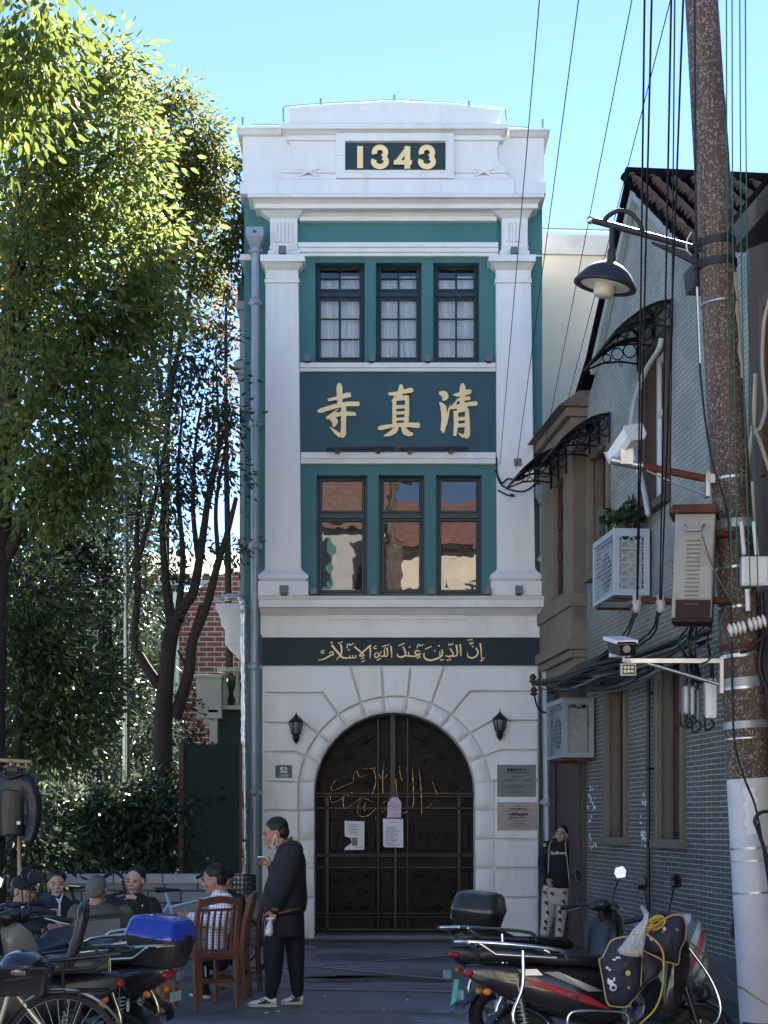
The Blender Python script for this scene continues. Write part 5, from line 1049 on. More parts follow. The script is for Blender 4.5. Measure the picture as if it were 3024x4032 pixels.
f = [P(x, y, YW + .02) for x, y in ((888, 2538), (951, 2538), (951, 2600), (945, 2595))]; mb.prism(f, [p + Vector((0, .8, 0)) for p in f]); part(mb, 'side_bay', WHITE, bevel=.006)
mb = MB(); wbx(mb, 762, 875, 2654, 2668, 22.0, 1.1); wbx(mb, 772, 872, 2668, 2829, 22.05, 1.0); wbx(mb, 855, 960, 2627, 2644, 22.15, .2); wbx(mb, 850, 960, 2777, 2793, 22.15, .3); wbx(mb, 826, 856, 2806, 2925, 22.1, .3); wbx(mb, 818, 860, 2793, 2806, 22.05, .4); wbx(mb, 800, 830, 2830, 2850, 22.1, .8)
cream = mat('cream_balcony', (.40, .385, .33), .8, bump=.15)
part(mb, 'balcony', cream, bevel=.006)
for x in (886, 936):
    mb = MB(); c = P(x, 2777, 22.25); h = P(x, 2644, 22.25).z - c.z; mb.lathe([(.05, 0), (.05, .04 * h), (.03, .1 * h), (.055, .25 * h), (.065, .35 * h), (.03, .6 * h), (.026, .85 * h), (.045, .92 * h), (.05, h)], c, 14); part(mb, 'baluster', cream)
mb = MB(); wbx(mb, 852, 962, 2793, 3704, 22.3, .4); wbx(mb, 856, 960, 2660, 2777, 22.9, .2); part(mb, 'green_wing_wall', mat('dark_green_wall', (.022, .045, .040), .7))
# foil wrapped pipe
t = thing('foil_wrapped_pipe', 'silver foil wrapped pipe beside the grey rainwater pipe', 'pipe', P(965, 3700, 21.2)); rr = random.Random(4)
pts = smoothline([P(848, 2357, 21.35), P(930, 2352, 21.3), P(952, 2362, 21.25), P(958, 2400, 21.2)], 5) + [P(958 + (966 - 958) * k / 40, 2410 + (3700 - 2410) * k / 40, 21.2) for k in range(41)]
mb = MB(); pts2 = []
for a, b_ in zip(pts[:-1], pts[1:]): pts2 += [a, a.lerp(b_, .5)]
mb.tube([p - t.location for p in pts2], [.042 + rr.uniform(-.006, .008) for _ in pts2], 9)
for v in range(len(mb.v)): mb.v[v] = tuple(c + rr.uniform(-.007, .007) for c in mb.v[v])
foil = mb.build('foil_wrap', mat('crumpled_foil', (.62, .62, .60), .28, .95, var=.1, bump=.8, bscale=30), t)
# dark green screen panel on the low wall
sp = thing('screen_panel', 'tall dark green cloth screen between reddish posts on the low wall', 'screen', P(828, 3435, 19.9)); L0 = sp.location
mb = MB(); a, b_ = P(722, 3430, 19.9) - L0, P(942, 2932, 19.9) - L0; 
rings = [[Vector((a.x + (b_.x - a.x) * i / 12, .012 * math.sin(i * 1.3 + j) - .0, a.z + (b_.z - a.z) * j / 8)) for i in range(13)] for j in range(9)]; mb.loft(rings, closed=False, caps=False); mb.loft([[p + Vector((0, .03, 0)) for p in r] for r in rings], closed=False, caps=False); mb.build('cloth', mat('dark_green_cloth', (.011, .026, .024), .95, var=.2, vscale=30), sp)
for x0, x1 in ((703, 722), (942, 953)): mb = MB(); a, b_ = P(x0, 3436, 19.88) - L0, P(x1, 2926, 19.88) - L0; mb.box(a.x, b_.x, a.y, a.y + .08, a.z, b_.z); mb.build('post', mat('red_brown_post', (.085, .030, .025), .7, var=.2), sp)
# low block wall with coping
lw = thing('block_wall', 'low grey block planter wall with pale coping behind the card players', 'wall', P(256, 3436, 19.5)); lw.location.z = 0; L0 = lw.location
bm_ = bpy.data.materials.new('grey_block'); bm_.use_nodes = True; n = bm_.node_tree; b = n.nodes['Principled BSDF']; b.inputs['Roughness'].default_value = .7
tc = n.nodes.new('ShaderNodeTexCoord'); br = n.nodes.new('ShaderNodeTexBrick'); sp_ = n.nodes.new('ShaderNodeSeparateXYZ'); cb = n.nodes.new('ShaderNodeCombineXYZ'); ad = n.nodes.new('ShaderNodeMath'); ad.operation = 'SUBTRACT'; link(n, tc.outputs['Object'], sp_.inputs[0]); link(n, sp_.outputs[0], ad.inputs[0]); link(n, sp_.outputs[1], ad.inputs[1]); link(n, ad.outputs[0], cb.inputs[0]); link(n, sp_.outputs[2], cb.inputs[1]); link(n, cb.outputs[0], br.inputs['Vector'])
br.inputs['Scale'].default_value = 1; br.inputs['Brick Width'].default_value = .42; br.inputs['Row Height'].default_value = .155; br.inputs['Mortar Size'].default_value = .012; br.inputs['Color1'].default_value = (.26, .28, .30, 1); br.inputs['Color2'].default_value = (.20, .22, .24, 1); br.inputs['Mortar'].default_value = (.055, .055, .06, 1); link(n, br.outputs['Color'], b.inputs['Base Color'])
bp = n.nodes.new('ShaderNodeBump'); bp.invert = True; bp.inputs['Distance'].default_value = .01; link(n, br.outputs['Fac'], bp.inputs['Height']); link(n, bp.outputs[0], b.inputs['Normal'])
xr = P(962, 0, 19.5).x - L0.x; mb = MB(); mb.box(0, xr, 0, .22, 0, .86); 
q = Vector((-1.75, -2.6, 0)); e = Vector((.8, -.55, 0)).normalized() * .22; mb.prism([Vector((0, 0, 0)), q, q - e * 1, Vector((0, .22, 0)) - e * .0], [Vector((0, 0, .86)), q + Vector((0, 0, .86)), q - e + Vector((0, 0, .86)), Vector((0, .22, .86))]); mb.build('blocks', bm_, lw)
mb = MB(); k = 0
while k * .62 < xr - .1: mb.box(k * .62 + .006, min(k * .62 + .614, xr), -.03, .25, .862, .985); k += 1
for k in range(5): a, b_ = q * (k / 5 + .004), q * ((k + 1) / 5 - .004); o = Vector((.025, -.015, 0)); mb.hexa([a + o + Vector((0, 0, .862)), b_ + o + Vector((0, 0, .862)), b_ - e * 1.1 + Vector((0, 0, .862)), a - e * 1.1 + Vector((0, 0, .862))], [a + o + Vector((0, 0, .985)), b_ + o + Vector((0, 0, .985)), b_ - e * 1.1 + Vector((0, 0, .985)), a - e * 1.1 + Vector((0, 0, .985))])
mb.build('coping', mat('pale_coping', (.34, .36, .38), .7, var=.12), lw, .01)
# stainless flagpole
fp = thing('flagpole', 'stainless steel flagpole rising from the hedge', 'flagpole', P(497, 3232, 21)); fp.location.z = 0; L0 = fp.location; mb = MB()
z1, z2 = EH + (HY - 2780) / F * 21, 12.0; mb.tube([(0, 0, 0), (0, 0, z1)], .053, 16); mb.lathe([(.053, z1), (.058, z1 + .01), (.058, z1 + .04), (.04, z1 + .07)], n=16); mb.tube([(0, 0, z1 + .06), (0, 0, z2)], .038, 16); mb.build('pole', mat('polished_steel', (.30, .28, .22), .22, 1.0, var=.1), fp)
mb = MB(); mb.ell((0, 0, z2 + .05), .06); mb.build('ball', MATS['polished_steel'], fp)

# ================================================================== houses behind the trees on the left
RB = bpy.data.materials.new('red_brick'); RB.use_nodes = True; n = RB.node_tree; b = n.nodes['Principled BSDF']; b.inputs['Roughness'].default_value = .8
tc = n.nodes.new('ShaderNodeTexCoord'); br = n.nodes.new('ShaderNodeTexBrick'); mp = n.nodes.new('ShaderNodeMapping'); mp.inputs['Rotation'].default_value = (R(-90), 0, 0); link(n, tc.outputs['Object'], mp.inputs[0]); link(n, mp.outputs[0], br.inputs['Vector'])
br.inputs['Scale'].default_value = 1; br.inputs['Brick Width'].default_value = .30; br.inputs['Row Height'].default_value = .095; br.inputs['Mortar Size'].default_value = .009; br.inputs['Color1'].default_value = (.27, .060, .050, 1); br.inputs['Color2'].default_value = (.20, .045, .038, 1); br.inputs['Mortar'].default_value = (.50, .42, .40, 1); link(n, br.outputs['Color'], b.inputs['Base Color'])
rh = thing('red_brick_house', 'red brick house with brown tiled roof behind the dark tree', 'house', (P(720, 0, 29).x, 29, 0)); L0 = rh.location
def lx(x, Y): return (x - CX) / F * Y - L0.x
def lz(y, Y): return EH + (HY - y) / F * Y
mb = MB(); mb.box(lx(680, 29), lx(1100, 29), 0, 5, 0, lz(2330, 29)); f = [Vector((lx(x, 29), 0, lz(y, 29))) for x, y in ((690, 2330), (690, 2350), (860, 2270), (1100, 2200), (1100, 2330))]; mb.prism([Vector((lx(x, 29), .003, lz(y, 29))) for x, y in ((760, 2331), (1100, 2331), (1100, 2225), (865, 2262))], [Vector((lx(x, 29), 1, lz(y, 29))) for x, y in ((760, 2331), (1100, 2331), (1100, 2225), (865, 2262))]); mb.build('brick_wall', RB, rh)
mb = MB(); mb.box(lx(420, 30), lx(700, 30), 1.0, 5, 0, lz(2300, 30)); mb.build('plaster_wall', mat('old_cream_plaster', (.42, .37, .29), .85), rh)
mb = MB(); k = 0; za_, zb_ = lz(2285, 29.6), lz(2190, 33)
x = lx(420, 30)
while x < lx(960, 30): mb.tube([(x, .55, za_ + .05), (x, 4.6, zb_ + .1)], .09, 6); x += .2
mb.hexa([(lx(420, 30), .5, za_ - .08), (lx(960, 30), .5, za_ - .08), (lx(960, 30), 4.6, zb_ - .08), (lx(420, 30), 4.6, zb_ - .08)], [(lx(420, 30), .5, za_), (lx(960, 30), .5, za_), (lx(960, 30), 4.6, zb_), (lx(420, 30), 4.6, zb_)]); mb.build('roof', mat('brown_roof_tile', (.16, .10, .08), .8, var=.35, vscale=6), rh)
mb = MB(); mb.box(lx(420, 29.5), lx(840, 29.5), .38, .5, za_ - .12, za_ - .03); mb.build('gutter', mat('mint_gutter', (.50, .58, .56), .5), rh)
MINT = mat('mint_window_frame', (.25, .38, .34), .5)
for x0, x1 in ((535, 590), (600, 650), (655, 700)):
    mb = MB(); a0, a1, zt, zb = lx(x0, 30), lx(x1, 30), lz(2312, 30), lz(2405, 30); mb.box(a0, a1, .9, 1.0, zb, zb + .05); mb.box(a0, a1, .9, 1.0, zt - .05, zt); mb.box(a0, a0 + .04, .9, 1.0, zb + .05, zt - .05); mb.box(a1 - .04, a1, .9, 1.0, zb + .05, zt - .05); o = mb.build('window', MINT, rh)
    mb = MB(); mb.poly([(a0, .97, zb), (a1, .97, zb), (a1, .97, zt), (a0, .97, zt)]); sub(mb.build('pane', mat('dark_pane', (.03, .035, .04), .1), None), o)
mb = MB(); mb.tube([(lx(695, 29), -.06, lz(2330, 29)), (lx(693, 29), -.06, 0)], .06, 8); mb.build('drain_pipe', PLASTW, rh)
ch = thing('cream_house', 'low cream rendered house with a red window seen between the trees', 'house', (P(455, 0, 27).x, 27, 0)); mb = MB(); mb.box(-.55, .22, 0, 3, 0, lz(2480, 27)); mb.build('wall', mat('cream_plaster', (.55, .48, .38), .85), ch)
mb = MB(); mb.box(-.25, -.02, -.04, 0, lz(2620, 27), lz(2530, 27)); mb.build('window', REDW, ch)

gh = thing('sky_backing_house', 'dark grey house wall added behind the leaves at far left to block bright sky', 'house', (-9, 30, 0)); mb = MB(); mb.box(-6, 2.6, 0, 4, 0, 5.4); mb.build('wall', mat('dark_backing_wall', (.07, .075, .07), .9), gh)  # invented house: dark backing that hides the bright sky between the leaves
mb = MB(); mb.hexa([(-6.3, -.3, 5.4), (2.9, -.3, 5.4), (2.9, 4.3, 5.4), (-6.3, 4.3, 5.4)], [(-6.3, 1.9, 6.6), (2.9, 1.9, 6.6), (2.9, 2.1, 6.6), (-6.3, 2.1, 6.6)]); mb.build('roof', TILE, gh)
# ================================================================== trees, hedge, shrubs
BARK = mat('dark_bark', (.035, .027, .022), .9, var=.4, vscale=12, bump=.6, bscale=25, stretch=(4, 4, 1))
G_CAM = leaf_mat('camphor_leaf', [(0, (.055, .090, .026)), (.55, (.092, .135, .032)), (.9, (.13, .165, .034)), (1, (.24, .19, .03))], .6)
G_BACK = leaf_mat('back_tree_leaf', [(0, (.050, .075, .024)), (.6, (.085, .11, .032)), (.93, (.10, .105, .02)), (1, (.25, .16, .03))], .6)
G_NEAR = leaf_mat('near_branch_leaf', [(0, (.050, .080, .012)), (.7, (.085, .125, .018)), (1, (.14, .17, .02))], .5)
G_DARK = leaf_mat('dark_evergreen_leaf', [(0, (.014, .026, .014)), (1, (.035, .055, .025))], .3)
G_RED = leaf_mat('turning_leaf', [(0, (.05, .065, .02)), (.45, (.06, .07, .02)), (.55, (.16, .075, .05)), (1, (.24, .11, .085))], .45)
G_MAG = leaf_mat('magnolia_leaf', [(0, (.030, .055, .022)), (.8, (.055, .085, .03)), (1, (.11, .11, .03))], .3, .25)
def crown(name, clumps, Yd, dens, size, m, parent, seed, spread=.55, droop=.6, width=.40):
    """clumps: px ellipses (x, y, rx, ry[, depth offset]); leaves gathered in sprays through each volume"""
    rng = np.random.default_rng(seed); Ps = []; Ds = []; Ss = []
    for c in clumps:
        x, y, rx, ry = c[:4]; Y = Yd + (c[4] if len(c) > 4 else 0); ctr = np.array(P(x, y, Y)) ; ax = rx / F * Y; az = ry / F * Y; ay = (ax + az) * .5 * spread + .15
        vol = ax * az * ay; ns = max(8, int(dens * (ax * az) ** .9 * 95))
        u = rng.normal(size=(ns, 3)); u /= np.linalg.norm(u, axis=1, keepdims=True); rad = rng.uniform(.25, 1.08, ns) ** .55
        tw = ctr + u * rad[:, None] * np.array([ax, ay, az])          # twig tips
        ns = max(6, ns // 2); u = u[:ns]; tw = tw[:ns]; k = 24; off = rng.normal(size=(ns, k, 3)) * np.array([.15, .15, .10]) * (size / .10)
        pp = tw[:, None, :] + off; out = u[:, None, :] * .7 + off * 4 + rng.normal(size=(ns, k, 3)) * .45 + np.array([0, 0, -droop])
        Ps.append(pp.reshape(-1, 3)); Ds.append(out.reshape(-1, 3)); Ss.append(rng.uniform(.7, 1.25, ns * k) * size)
    return leaf_object(name, np.concatenate(Ps), np.concatenate(Ds), np.concatenate(Ss), m, parent, rng, width)
def tree(name, label, base, Yd, limbs, clumps, dens, size, m, seed, group='trees left of the gatehouse', **kw):
    t = thing(name, label, 'tree', P(base[0], base[1], Yd), group); t.location.z = 0; L0 = t.location.copy()
    mb = MB()
    for pts, r0, r1 in limbs:
        q = smoothline([P(p[0], p[1], Yd + (p[2] if len(p) > 2 else 0)) for p in pts], 5); mb.tube([p - L0 for p in q], [r0 + (r1 - r0) * k / (len(q) - 1) for k in range(len(q))], 9)
    mb.build('trunk', BARK, t); c = crown('crown', clumps, Yd, dens, size, m, t, seed, **kw); c.location = -L0; return t
tree('camphor_tree', 'large bright green camphor tree filling the left edge, in front of the others', (-80, 3500), 16.5,
     [([(-80, 3700), (-60, 2600), (0, 1800), (60, 1100), (120, 500)], .28, .05), ([(0, 1800), (200, 1500), (420, 1250)], .12, .03), ([(40, 1300), (250, 900), (430, 600)], .12, .03), ([(-40, 2300), (150, 1950), (300, 1700)], .1, .03)],
     [(90, 330, 200, 170), (300, 290, 170, 150), (440, 250, 90, 90, .2), (200, 520, 260, 180, -.3), (430, 470, 140, 150), (120, 760, 230, 190, -.4), (360, 720, 230, 190, -.2), (560, 640, 90, 150, .2), (150, 1020, 240, 180, -.5), (420, 1000, 220, 170, -.3), (590, 1050, 90, 140), (620, 1180, 60, 110), (200, 1240, 270, 130, -.4), (470, 1230, 170, 100, -.1),
      (120, 1480, 200, 140, -.6), (330, 1520, 180, 110, -.5), (480, 1530, 70, 60, -.4), (180, 1700, 220, 150, -.6), (390, 1720, 110, 110, -.4), (300, 1860, 180, 110, -.4), (440, 1890, 60, 60, -.3), (110, 1930, 160, 110, -.4), (150, 2030, 90, 60, -.4), (60, 1300, 200, 200, .4), (40, 900, 160, 250, .4), (30, 1750, 140, 200, .3), (280, 1350, 200, 160, .5), (300, 900, 220, 200, .6), (60, 2080, 130, 120, .3), (560, 1300, 90, 100), (450, 1400, 130, 110, .2), (420, 1600, 130, 120, .3), (520, 1650, 80, 90, .5), (250, 1950, 160, 130, .2), (620, 900, 60, 120)], 2.7, .105, G_CAM, 1, spread=.3)
tree('back_tree', 'tall rounded green tree behind the camphor, its crown touching the gatehouse', (640, 3500), 22,
     [([(640, 3700), (650, 2600), (660, 1700), (690, 900)], .09, .015), ([(655, 1600), (730, 1250), (790, 900)], .045, .015), ([(655, 1700), (580, 1200), (540, 900)], .045, .015)],
     [(500, 400, 110, 110), (620, 480, 130, 140), (700, 400, 70, 80), (740, 520, 110, 130), (820, 560, 60, 70), (800, 680, 120, 130), (880, 640, 40, 60), (650, 700, 150, 160), (860, 780, 80, 110), (720, 860, 170, 140), (880, 900, 55, 80), (600, 950, 130, 150), (800, 1000, 140, 110), (910, 1000, 45, 70), (690, 1120, 160, 100), (860, 1090, 80, 50), (930, 960, 40, 90), (620, 1260, 130, 90), (760, 1240, 100, 80), (560, 1150, 90, 120), (640, 800, 120, 120)], 2.9, .098, G_BACK, 2, spread=.4)
tree('dark_forked_tree', 'dark open tree with forked bare limbs in front of the red brick house', (660, 3300), 20.2,
     [([(640, 3000), (645, 2780), (663, 2570), (685, 2460)], .13, .09), ([(685, 2460), (668, 2400), (655, 2290), (640, 2100), (650, 1900)], .08, .03), ([(685, 2460), (725, 2385), (765, 2320), (800, 2105), (830, 1900), (880, 1700)], .09, .025), ([(690, 2830), (745, 2640), (757, 2530), (815, 2380), (855, 2230), (895, 2100), (930, 1960)], .085, .03), ([(625, 2700), (560, 2600), (530, 2520), (545, 2300), (538, 2100), (560, 1850)], .075, .025), ([(780, 2200), (760, 2000), (770, 1750), (800, 1550)], .04, .012), ([(860, 2200), (850, 2000), (880, 1800), (920, 1600)], .035, .012), ([(650, 2000), (620, 1800), (640, 1600)], .03, .012), ([(700, 2430), (720, 2200), (700, 1900), (720, 1600)], .05, .015), ([(545, 2200), (600, 2000), (660, 1700), (690, 1400)], .04, .012), ([(820, 2000), (860, 1750), (850, 1400)], .03, .01), ([(740, 2640), (700, 2560)], .03, .012), ([(757, 2500), (790, 2380)], .03, .02)],
     [(620, 1420, 150, 110), (760, 1400, 120, 110), (880, 1350, 60, 90), (620, 1650, 110, 130), (760, 1620, 90, 100), (880, 1560, 60, 110), (560, 1850, 110, 130), (700, 1880, 90, 110), (600, 2080, 90, 110), (720, 2100, 70, 90), (900, 2180, 50, 40), (840, 1800, 60, 100), (560, 2400, 60, 60), (640, 2500, 80, 50), (900, 1900, 40, 80), (470, 2300, 70, 120), (430, 2060, 90, 120), (660, 1500, 130, 120), (800, 1480, 120, 100), (700, 1750, 120, 110), (840, 1650, 90, 90), (640, 1950, 110, 100), (580, 2200, 90, 90), (780, 1950, 70, 90), (520, 1450, 100, 110), (900, 1700, 40, 100), (480, 1950, 90, 110), (660, 2300, 80, 70)], 1.5, .085, G_DARK, 3, spread=.9)
tree('turning_tree', 'thin tree with pinkish red autumn leaves beside the gatehouse wall', (900, 3300), 23.5, [([(915, 3300), (900, 2300), (890, 1700), (890, 1200)], .07, .02)],
     [(870, 1130, 55, 40), (930, 1150, 30, 40), (860, 1250, 60, 60), (910, 1330, 35, 70), (880, 1480, 50, 80), (850, 1650, 50, 70), (580, 1650, 40, 40), (900, 1750, 40, 60)], 1.2, .085, G_RED, 4)
tree('magnolia_tree', 'broad leaved magnolia in the lower left with a sunlit top above the hedge', (60, 3500), 17.5, [([(60, 3700), (70, 3000), (100, 2500)], .09, .03), ([(70, 2900), (200, 2600), (280, 2450)], .05, .02)],
     [(60, 2240, 110, 70), (180, 2280, 90, 60), (120, 2400, 160, 110), (250, 2430, 50, 90), (70, 2560, 150, 110), (200, 2580, 100, 100), (300, 2700, 110, 130, .4), (120, 2780, 170, 150, .2), (360, 2820, 60, 90, .5), (60, 2950, 120, 80, .3), (240, 2930, 130, 90, .4)], 3.2, .13, G_MAG, 5, width=.36)
tree('shade_tree', 'dark evergreen tree in the shade behind the magnolia and flagpole', (400, 3500), 24.5, [([(400, 3600), (420, 2700), (430, 2000)], .15, .04)],
     [(330, 2050, 180, 150), (480, 2150, 120, 170), (320, 2280, 150, 140), (440, 2450, 120, 130), (330, 2600, 150, 140), (500, 2720, 150, 120), (250, 2100, 120, 160), (150, 2150, 150, 120), (560, 2560, 60, 60), (420, 1850, 120, 120), (560, 1750, 90, 120), (200, 2350, 150, 150), (120, 2600, 150, 150), (400, 2750, 140, 120), (250, 2800, 140, 120), (560, 1950, 80, 120), (480, 2300, 110, 110)], 2.6, .11, G_DARK, 6)
tree('near_tree', 'near tree whose large leaved yellow green branches hang in at the top left corner', (-500, 3500), 10.2, [([(-520, 3900), (-500, 2400), (-420, 1000), (-330, -200)], .2, .08), ([(-400, 700), (-150, 350), (60, 300)], .06, .015), ([(-380, 300), (-150, 0), (100, -60)], .06, .02)],
     [(40, 60, 170, 120), (200, 20, 50, 110), (120, 190, 100, 60), (170, 330, 50, 35), (70, 350, 90, 60), (20, 470, 70, 70), (-100, 250, 200, 200)], 1.5, .10, G_NEAR, 7, droop=1.3)
def bush(name, label, clumps, Yd, dens, size, m, seed, cat='shrub', group=None, **kw):
    c0 = clumps[0]; t = thing(name, label, cat, P(c0[0], c0[1], Yd), group); t.location.z = 0; L0 = t.location.copy()
    mb = MB()
    for c in clumps[::2]: b = P(c[0], 3232, Yd); b.z = 0; tp = P(c[0], c[1], Yd); mb.tube([b - L0, b.lerp(tp, .5) - L0 + Vector((.03, 0, 0)), tp - L0], [.03, .022, .01], 6)
    mb.build('stems', BARK, t); o = crown('foliage', clumps, Yd, dens, size, m, t, seed, **kw); o.location = -L0; return t
G_HEDGE = leaf_mat('hedge_leaf', [(0, (.018, .034, .018)), (.8, (.040, .065, .032)), (1, (.07, .10, .04))], .25, .25)
bush('hedge', 'clipped dark hedge with glossy broad leaves behind the block wall', [(x, y, 75, 75, d) for x, y, d in [(220 + 80 * i, 3170 + 12 * (i % 2), 0) for i in range(7)]] + [(200 + 85 * i, 3290, 75, 80, .0)[:4] + (.05,) for i in range(7)] + [(190 + 90 * i, 3390, 75, 60, .1) for i in range(7)] , 20.1, 2.6, .13, G_HEDGE, 8, 'hedge', width=.42, spread=.4)
bush('corner_shrub', 'loose broad leaved shrub at the left edge below the hung jacket', [(40, 3330, 80, 90), (150, 3380, 80, 70), (10, 3440, 70, 60), (220, 3330, 60, 90), (120, 3300, 60, 70)], 17.6, 2.2, .13, G_HEDGE, 9, width=.36)
bush('dark_shrub', 'dark small leaved shrub behind the hedge, below the forked tree', [(560, 2880, 130, 100), (700, 2840, 110, 110), (620, 3020, 170, 100), (760, 2960, 60, 120), (480, 3000, 120, 110), (660, 2740, 80, 60)], 22.2, 2.3, .08, G_DARK, 10)
bush('dark_shrub', 'dark shrub deep in the shade behind the hedge, left of the flagpole', [(300, 2950, 130, 100), (420, 3050, 110, 80), (160, 3050, 140, 90), (360, 2850, 110, 90)], 22.5, 2.3, .085, G_DARK, 12)

# ================================================================== clothes rack
rk = thing('clothes_rail', 'bamboo clothes rail on a post at the left edge', 'clothes rail', P(72, 3700, 16.4)); rk.location.z = 0; L0 = rk.location; BAM = mat('bamboo_pole', (.36, .27, .15), .5, var=.2)
mb = MB(); mb.tube([P(-160, 2985, 16.4) - L0, P(124, 3000, 16.4) - L0], .022, 10); mb.build('rail', BAM, rk); mb = MB(); mb.tube([P(-160, 3012, 16.5) - L0, P(118, 3022, 16.5) - L0], .016, 10); mb.build('rail', BAM, rk)
mb = MB(); p = P(72, 2995, 16.45) - L0; mb.tube([(p.x + .02, .05, 0), p], .022, 10); mb.build('post', BAM, rk)
LEA = mat('black_leather', (.016, .015, .017), .35, var=.2, bump=.3, bscale=14)
# ================================================================== houses behind the viewer (mirrored in the panes)
def back_house(x0, x1, Y, h, label, m, roofm, win):
    t = thing('street_house', label, 'house', ((x0 + x1) / 2, Y, 0)); w_ = (x1 - x0) / 2; mb = MB(); mb.box(-w_, w_, -6, 0, 0, h); mb.build('wall', m, t)
    mb = MB(); mb.hexa([(-w_ - .3, .4, h), (w_ + .3, .4, h), (w_ + .3, -6, h), (-w_ - .3, -6, h)], [(-w_ - .1, -2.6, h + 2), (w_ + .1, -2.6, h + 2), (w_ + .1, -3, h + 2), (-w_ - .1, -3, h + 2)]); mb.build('roof', roofm, t)
    for i in range(win):
        for z in (1.2, 4.4, 7.4, 9.3):
            if z + 1.7 > h: continue
            x = -w_ + 2 * w_ * (i + .5) / win; mb = MB(); mb.box(x - .5, x + .5, .003, .05, z, z + 1.6); o = mb.build('window', TEAL if i % 2 else REDW, t)
            mb = MB(); mb.box(x - .4, x + .4, .051, .06, z + .1, z + 1.5); sub(mb.build('pane', MATS['dark_pane'], None), o)
    return t
back_house(-13, -5.5, -12, 6.0, 'white street house opposite the gatehouse with brown roof', mat('street_white', (.62, .60, .56), .8), MATS['brown_roof_tile'], 3)
back_house(.35, 6.5, -5.5, 10.3, 'tall cream street house opposite the gatehouse with red tiled roof', mat('street_cream', (.66, .58, .46), .8), mat('red_roof_tile', (.17, .085, .07), .8, var=.3, vscale=5), 4)
back_house(-4.6, .2, -7.5, 11.4, 'tall grey street house opposite the gatehouse with blue window', mat('street_grey', (.40, .40, .39), .8), MATS['brown_roof_tile'], 3)
t = thing('utility_pole', 'plain concrete pole across the street, mirrored in the lower windows', 'pole', (.25, -3.5, 0)); mb = MB(); mb.tube([(0, 0, 0), (0, 0, 13)], [.22, .15], 16); mb.build('shaft', pm, t); mb = MB(); mb.box(-.8, .8, -.05, .05, 12, 12.12); mb.build('crossarm', RUST, t)
# ================================================================== people
SKIN = mat('warm_skin', (.36, .20, .14), .5, var=.08, vscale=12, spec=.35); SKIN2 = mat('pale_skin', (.44, .27, .20), .5, var=.08, vscale=12, spec=.35)
HAIRB = mat('black_hair', (.010, .009, .009), .5, var=.3, vscale=40, bump=.4, bscale=120); HAIRG = mat('grey_cropped_hair', (.11, .105, .10), .75, var=.35, vscale=40, bump=.4, bscale=150)
EYE = mat('dark_eye', (.012, .009, .008), .25); BROW = mat('black_eyebrow', (.015, .012, .011), .8); LIP = mat('lip', (.26, .11, .09), .5)
JET = mat('black_cloth', (.011, .012, .016), .8, var=.25, vscale=8, bump=.25, bscale=40); NAVYC = mat('dark_navy_cloth', (.012, .014, .022), .8, var=.25, vscale=8, bump=.25, bscale=40)
OLIVE = mat('olive_cloth', (.085, .080, .055), .85, var=.15, vscale=8, bump=.3, bscale=60)
def head_M(c, yaw, pitch=0, roll=0, s=1.0): return Matrix.Translation(Vector(c)) @ Matrix.Rotation(R(yaw), 4, 'Z') @ Matrix.Rotation(R(pitch), 4, 'X') @ Matrix.Rotation(R(roll), 4, 'Y') @ Matrix.Scale(s, 4)
def head_shape(mb, M):
    """head facing -Y before M; fused into the body afterwards"""
    R3 = M.to_3x3()
    def e(c, r): mb.ell(M @ Vector(c), r, 18, 11, R3)
    e((0, .018, .03), (.076, .094, .086)); e((0, -.018, -.03), (.064, .072, .082)); e((0, -.036, -.078), (.046, .044, .040)); e((0, -.070, -.098), (.022, .018, .017))
    e((0, -.080, .018), (.052, .012, .013)); e((.036, -.062, -.030), (.026, .020, .022)); e((-.036, -.062, -.030), (.026, .020, .022)); e((0, -.082, -.066), (.028, .013, .012))
    mb.tube([M @ Vector((0, -.086, .008)), M @ Vector((0, -.100, -.018)), M @ Vector((0, -.106, -.034))], [.009 * M.median_scale, .013 * M.median_scale, .016 * M.median_scale], 8)
    for s in (-1, 1): e((.079 * s, .008, -.014), (.010, .022, .034))
    mb.tube([M @ Vector((0, .018, -.05)), M @ Vector((0, .034, -.12)), M @ Vector((0, .045, -.19))], [.056 * M.median_scale, .055 * M.median_scale, .066 * M.median_scale], 14)
def face(par, M, eyes=True, L0=None):
    R3 = M.to_3x3()
    for s in (-1, 1):
        mb = MB(); mb.ell(M @ Vector((.031 * s, -.0795, -.004)), (.0145, .0055, .0048), 10, 6, R3); mb.build('eye', EYE, par)
        mb = MB(); mb.tube([M @ Vector((.014 * s, -.091, .017)), M @ Vector((.034 * s, -.090, .022)), M @ Vector((.052 * s, -.078, .016))], .0042, 6); mb.build('eyebrow', BROW, par)
    mb = MB(); mb.ell(M @ Vector((0, -.0945, -.066)), (.023, .0045, .0065), 10, 6, R3); mb.build('lips', LIP, par)
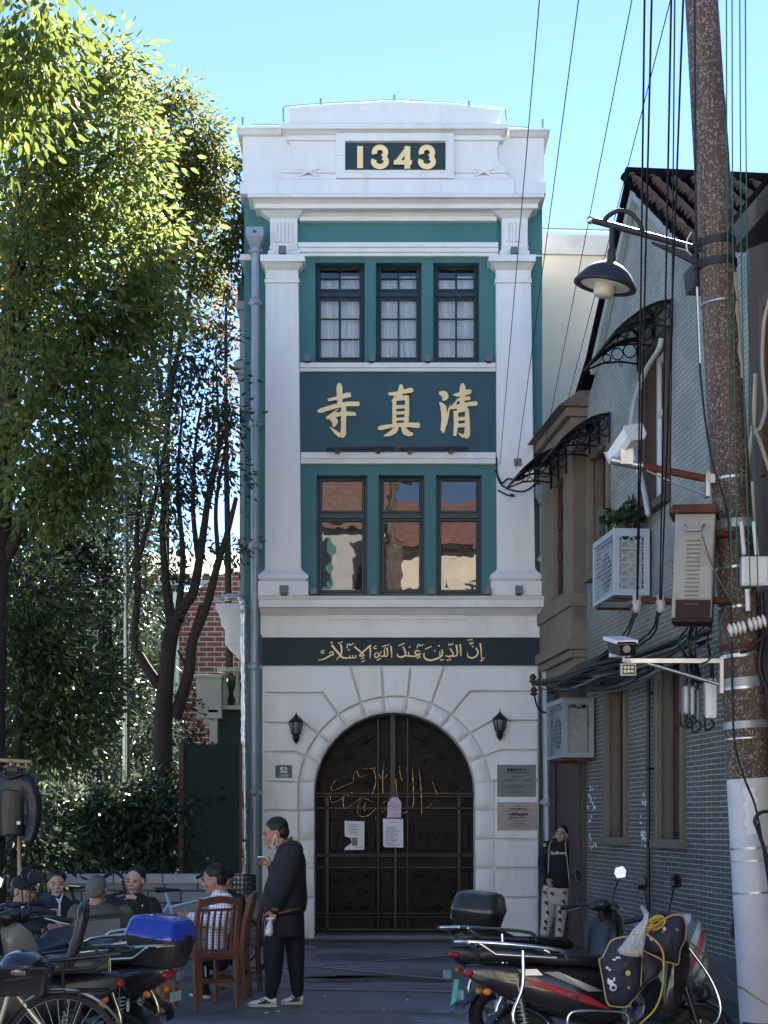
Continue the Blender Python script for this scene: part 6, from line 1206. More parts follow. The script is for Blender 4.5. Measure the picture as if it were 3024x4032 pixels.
def hair(par, M, m, kind='short'):
    R3 = M.to_3x3(); mb = MB()
    mb.ell(M @ Vector((0, .026, .042)), (.0815, .094, .085), 20, 12, R3)
    if kind == 'short': mb.ell(M @ Vector((0, .055, .0)), (.077, .062, .075), 16, 10, R3)
    if kind == 'full': mb.ell(M @ Vector((0, .014, .066)), (.072, .076, .050), 18, 10, R3); mb.ell(M @ Vector((0, .05, .0)), (.080, .065, .08), 16, 10, R3)
    if kind == 'tied': mb.ell(M @ Vector((0, .055, -.01)), (.080, .06, .09), 16, 10, R3); mb.ell(M @ Vector((.02, .12, .0)), (.035, .035, .035), 10, 6, R3)
    if kind == 'receding': mb.v = []; mb.f = []; mb.mi = []; mb.sm = []; mb.ell(M @ Vector((0, .031, .045)), (.0815, .093, .083), 20, 12, R3); mb.ell(M @ Vector((0, .058, -.005)), (.078, .06, .07), 16, 10, R3)
    o = mb.build('hair', m, par); return o
def hand(mb, w, d, side, curl=.5, n=Vector((0, 0, -1)), s=1.0):
    """palm and five fingers from wrist w along d; n is the palm's facing, side the thumb's side"""
    d = d.normalized(); t = side - d * side.dot(d); t.normalize(); n = d.cross(t).normalized() * (1 if d.cross(t).dot(n) > 0 else -1)
    mb.tube([w - d * .03, w + d * .01 * s, w + d * .05 * s, w + d * .085 * s], [.026 * s, .026 * s, .036 * s, .030 * s], 10, flat=.55)
    for k, (off, L) in enumerate(((.028, .070), (.009, .080), (-.010, .074), (-.028, .056))):
        p = w + d * .08 * s + t * off * s; a = d; pts = [p - d * .01]; 
        for j in range(3):
            a = (a * math.cos(curl * .75) + n * math.sin(curl * .75)).normalized(); p = p + a * L * s * (.42, .32, .26)[j]; pts.append(p)
        mb.tube(pts, [.0095 * s, .009 * s, .0082 * s, .0068 * s], 7)
    p = w + d * .025 * s + t * .030 * s; mb.tube([w + d * .01 * s + t * .01 * s, p, p + (d * .6 + t * .7 + n * .2) * .034 * s, p + (d * .85 + t * .75 + n * .45) * .056 * s], [.014 * s, .013 * s, .0105 * s, .008 * s], 7)
def sil(mb, M, rows, hd, c0=0.0, n=18):
    """body volume from its outline: rows (y, x_left, x_right[, half depth, depth offset])"""
    rg = []
    for r in rows:
        y, xl, xr = r[:3]; h = r[3] if len(r) > 3 else hd; o = r[4] if len(r) > 4 else c0
        a, b = M(xl, y, o), M(xr, y, o); c = (a + b) / 2; rx = (b - a).length / 2; u = (b - a).normalized()
        rg.append([c + u * rx * math.cos(2 * math.pi * q / n) + Vector((0, h, 0)) * math.sin(2 * math.pi * q / n) for q in range(n)])
    mb.loft(rg)
def limb(mb, pts, rr, n=12): q = smoothline(pts, 4); r = np.interp(np.linspace(0, len(rr) - 1, len(q)), range(len(rr)), rr); mb.tube(q, list(r), n); mb.ell(q[0], rr[0], 12, 8); mb.ell(q[-1], rr[-1], 12, 8)
def shoe(par, heel, toe, m, sole, w=.045, h=.085):
    d = (toe - heel); L = d.length; d.normalize(); s = Vector((-d.y, d.x, 0)).normalized(); up = Vector((0, 0, 1)); rg = []
    for f, ww, hh in ((0, .6, .72), (.08, .85, .95), (.3, .95, 1.0), (.45, .95, .85), (.65, 1.08, .62), (.85, 1.0, .5), (.96, .7, .4), (1, .4, .28)):
        c = heel + d * L * f; rg.append([c + s * w * ww * math.cos(2 * math.pi * q / 14) * (1.0) + up * (.022 + (h * hh - .022) * (.5 + .5 * math.sin(2 * math.pi * q / 14))) for q in range(14)])
    mb = MB(); mb.loft(rg); o = mb.build('shoe', m, par)
    rg = []
    for f, ww in ((-.02, .5), (.06, .9), (.3, .95), (.5, .93), (.68, 1.1), (.88, 1.05), (.98, .7), (1.03, .3)):
        c = heel + d * L * f; rg.append([c - s * w * ww * 1.04, c + s * w * ww * 1.04, c + s * w * ww * 1.06 + up * .028, c - s * w * ww * 1.06 + up * .028])
    mb = MB(); mb.loft(rg, smooth=False); sub(mb.build('sole', sole, None), o); return o
SHOEW = mat('white_leather', (.68, .67, .64), .45, var=.06); STR = mat('dark_stripe', (.016, .016, .025), .5)
# ---- jacket on the clothes rail
jk = thing('hanging_jacket', 'black leather jacket hung on the bamboo rail', 'jacket', P(60, 3030, 16.2))
def jf(mb):
    def j(x, y, o=0): return P(x, y, 16.2 + o) - jk.location
    sil(mb, j, [(3024, 34, 70, .04), (3036, 5, 92, .06), (3052, -25, 116, .08), (3075, -45, 136, .09), (3110, -52, 122, .10), (3160, -52, 108, .10), (3230, -54, 102, .10), (3292, -56, 100, .10)], .1)
    for pts, r in (([(108, 3082), (128, 3132), (136, 3195), (128, 3262, -.05), (116, 3306, -.08)], [.085, .088, .082, .07, .06]), ([(-40, 3080), (-70, 3140), (-85, 3240)], [.08, .08, .06])): limb(mb, [j(*p) for p in pts], r)
    mb.box(*sorted((j(30, 0).x, j(76, 0).x)), -.06, .05, j(0, 3034).z, j(0, 3016).z)
solid(jf, 'leather_shell', LEA, jk, .014, 4)
mb = MB()
for x in (-2, 60): mb.tube([P(x, 3110, 16.075) - jk.location, P(x + 2, 3285, 16.075) - jk.location], .006, 5)
mb.tube(smoothline([P(5, 3042, 16.12) - jk.location, P(40, 3062, 16.09) - jk.location, P(92, 3044, 16.12) - jk.location], 4), .022, 6); mb.tube([P(-50, 3120, 16.08) - jk.location, P(30, 3108, 16.07) - jk.location, P(112, 3122, 16.08) - jk.location], .006, 5); mb.build('seams', BLACKPL, jk)
mb = MB(); p = P(73, 3240, 16.0) - jk.location; mb.box(p.x - .018, p.x + .018, p.y - .005, p.y, p.z - .018, p.z + .018); mb.build('price_tag', PAPER, jk)
mb = MB(); mb.tube([P(40, 2992, 16.37) - jk.location, P(52, 3010, 16.27) - jk.location, P(52, 3045, 16.2) - jk.location], .006, 6); mb.build('hanger', STEEL, jk)

# ---- man standing with a cigarette
YM = 13.85
man = thing('person', 'man standing in black bomber jacket, mask at his chin, raising a cigarette', 'person', P(1140, 3955, YM)); man.location.z = 0; L0 = man.location.copy()
def M1_(x, y, o=0.0): return P(980 + .3527 * x, 3200 + .3527 * y, YM + o) - L0
HM = head_M(M1_(292, 225), -90 + 8, 14, 0, 1.13)
def f(mb):
    head_shape(mb, HM); sil(mb, M1_, [(380, 330, 470, .07), (480, 300, 590, .15), (800, 230, 600, .16), (1100, 220, 590, .15), (1300, 230, 580, .15)], .15)
    for pts in ([(300, 1250, -.09), (280, 1700, -.09), (245, 2080, -.09)], [(490, 1250, .09), (520, 1700, .09), (545, 2070, .09)]): limb(mb, [M1_(*p) for p in pts], [.075, .06, .045])
    limb(mb, [M1_(470, 440, -.2), M1_(430, 790, -.25), M1_(285, 1085, -.24)], [.055, .045, .03]); hand(mb, M1_(283, 1085, -.24), M1_(255, 1200, -.25) - M1_(283, 1085, -.24), Vector((-1, -.3, 0)), 1.15, Vector((.3, 1, 0)), 1.0)
    limb(mb, [M1_(430, 450, .2), M1_(330, 790, .22), M1_(250, 590, .0)], [.055, .045, .028]); hand(mb, M1_(248, 590, .0), Vector((-.75, -.25, .38)), Vector((0, -.2, 1)), .75, Vector((.5, -.6, .5)), .95)
solid(f, 'body', SKIN, man, .0065, 4, .5); face(man, HM); hair(man, HM, HAIRB)
def f(mb):
    sil(mb, M1_, [(285, 395, 470, .075), (330, 360, 520, .11), (400, 315, 585, .19), (480, 285, 625, .23), (560, 258, 640, .235), (700, 215, 640, .24), (850, 165, 648, .25), (960, 160, 655, .25), (1060, 163, 645, .245), (1110, 165, 628, .235), (1150, 166, 440, .2)], .2)
    limb(mb, [M1_(500, 420, -.17), M1_(455, 600, -.24), M1_(400, 800, -.27), M1_(330, 960, -.26), M1_(292, 1068, -.25)], [.09, .088, .082, .075, .055])
    limb(mb, [M1_(440, 430, .19), M1_(340, 780, .24), M1_(300, 700, .12), M1_(262, 600, .01)], [.085, .08, .07, .046])
solid(f, 'jacket', JET, man, .011, 5)
TRIM = mat('gold_brown_trim', (.22, .13, .075), .6, var=.4, vscale=60)
mb = MB()                                                         # patterned hem and cuff bands
rg = []
for y0, y1, k in ((1130, 1062, 0), (1108, 1038, 1)):
    n = 24; a = [M1_(330 + (632 - 330) * i / n, y0 - (y0 - y1) * i / n, -.262 * (1 - (i / n) ** 4 * .9) + .0) for i in range(n + 1)]; rg.append(a)
mb.loft(rg, closed=False, caps=False); band_ = mb.build('hem_band', TRIM, man)
mb = MB()
for i in range(8):
    def hb(u, v): fx = (i + u) / 8; y0 = 1130 + (1062 - 1130) * fx; y1 = 1108 + (1038 - 1108) * fx; return (330 + 302 * fx, y0 + (y1 - y0) * v, -.262 * (1 - fx ** 4 * .9) - .004)
    mb.tube([M1_(*hb(*q)) for q in ((.05, .15), (.05, .85), (.75, .85), (.75, .35), (.4, .35), (.4, .55))], .0028, 4)
sub(mb.build('key_pattern', BLACKPL, None), band_)
mb = MB()
for x0, y0, x1, y1 in ((240, 1060, 345, 1082), (238, 1078, 338, 1098)): mb.tube([M1_(x0 + (x1 - x0) * i / 8, y0 + (y1 - y0) * i / 8, -.262 - .055 * math.sin(math.pi * i / 8)) for i in range(9)], .0055, 5)
mb.build('cuff_stripe', TRIM, man)
mb = MB()
for k, off in enumerate((0, 14)): mb.tube(smoothline([M1_(350 + off * .3, 375 - off * .2 + off, -.075), M1_(400 + off * .6, 320 + off, -.10), M1_(450 + off * .6, 285 + off, -.07), M1_(480 + off * .4, 268 + off, .0)], 4), .006, 5)
mb.build('collar_stripe', TRIM, man)
def f(mb):
    sil(mb, M1_, [(1040, 215, 610, .19), (1150, 200, 618, .2), (1260, 185, 622, .2), (1380, 175, 624, .19)], .2)
    sil(mb, M1_, [(1300, 180, 430, .11, -.09), (1500, 160, 400, .115, -.09), (1620, 160, 392, .11, -.09), (1700, 170, 385, .105, -.09), (1850, 182, 365, .09, -.09), (1930, 172, 340, .085, -.09), (1985, 178, 322, .075, -.09), (2060, 190, 305, .065, -.09), (2080, 200, 300, .055, -.09)], .1)
    sil(mb, M1_, [(1300, 380, 622, .11, .09), (1500, 405, 626, .115, .09), (1700, 428, 620, .105, .09), (1850, 452, 614, .09, .09), (1930, 462, 618, .085, .09), (1985, 470, 612, .075, .09), (2040, 488, 600, .065, .09), (2060, 492, 590, .055, .09)], .1)
solid(f, 'trousers', mat('black_track_cloth', (.008, .009, .014), .8, var=.25, vscale=8), man, .011, 5)
def gp(x, y): p = GP(980 + .3527 * x, 3200 + .3527 * y); p.z = 0; return p - L0
def stripes(o, heel, toe):
    d = (toe - heel); s = Vector((-d.y, d.x, 0)).normalized(); s = s if s.y < 0 else -s; mb = MB()
    def q(f_, z): w = .052; return heel + d * f_ + s * w + Vector((0, 0, z))
    for pts in (((.28, .03), (.45, .075)), ((.40, .03), (.56, .07)), ((.2, .045), (.66, .035)), ((.3, .065), (.62, .028))): mb.tube([q(*p) for p in pts], .0055, 5)
    sub(mb.build('side_stripes', STR, None), o)
h, t_ = gp(318, 2145), gp(6, 2152); h.y = t_.y = -.10; o = shoe(man, h, t_, SHOEW, mat('cream_sole', (.45, .43, .38), .7), .046, .10); stripes(o, h, t_)
h, t_ = gp(608, 2120), gp(376, 2122); h.y = .10; t_.y = .06; o = shoe(man, h, t_, SHOEW, MATS['cream_sole'], .046, .10); stripes(o, h, t_)
mb = MB(); rg = [[M1_(*p) for p in r] for r in ([(222, 335, -.06), (232, 352, -.075), (268, 362, -.09)], [(225, 352, -.045), (240, 375, -.07), (290, 382, -.09)], [(245, 385, -.03), (262, 400, -.05), (300, 392, -.07)])]; mb.loft(rg, closed=False, caps=False); mb.build('face_mask', mat('pale_blue_mask', (.55, .62, .62), .8), man)
mb = MB(); mb.tube([M1_(262, 352, -.096), M1_(272, 300, -.104), M1_(296, 245, -.10)], .0035, 5); mb.tube([M1_(296, 382, -.09), M1_(312, 330, -.10), M1_(300, 245, -.10)], .0035, 5); mb.build('mask_strap', PAPER, man)
cg = thing('cigarette', 'lit white cigarette between the standing man\'s fingers', 'cigarette', M1_(130, 493, -.05) + L0); mb = MB(); mb.tube([M1_(92, 497, -.05) + L0 - cg.location, M1_(178, 488, -.045) + L0 - cg.location], .0055, 8); mb.build('paper_tube', PAPER, cg)
mb = MB(); mb.tube([M1_(90, 497.5, -.05) + L0 - cg.location, M1_(96, 496.5, -.05) + L0 - cg.location], .0058, 8); mb.build('ash_tip', GREYBOX, cg)
bagm = mat('white_thin_plastic', (.62, .62, .62), .3, var=.1, bump=.6, bscale=25)
bg_ = thing('plastic_bag', 'small knotted white plastic bag held in the standing man\'s lowered hand', 'bag', M1_(225, 1290, -.26) + L0); 
def f(mb): 
    q = lambda x, y, o=0: M1_(x, y, -.26) + L0 - bg_.location; sil(mb, q, [(1168, 225, 262, .012), (1195, 228, 250, .012), (1230, 205, 262, .03), (1290, 185, 272, .05), (1350, 175, 268, .05), (1378, 190, 255, .035)], .03, 0)
o = solid(f, 'bag', bagm, bg_, .007, 2)
mb = MB(); q = lambda x, y: M1_(x, y, -.262) + L0 - bg_.location; mb.tube([q(240, 1190), q(205, 1178), q(198, 1200)], [.012, .009, .004], 6); mb.tube([q(240, 1190), q(268, 1170), q(276, 1196)], [.012, .009, .004], 6); mb.build('knot_ears', bagm, bg_)

# ---- woman leaning at the corner
YWm = 20.6
wo = thing('person', 'woman with glasses in black jacket and pale printed trousers leaning at the corner', 'person', P(2205, 3712, YWm)); wo.location.z = 0; L0 = wo.location.copy()
def W1(x, y, o=0.0): return P(1700 + .4822 * x, 3300 + .4822 * y, YWm + o) - L0
HM = head_M(P(2211, 3285, YWm - .02) - L0, -22, -10, 4, 1.0)
def f(mb):
    head_shape(mb, HM); sil(mb, W1, [(-10, 985, 1090, .06), (40, 940, 1140, .1), (400, 930, 1120, .1)], .1)
    limb(mb, [W1(930, 60, -.02), W1(905, 220, -.06), W1(945, 330, -.16)], [.045, .04, .028]); hand(mb, W1(945, 330, -.16), Vector((.35, -.1, -.9)), Vector((1, -.2, 0)), .5, Vector((0, 1, 0)), .9)
    limb(mb, [W1(1140, 60, .02), W1(1160, 220, .02), W1(1165, 370, -.02)], [.045, .04, .028]); hand(mb, W1(1165, 370, -.02), Vector((0, 0, -1)), Vector((-1, -.2, 0)), .5, Vector((0, 1, 0)), .9)
    limb(mb, [W1(960, 420, -.04), W1(950, 600, -.06), W1(930, 800, -.08)], [.06, .05, .035]); limb(mb, [W1(1070, 420, 0), W1(1055, 620, -.03), W1(1040, 830, -.05)], [.06, .05, .035])
solid(f, 'body', SKIN2, wo, .0065, 4, .5); face(wo, HM); hair(wo, HM, HAIRB, 'tied')
mb = MB()
for s in (-1, 1): mb.tube([HM @ Vector((.031 * s + .024 * math.cos(R(a)), -.096, -.008 + .02 * math.sin(R(a)))) for a in range(0, 360, 30)], .002, 4, True); mb.tube([HM @ Vector((.055 * s, -.094, -.004)), HM @ Vector((.08 * s, 0, .0))], .0018, 4)
mb.tube([HM @ Vector((-.008, -.098, -.004)), HM @ Vector((.008, -.098, -.004))], .0018, 4); mb.build('glasses', mat('gilt_wire', (.45, .35, .2), .3, .9), wo)
def f(mb):
    sil(mb, W1, [(-8, 990, 1085, .065), (20, 950, 1120, .10), (60, 915, 1155, .125), (150, 900, 1165, .135), (260, 905, 1165, .14), (360, 908, 1160, .14), (410, 925, 1140, .125)], .12)
    limb(mb, [W1(935, 60, -.0), W1(903, 200, -.05), W1(915, 270, -.09), W1(938, 318, -.15)], [.065, .062, .055, .045]); limb(mb, [W1(1130, 60, .0), W1(1160, 210, .0), W1(1168, 360, -.02)], [.065, .06, .045])
solid(f, 'jacket', JET, wo, .011, 5)
mb = MB()
for pts in ([(985, 15, -.10), (962, 55, -.132), (955, 130, -.15), (950, 290, -.155)], [(1100, 12, -.09), (1092, 70, -.14), (1108, 200, -.15), (1128, 400, -.14)]): mb.tube(smoothline([W1(*p) for p in pts], 4), .0065, 5)
mb.build('jacket_piping', mat('cream_piping', (.5, .47, .38), .7), wo)
text_mesh('Sailfront', .062, 'shirt_print', PAPER, wo, Matrix.Translation(W1(1035, 122, -.155)) @ FRONT, .002, .001)
PJ = mat('pale_pyjama_cloth', (.50, .45, .42), .85, var=.06, bump=.25, bscale=20)
def f(mb):
    sil(mb, W1, [(380, 915, 1140, .12), (430, 900, 1138, .125), (500, 895, 1135, .125), (540, 893, 1130, .12)], .12)
    sil(mb, W1, [(500, 895, 1012, .09, -.03), (620, 893, 1005, .085, -.05), (700, 890, 985, .08, -.06), (780, 882, 965, .075, -.07), (800, 890, 955, .06, -.07)], .08); sil(mb, W1, [(500, 1015, 1132, .09), (620, 1010, 1108, .085, -.02), (720, 1003, 1090, .08, -.04), (800, 1002, 1075, .075, -.05), (828, 1005, 1068, .06, -.05)], .08)
solid(f, 'trousers', PJ, wo, .011, 5)
mb = MB()
for x, y in ((935, 525), (1075, 515), (945, 605), (1045, 600), (930, 680), (1045, 665), (925, 735), (1040, 745), (920, 440), (1085, 445), (980, 450)):
    c = W1(x, y, -.145 if y < 560 else -.15); mb.ell(c, (.026, .012, .02), 8, 5); mb.ell(c + Vector((.014, 0, -.022)), (.012, .012, .018), 8, 5)
mb.build('printed_motifs', mat('brown_red_print', (.12, .05, .045), .8), wo)['kind'] = 'stuff'
for a, b in (((1015, 858), (1095, 862)), ((905, 835), (960, 842))): h, t_ = W1(*b, -.02), W1(*a, -.14); h.z = t_.z = .012; h, t_ = h, h + (t_ - h).normalized() * .23; shoe(wo, h, t_, mat('lilac_slipper', (.42, .28, .50), .6), MATS['lilac_slipper'], .043, .06)

# ---- card players
def seated(label, Y, M, head, rows, body_rows, arms, cloth, hairm, hk, skin, hs=1.0, extra=None, legs=(), legm=JET, dark=None):
    L0 = M(0, 0, 0) * 0; t = thing('person', label, 'person', M(*body_rows[-1][:2]) * 1.0); t.location = P(1512, 3232, Y) * 0; c = (M(body_rows[-1][1], body_rows[-1][0]) + M(body_rows[-1][2], body_rows[-1][0])) / 2; t.location = (c.x, Y, 0); L = t.location.copy()
    m = lambda x, y, o=0.0: M(x, y, o) - L
    HMx = head_M(m(head[0], head[1], head[5] if len(head) > 5 else 0), head[2], head[3], head[4], hs)
    def f(mb):
        head_shape(mb, HMx); sil(mb, m, [(r[0], r[1] + (r[2] - r[1]) * .12, r[2] - (r[2] - r[1]) * .12, r[3] * .8, r[4] if len(r) > 4 else 0) for r in body_rows], .1)
        for pts, rr_, hd in arms:
            q = [m(*p) for p in pts]; limb(mb, q, [v * .72 for v in rr_])
            if hd: hand(mb, q[-1], Vector(hd[0]), Vector(hd[1]), hd[2], Vector(hd[3]), .95)
        for pts, rr_ in legs: limb(mb, [m(*p) for p in pts], [v * .75 for v in rr_])
    solid(f, 'body', skin, t, .007, 4, .5); 
    if hk: hair(t, HMx, hairm, hk)
    face(t, HMx)
    def f(mb):
        sil(mb, m, body_rows, .14)
        for pts, rr_, hd in arms:
            q = [m(*p) for p in pts]; q[-1] = q[-2].lerp(q[-1], .88); limb(mb, q, rr_)
    solid(f, 'jacket', cloth, t, .011, 5)
    if legs:
        def f(mb):
            for pts, rr_ in legs: q = [m(*p) for p in pts]; limb(mb, q, rr_)
        solid(f, 'trousers', legm, t, .012, 4)
    return t, m, HMx
def ZA(Y): return lambda x, y, o=0.0: P(.3134 * x, 3380 + .3134 * y, Y + o)
def ZB(Y): return lambda x, y, o=0.0: P(400 + .3496 * x, 3350 + .3496 * y, Y + o)
t, m, H = seated('man in dark navy jacket with white shirt collar facing the viewer, holding cards', 15.6, ZA(15.6), (718, 315, 12, 4, -3), None,
    [(455, 660, 800, .07), (510, 590, 870, .12), (570, 480, 965, .15), (650, 445, 1000, .16), (800, 440, 1010, .17), (950, 450, 1000, .17), (1200, 470, 990, .17)],
    [([(490, 600), (470, 850, -.1), (600, 930, -.38), (660, 905, -.45)], [.07, .07, .055, .042], ((.6, -.2, .15), (0, 0, 1), .7, (0, 1, 0))), ([(950, 600), (960, 850, -.1), (830, 920, -.38), (760, 890, -.45)], [.07, .07, .055, .042], ((-.6, -.2, .15), (0, 0, 1), .7, (0, 1, 0)))], NAVYC, HAIRB, 'full', SKIN2, 1.12, legs=[([(560, 1150, -.05), (600, 1180, -.45)], [.085, .07]), ([(880, 1150, -.05), (860, 1180, -.45)], [.085, .07])])
mb = MB(); mb.prism([m(*p) for p in ((690, 490, -.15), (735, 560, -.17), (728, 840, -.2), (765, 840, -.2), (760, 560, -.17), (800, 430, -.13), (745, 515, -.155))], [m(p[0], p[1], p[2] + .03) for p in ((690, 490, -.15), (735, 560, -.17), (728, 840, -.2), (765, 840, -.2), (760, 560, -.17), (800, 430, -.13), (745, 515, -.155))]); mb.build('shirt', mat('pale_blue_shirt', (.50, .54, .60), .8), t)
def cards(c, n, label, yaw=0):
    t = thing('playing_cards', label, 'playing cards', c, 'cards in the players\' hands')
    for k in range(n): mb = MB(); a = R(-35 + 70 * k / max(1, n - 1)); u = Vector((math.sin(a), 0, math.cos(a))); v = Vector((math.cos(a), 0, -math.sin(a))); o = Vector((0, -.0015 * k, 0)); mb.prism([o - v * .027, o + v * .027, o + v * .027 + u * .085, o - v * .027 + u * .085], [p + Vector((0, .0008, 0)) for p in (o - v * .027, o + v * .027, o + v * .027 + u * .085, o - v * .027 + u * .085)]); mb.build('card', mat('pink_card_back', (.45, .25, .28), .5), t)
cards(ZA(15.6)(680, 740, -.5), 6, 'fan of pinkish cards in front of the man in the navy jacket')
t, m, H = seated('grey haired man seen from behind in an olive jacket on a black framed chair', 13.7, ZA(13.7), (1222, 395, 176, 2, 0), None,
    [(545, 1150, 1320, .07), (580, 1080, 1400, .11), (640, 980, 1540, .15), (720, 925, 1600, .165), (850, 890, 1630, .17), (1000, 870, 1640, .17), (1250, 880, 1640, .18)],
    [([(960, 680, .02), (900, 900, .1), (960, 1000, .35)], [.075, .07, .05], None), ([(1570, 680, .02), (1630, 900, .1), (1560, 1000, .35)], [.075, .07, .05], None)], OLIVE, HAIRG, 'short', SKIN, 1.08, legs=[([(1050, 1220, .05), (1050, 1240, .45)], [.09, .07]), ([(1480, 1220, .05), (1480, 1240, .45)], [.09, .07])])
mb = MB(); rg = [[m(1242 + 105 * math.cos(R(a)), 555 - 14 * k, .08 * math.sin(R(a)) + .02) for a in range(0, 360, 24)] for k in range(2)]; mb.loft(rg, caps=False); mb.build('collar', OLIVE, t)
t, m, H = seated('balding man in an open black polo jacket leaning in to the game', 15.9, ZB(15.9), (380, 330, -16, 8, 6), None,
    [(470, 320, 430, .07), (510, 230, 500, .12), (560, 110, 570, .16), (640, 85, 610, .17), (760, 90, 630, .17), (1000, 110, 620, .18)],
    [([(120, 590), (110, 760, -.1), (240, 860, -.35)], [.08, .075, .05], None), ([(560, 600), (620, 760, -.08), (480, 860, -.35)], [.08, .075, .05], None)], JET, HAIRB, 'receding', SKIN2, 1.15, legs=[([(230, 950), (260, 980, -.4)], [.09, .07]), ([(480, 950), (470, 980, -.4)], [.09, .07])])
mb = MB(); mb.prism([m(265, 500, -.125), m(300, 590, -.15), m(330, 610, -.155), m(400, 520, -.13), m(350, 480, -.1)], [m(265, 500, -.09), m(300, 590, -.11), m(330, 610, -.11), m(400, 520, -.09), m(350, 480, -.06)]); mb.build('open_neck', SKIN2, t)
mb = MB(); 
for x, y in ((262, 545), (290, 625)): mb.ell(m(x, y, -.165), .006, 8, 5)
mb.ell(m(460, 618, -.165), (.008, .004, .012), 8, 5); mb.build('buttons', PAPER, t)
CHK = bpy.data.materials.new('checked_cloth'); CHK.use_nodes = True; n = CHK.node_tree; b = n.nodes['Principled BSDF']; b.inputs['Roughness'].default_value = .85
tc = n.nodes.new('ShaderNodeTexCoord'); acc = None
for rot, sc2 in (((0, 0, 0), 24), ((0, R(90), 0), 24)):
    mp = n.nodes.new('ShaderNodeMapping'); mp.inputs['Rotation'].default_value = rot; link(n, tc.outputs['Object'], mp.inputs[0]); wv_ = n.nodes.new('ShaderNodeTexWave'); wv_.inputs['Scale'].default_value = sc2 / 2.2; wv_.inputs['Distortion'].default_value = .6; wv_.inputs['Detail'].default_value = 1; link(n, mp.outputs[0], wv_.inputs[0])
    cr = n.nodes.new('ShaderNodeValToRGB'); cr.color_ramp.elements[0].position = .70; cr.color_ramp.elements[0].color = (1, 1, 1, 1); cr.color_ramp.elements[1].position = .85; cr.color_ramp.elements[1].color = (.58, .59, .66, 1); link(n, wv_.outputs['Fac'], cr.inputs[0])
    if acc is None: acc = cr.outputs[0]
    else: mm = n.nodes.new('ShaderNodeMix'); mm.data_type = 'RGBA'; mm.blend_type = 'MULTIPLY'; mm.inputs[0].default_value = 1; link(n, acc, mm.inputs[6]); link(n, cr.outputs[0], mm.inputs[7]); acc = mm.outputs[2]
mm = n.nodes.new('ShaderNodeMix'); mm.data_type = 'RGBA'; mm.blend_type = 'MULTIPLY'; mm.inputs[0].default_value = 1; link(n, acc, mm.inputs[6]); mm.inputs[7].default_value = (.88, .87, .87, 1); link(n, mm.outputs[2], b.inputs['Base Color'])
t, m, H = seated('man in a white and grey checked shirt sitting in profile on a wooden chair', 14.5, ZB(14.5), (1262, 318, -84, 12, 0), None,
    [(440, 1250, 1370, .07), (490, 1235, 1430, .12), (560, 1215, 1490, .17), (680, 1200, 1480, .18), (820, 1190, 1455, .18), (1000, 1175, 1420, .18), (1150, 1172, 1400, .18), (1270, 1220, 1380, .17)],
    [([(1400, 560, -.17), (1330, 820, -.22), (1150, 760, -.2), (985, 735, -.15)], [.075, .068, .052, .04], ((-.9, .2, .05), (0, 0, 1), .6, (0, 1, 0))), ([(1400, 560, .17), (1300, 800, .2), (1100, 760, .2), (960, 740, .2)], [.075, .068, .052, .04], None)], CHK, HAIRB, 'full', SKIN, 1.15,
    legs=[([(1330, 1250, -.09), (1130, 1240, -.1), (1130, 1420, -.1), (1150, 1560, -.1)], [.095, .075, .06, .05]), ([(1330, 1250, .09), (1130, 1240, .1), (1120, 1420, .1), (1100, 1540, .1)], [.095, .075, .06, .05])], legm=NAVYC)
h = m(1225, 1640, -.1); q = m(1040, 1650, -.1); h.z = q.z = 0; shoe(t, h, q, JET, SHOEW, .046, .095); h = m(1180, 1580, .1); q = m(1000, 1580, .1); h.z = q.z = 0; shoe(t, h, q, JET, SHOEW, .046, .095)
mb = MB()
for dx in (-7, 0, 7): mb.tube([m(1165 + dx, 1300, -.175), m(1175 + dx, 1420, -.165)], .0035, 5)
mb.build('trouser_stripes', PAPER, t)
t, m, H = seated('man in black jacket and black cap half hidden behind the man in the checked shirt', 15.3, ZB(15.3), (1372, 335, -60, 5, 0), None,
    [(430, 1340, 1460, .07), (470, 1330, 1520, .12), (540, 1320, 1570, .16), (700, 1310, 1600, .18), (900, 1310, 1612, .18), (1100, 1310, 1605, .18), (1230, 1340, 1560, .17)],
    [([(1540, 560, -.05), (1580, 800, -.1), (1450, 900, -.2)], [.075, .07, .05], None)], JET, HAIRB, None, SKIN, 1.08, legs=[([(1500, 1180), (1300, 1180, -.05)], [.09, .075])])
def cap(par, H, m_):
    mb = MB(); mb.ell(H @ Vector((0, .012, .052)), (.086, .10, .078), 18, 10, H.to_3x3()); mb.build('cap', m_, par)
    mb = MB(); rg = []
    for k in range(4): yy = -.07 - .075 * k / 3; rg.append([H @ Vector((x, yy + .9 * x * x * 6, .045 - .02 * k / 3 - 3 * x * x)) for x in np.linspace(-.07 + .012 * k, .07 - .012 * k, 7)])
    mb.loft(rg, closed=False, caps=False); mb.loft([[p + H.to_3x3() @ Vector((0, 0, -.006)) for p in r] for r in rg], closed=False, caps=False); mb.build('cap_brim', m_, par)
cap(t, H, JET)
mb = MB(); c = m(1382, 244, -.12)
for a in (-35, 0, 35): mb.ell(c + Vector((.018 * math.sin(R(a)), 0, .018 * math.cos(R(a)))), (.008, .004, .018), 8, 6, Matrix.Rotation(R(a), 3, 'Y'))
mb.tube([c + Vector((-.014, 0, -.004)), c + Vector((.014, 0, -.004))], .003, 4); mb.build('cap_emblem', PAPER, t)
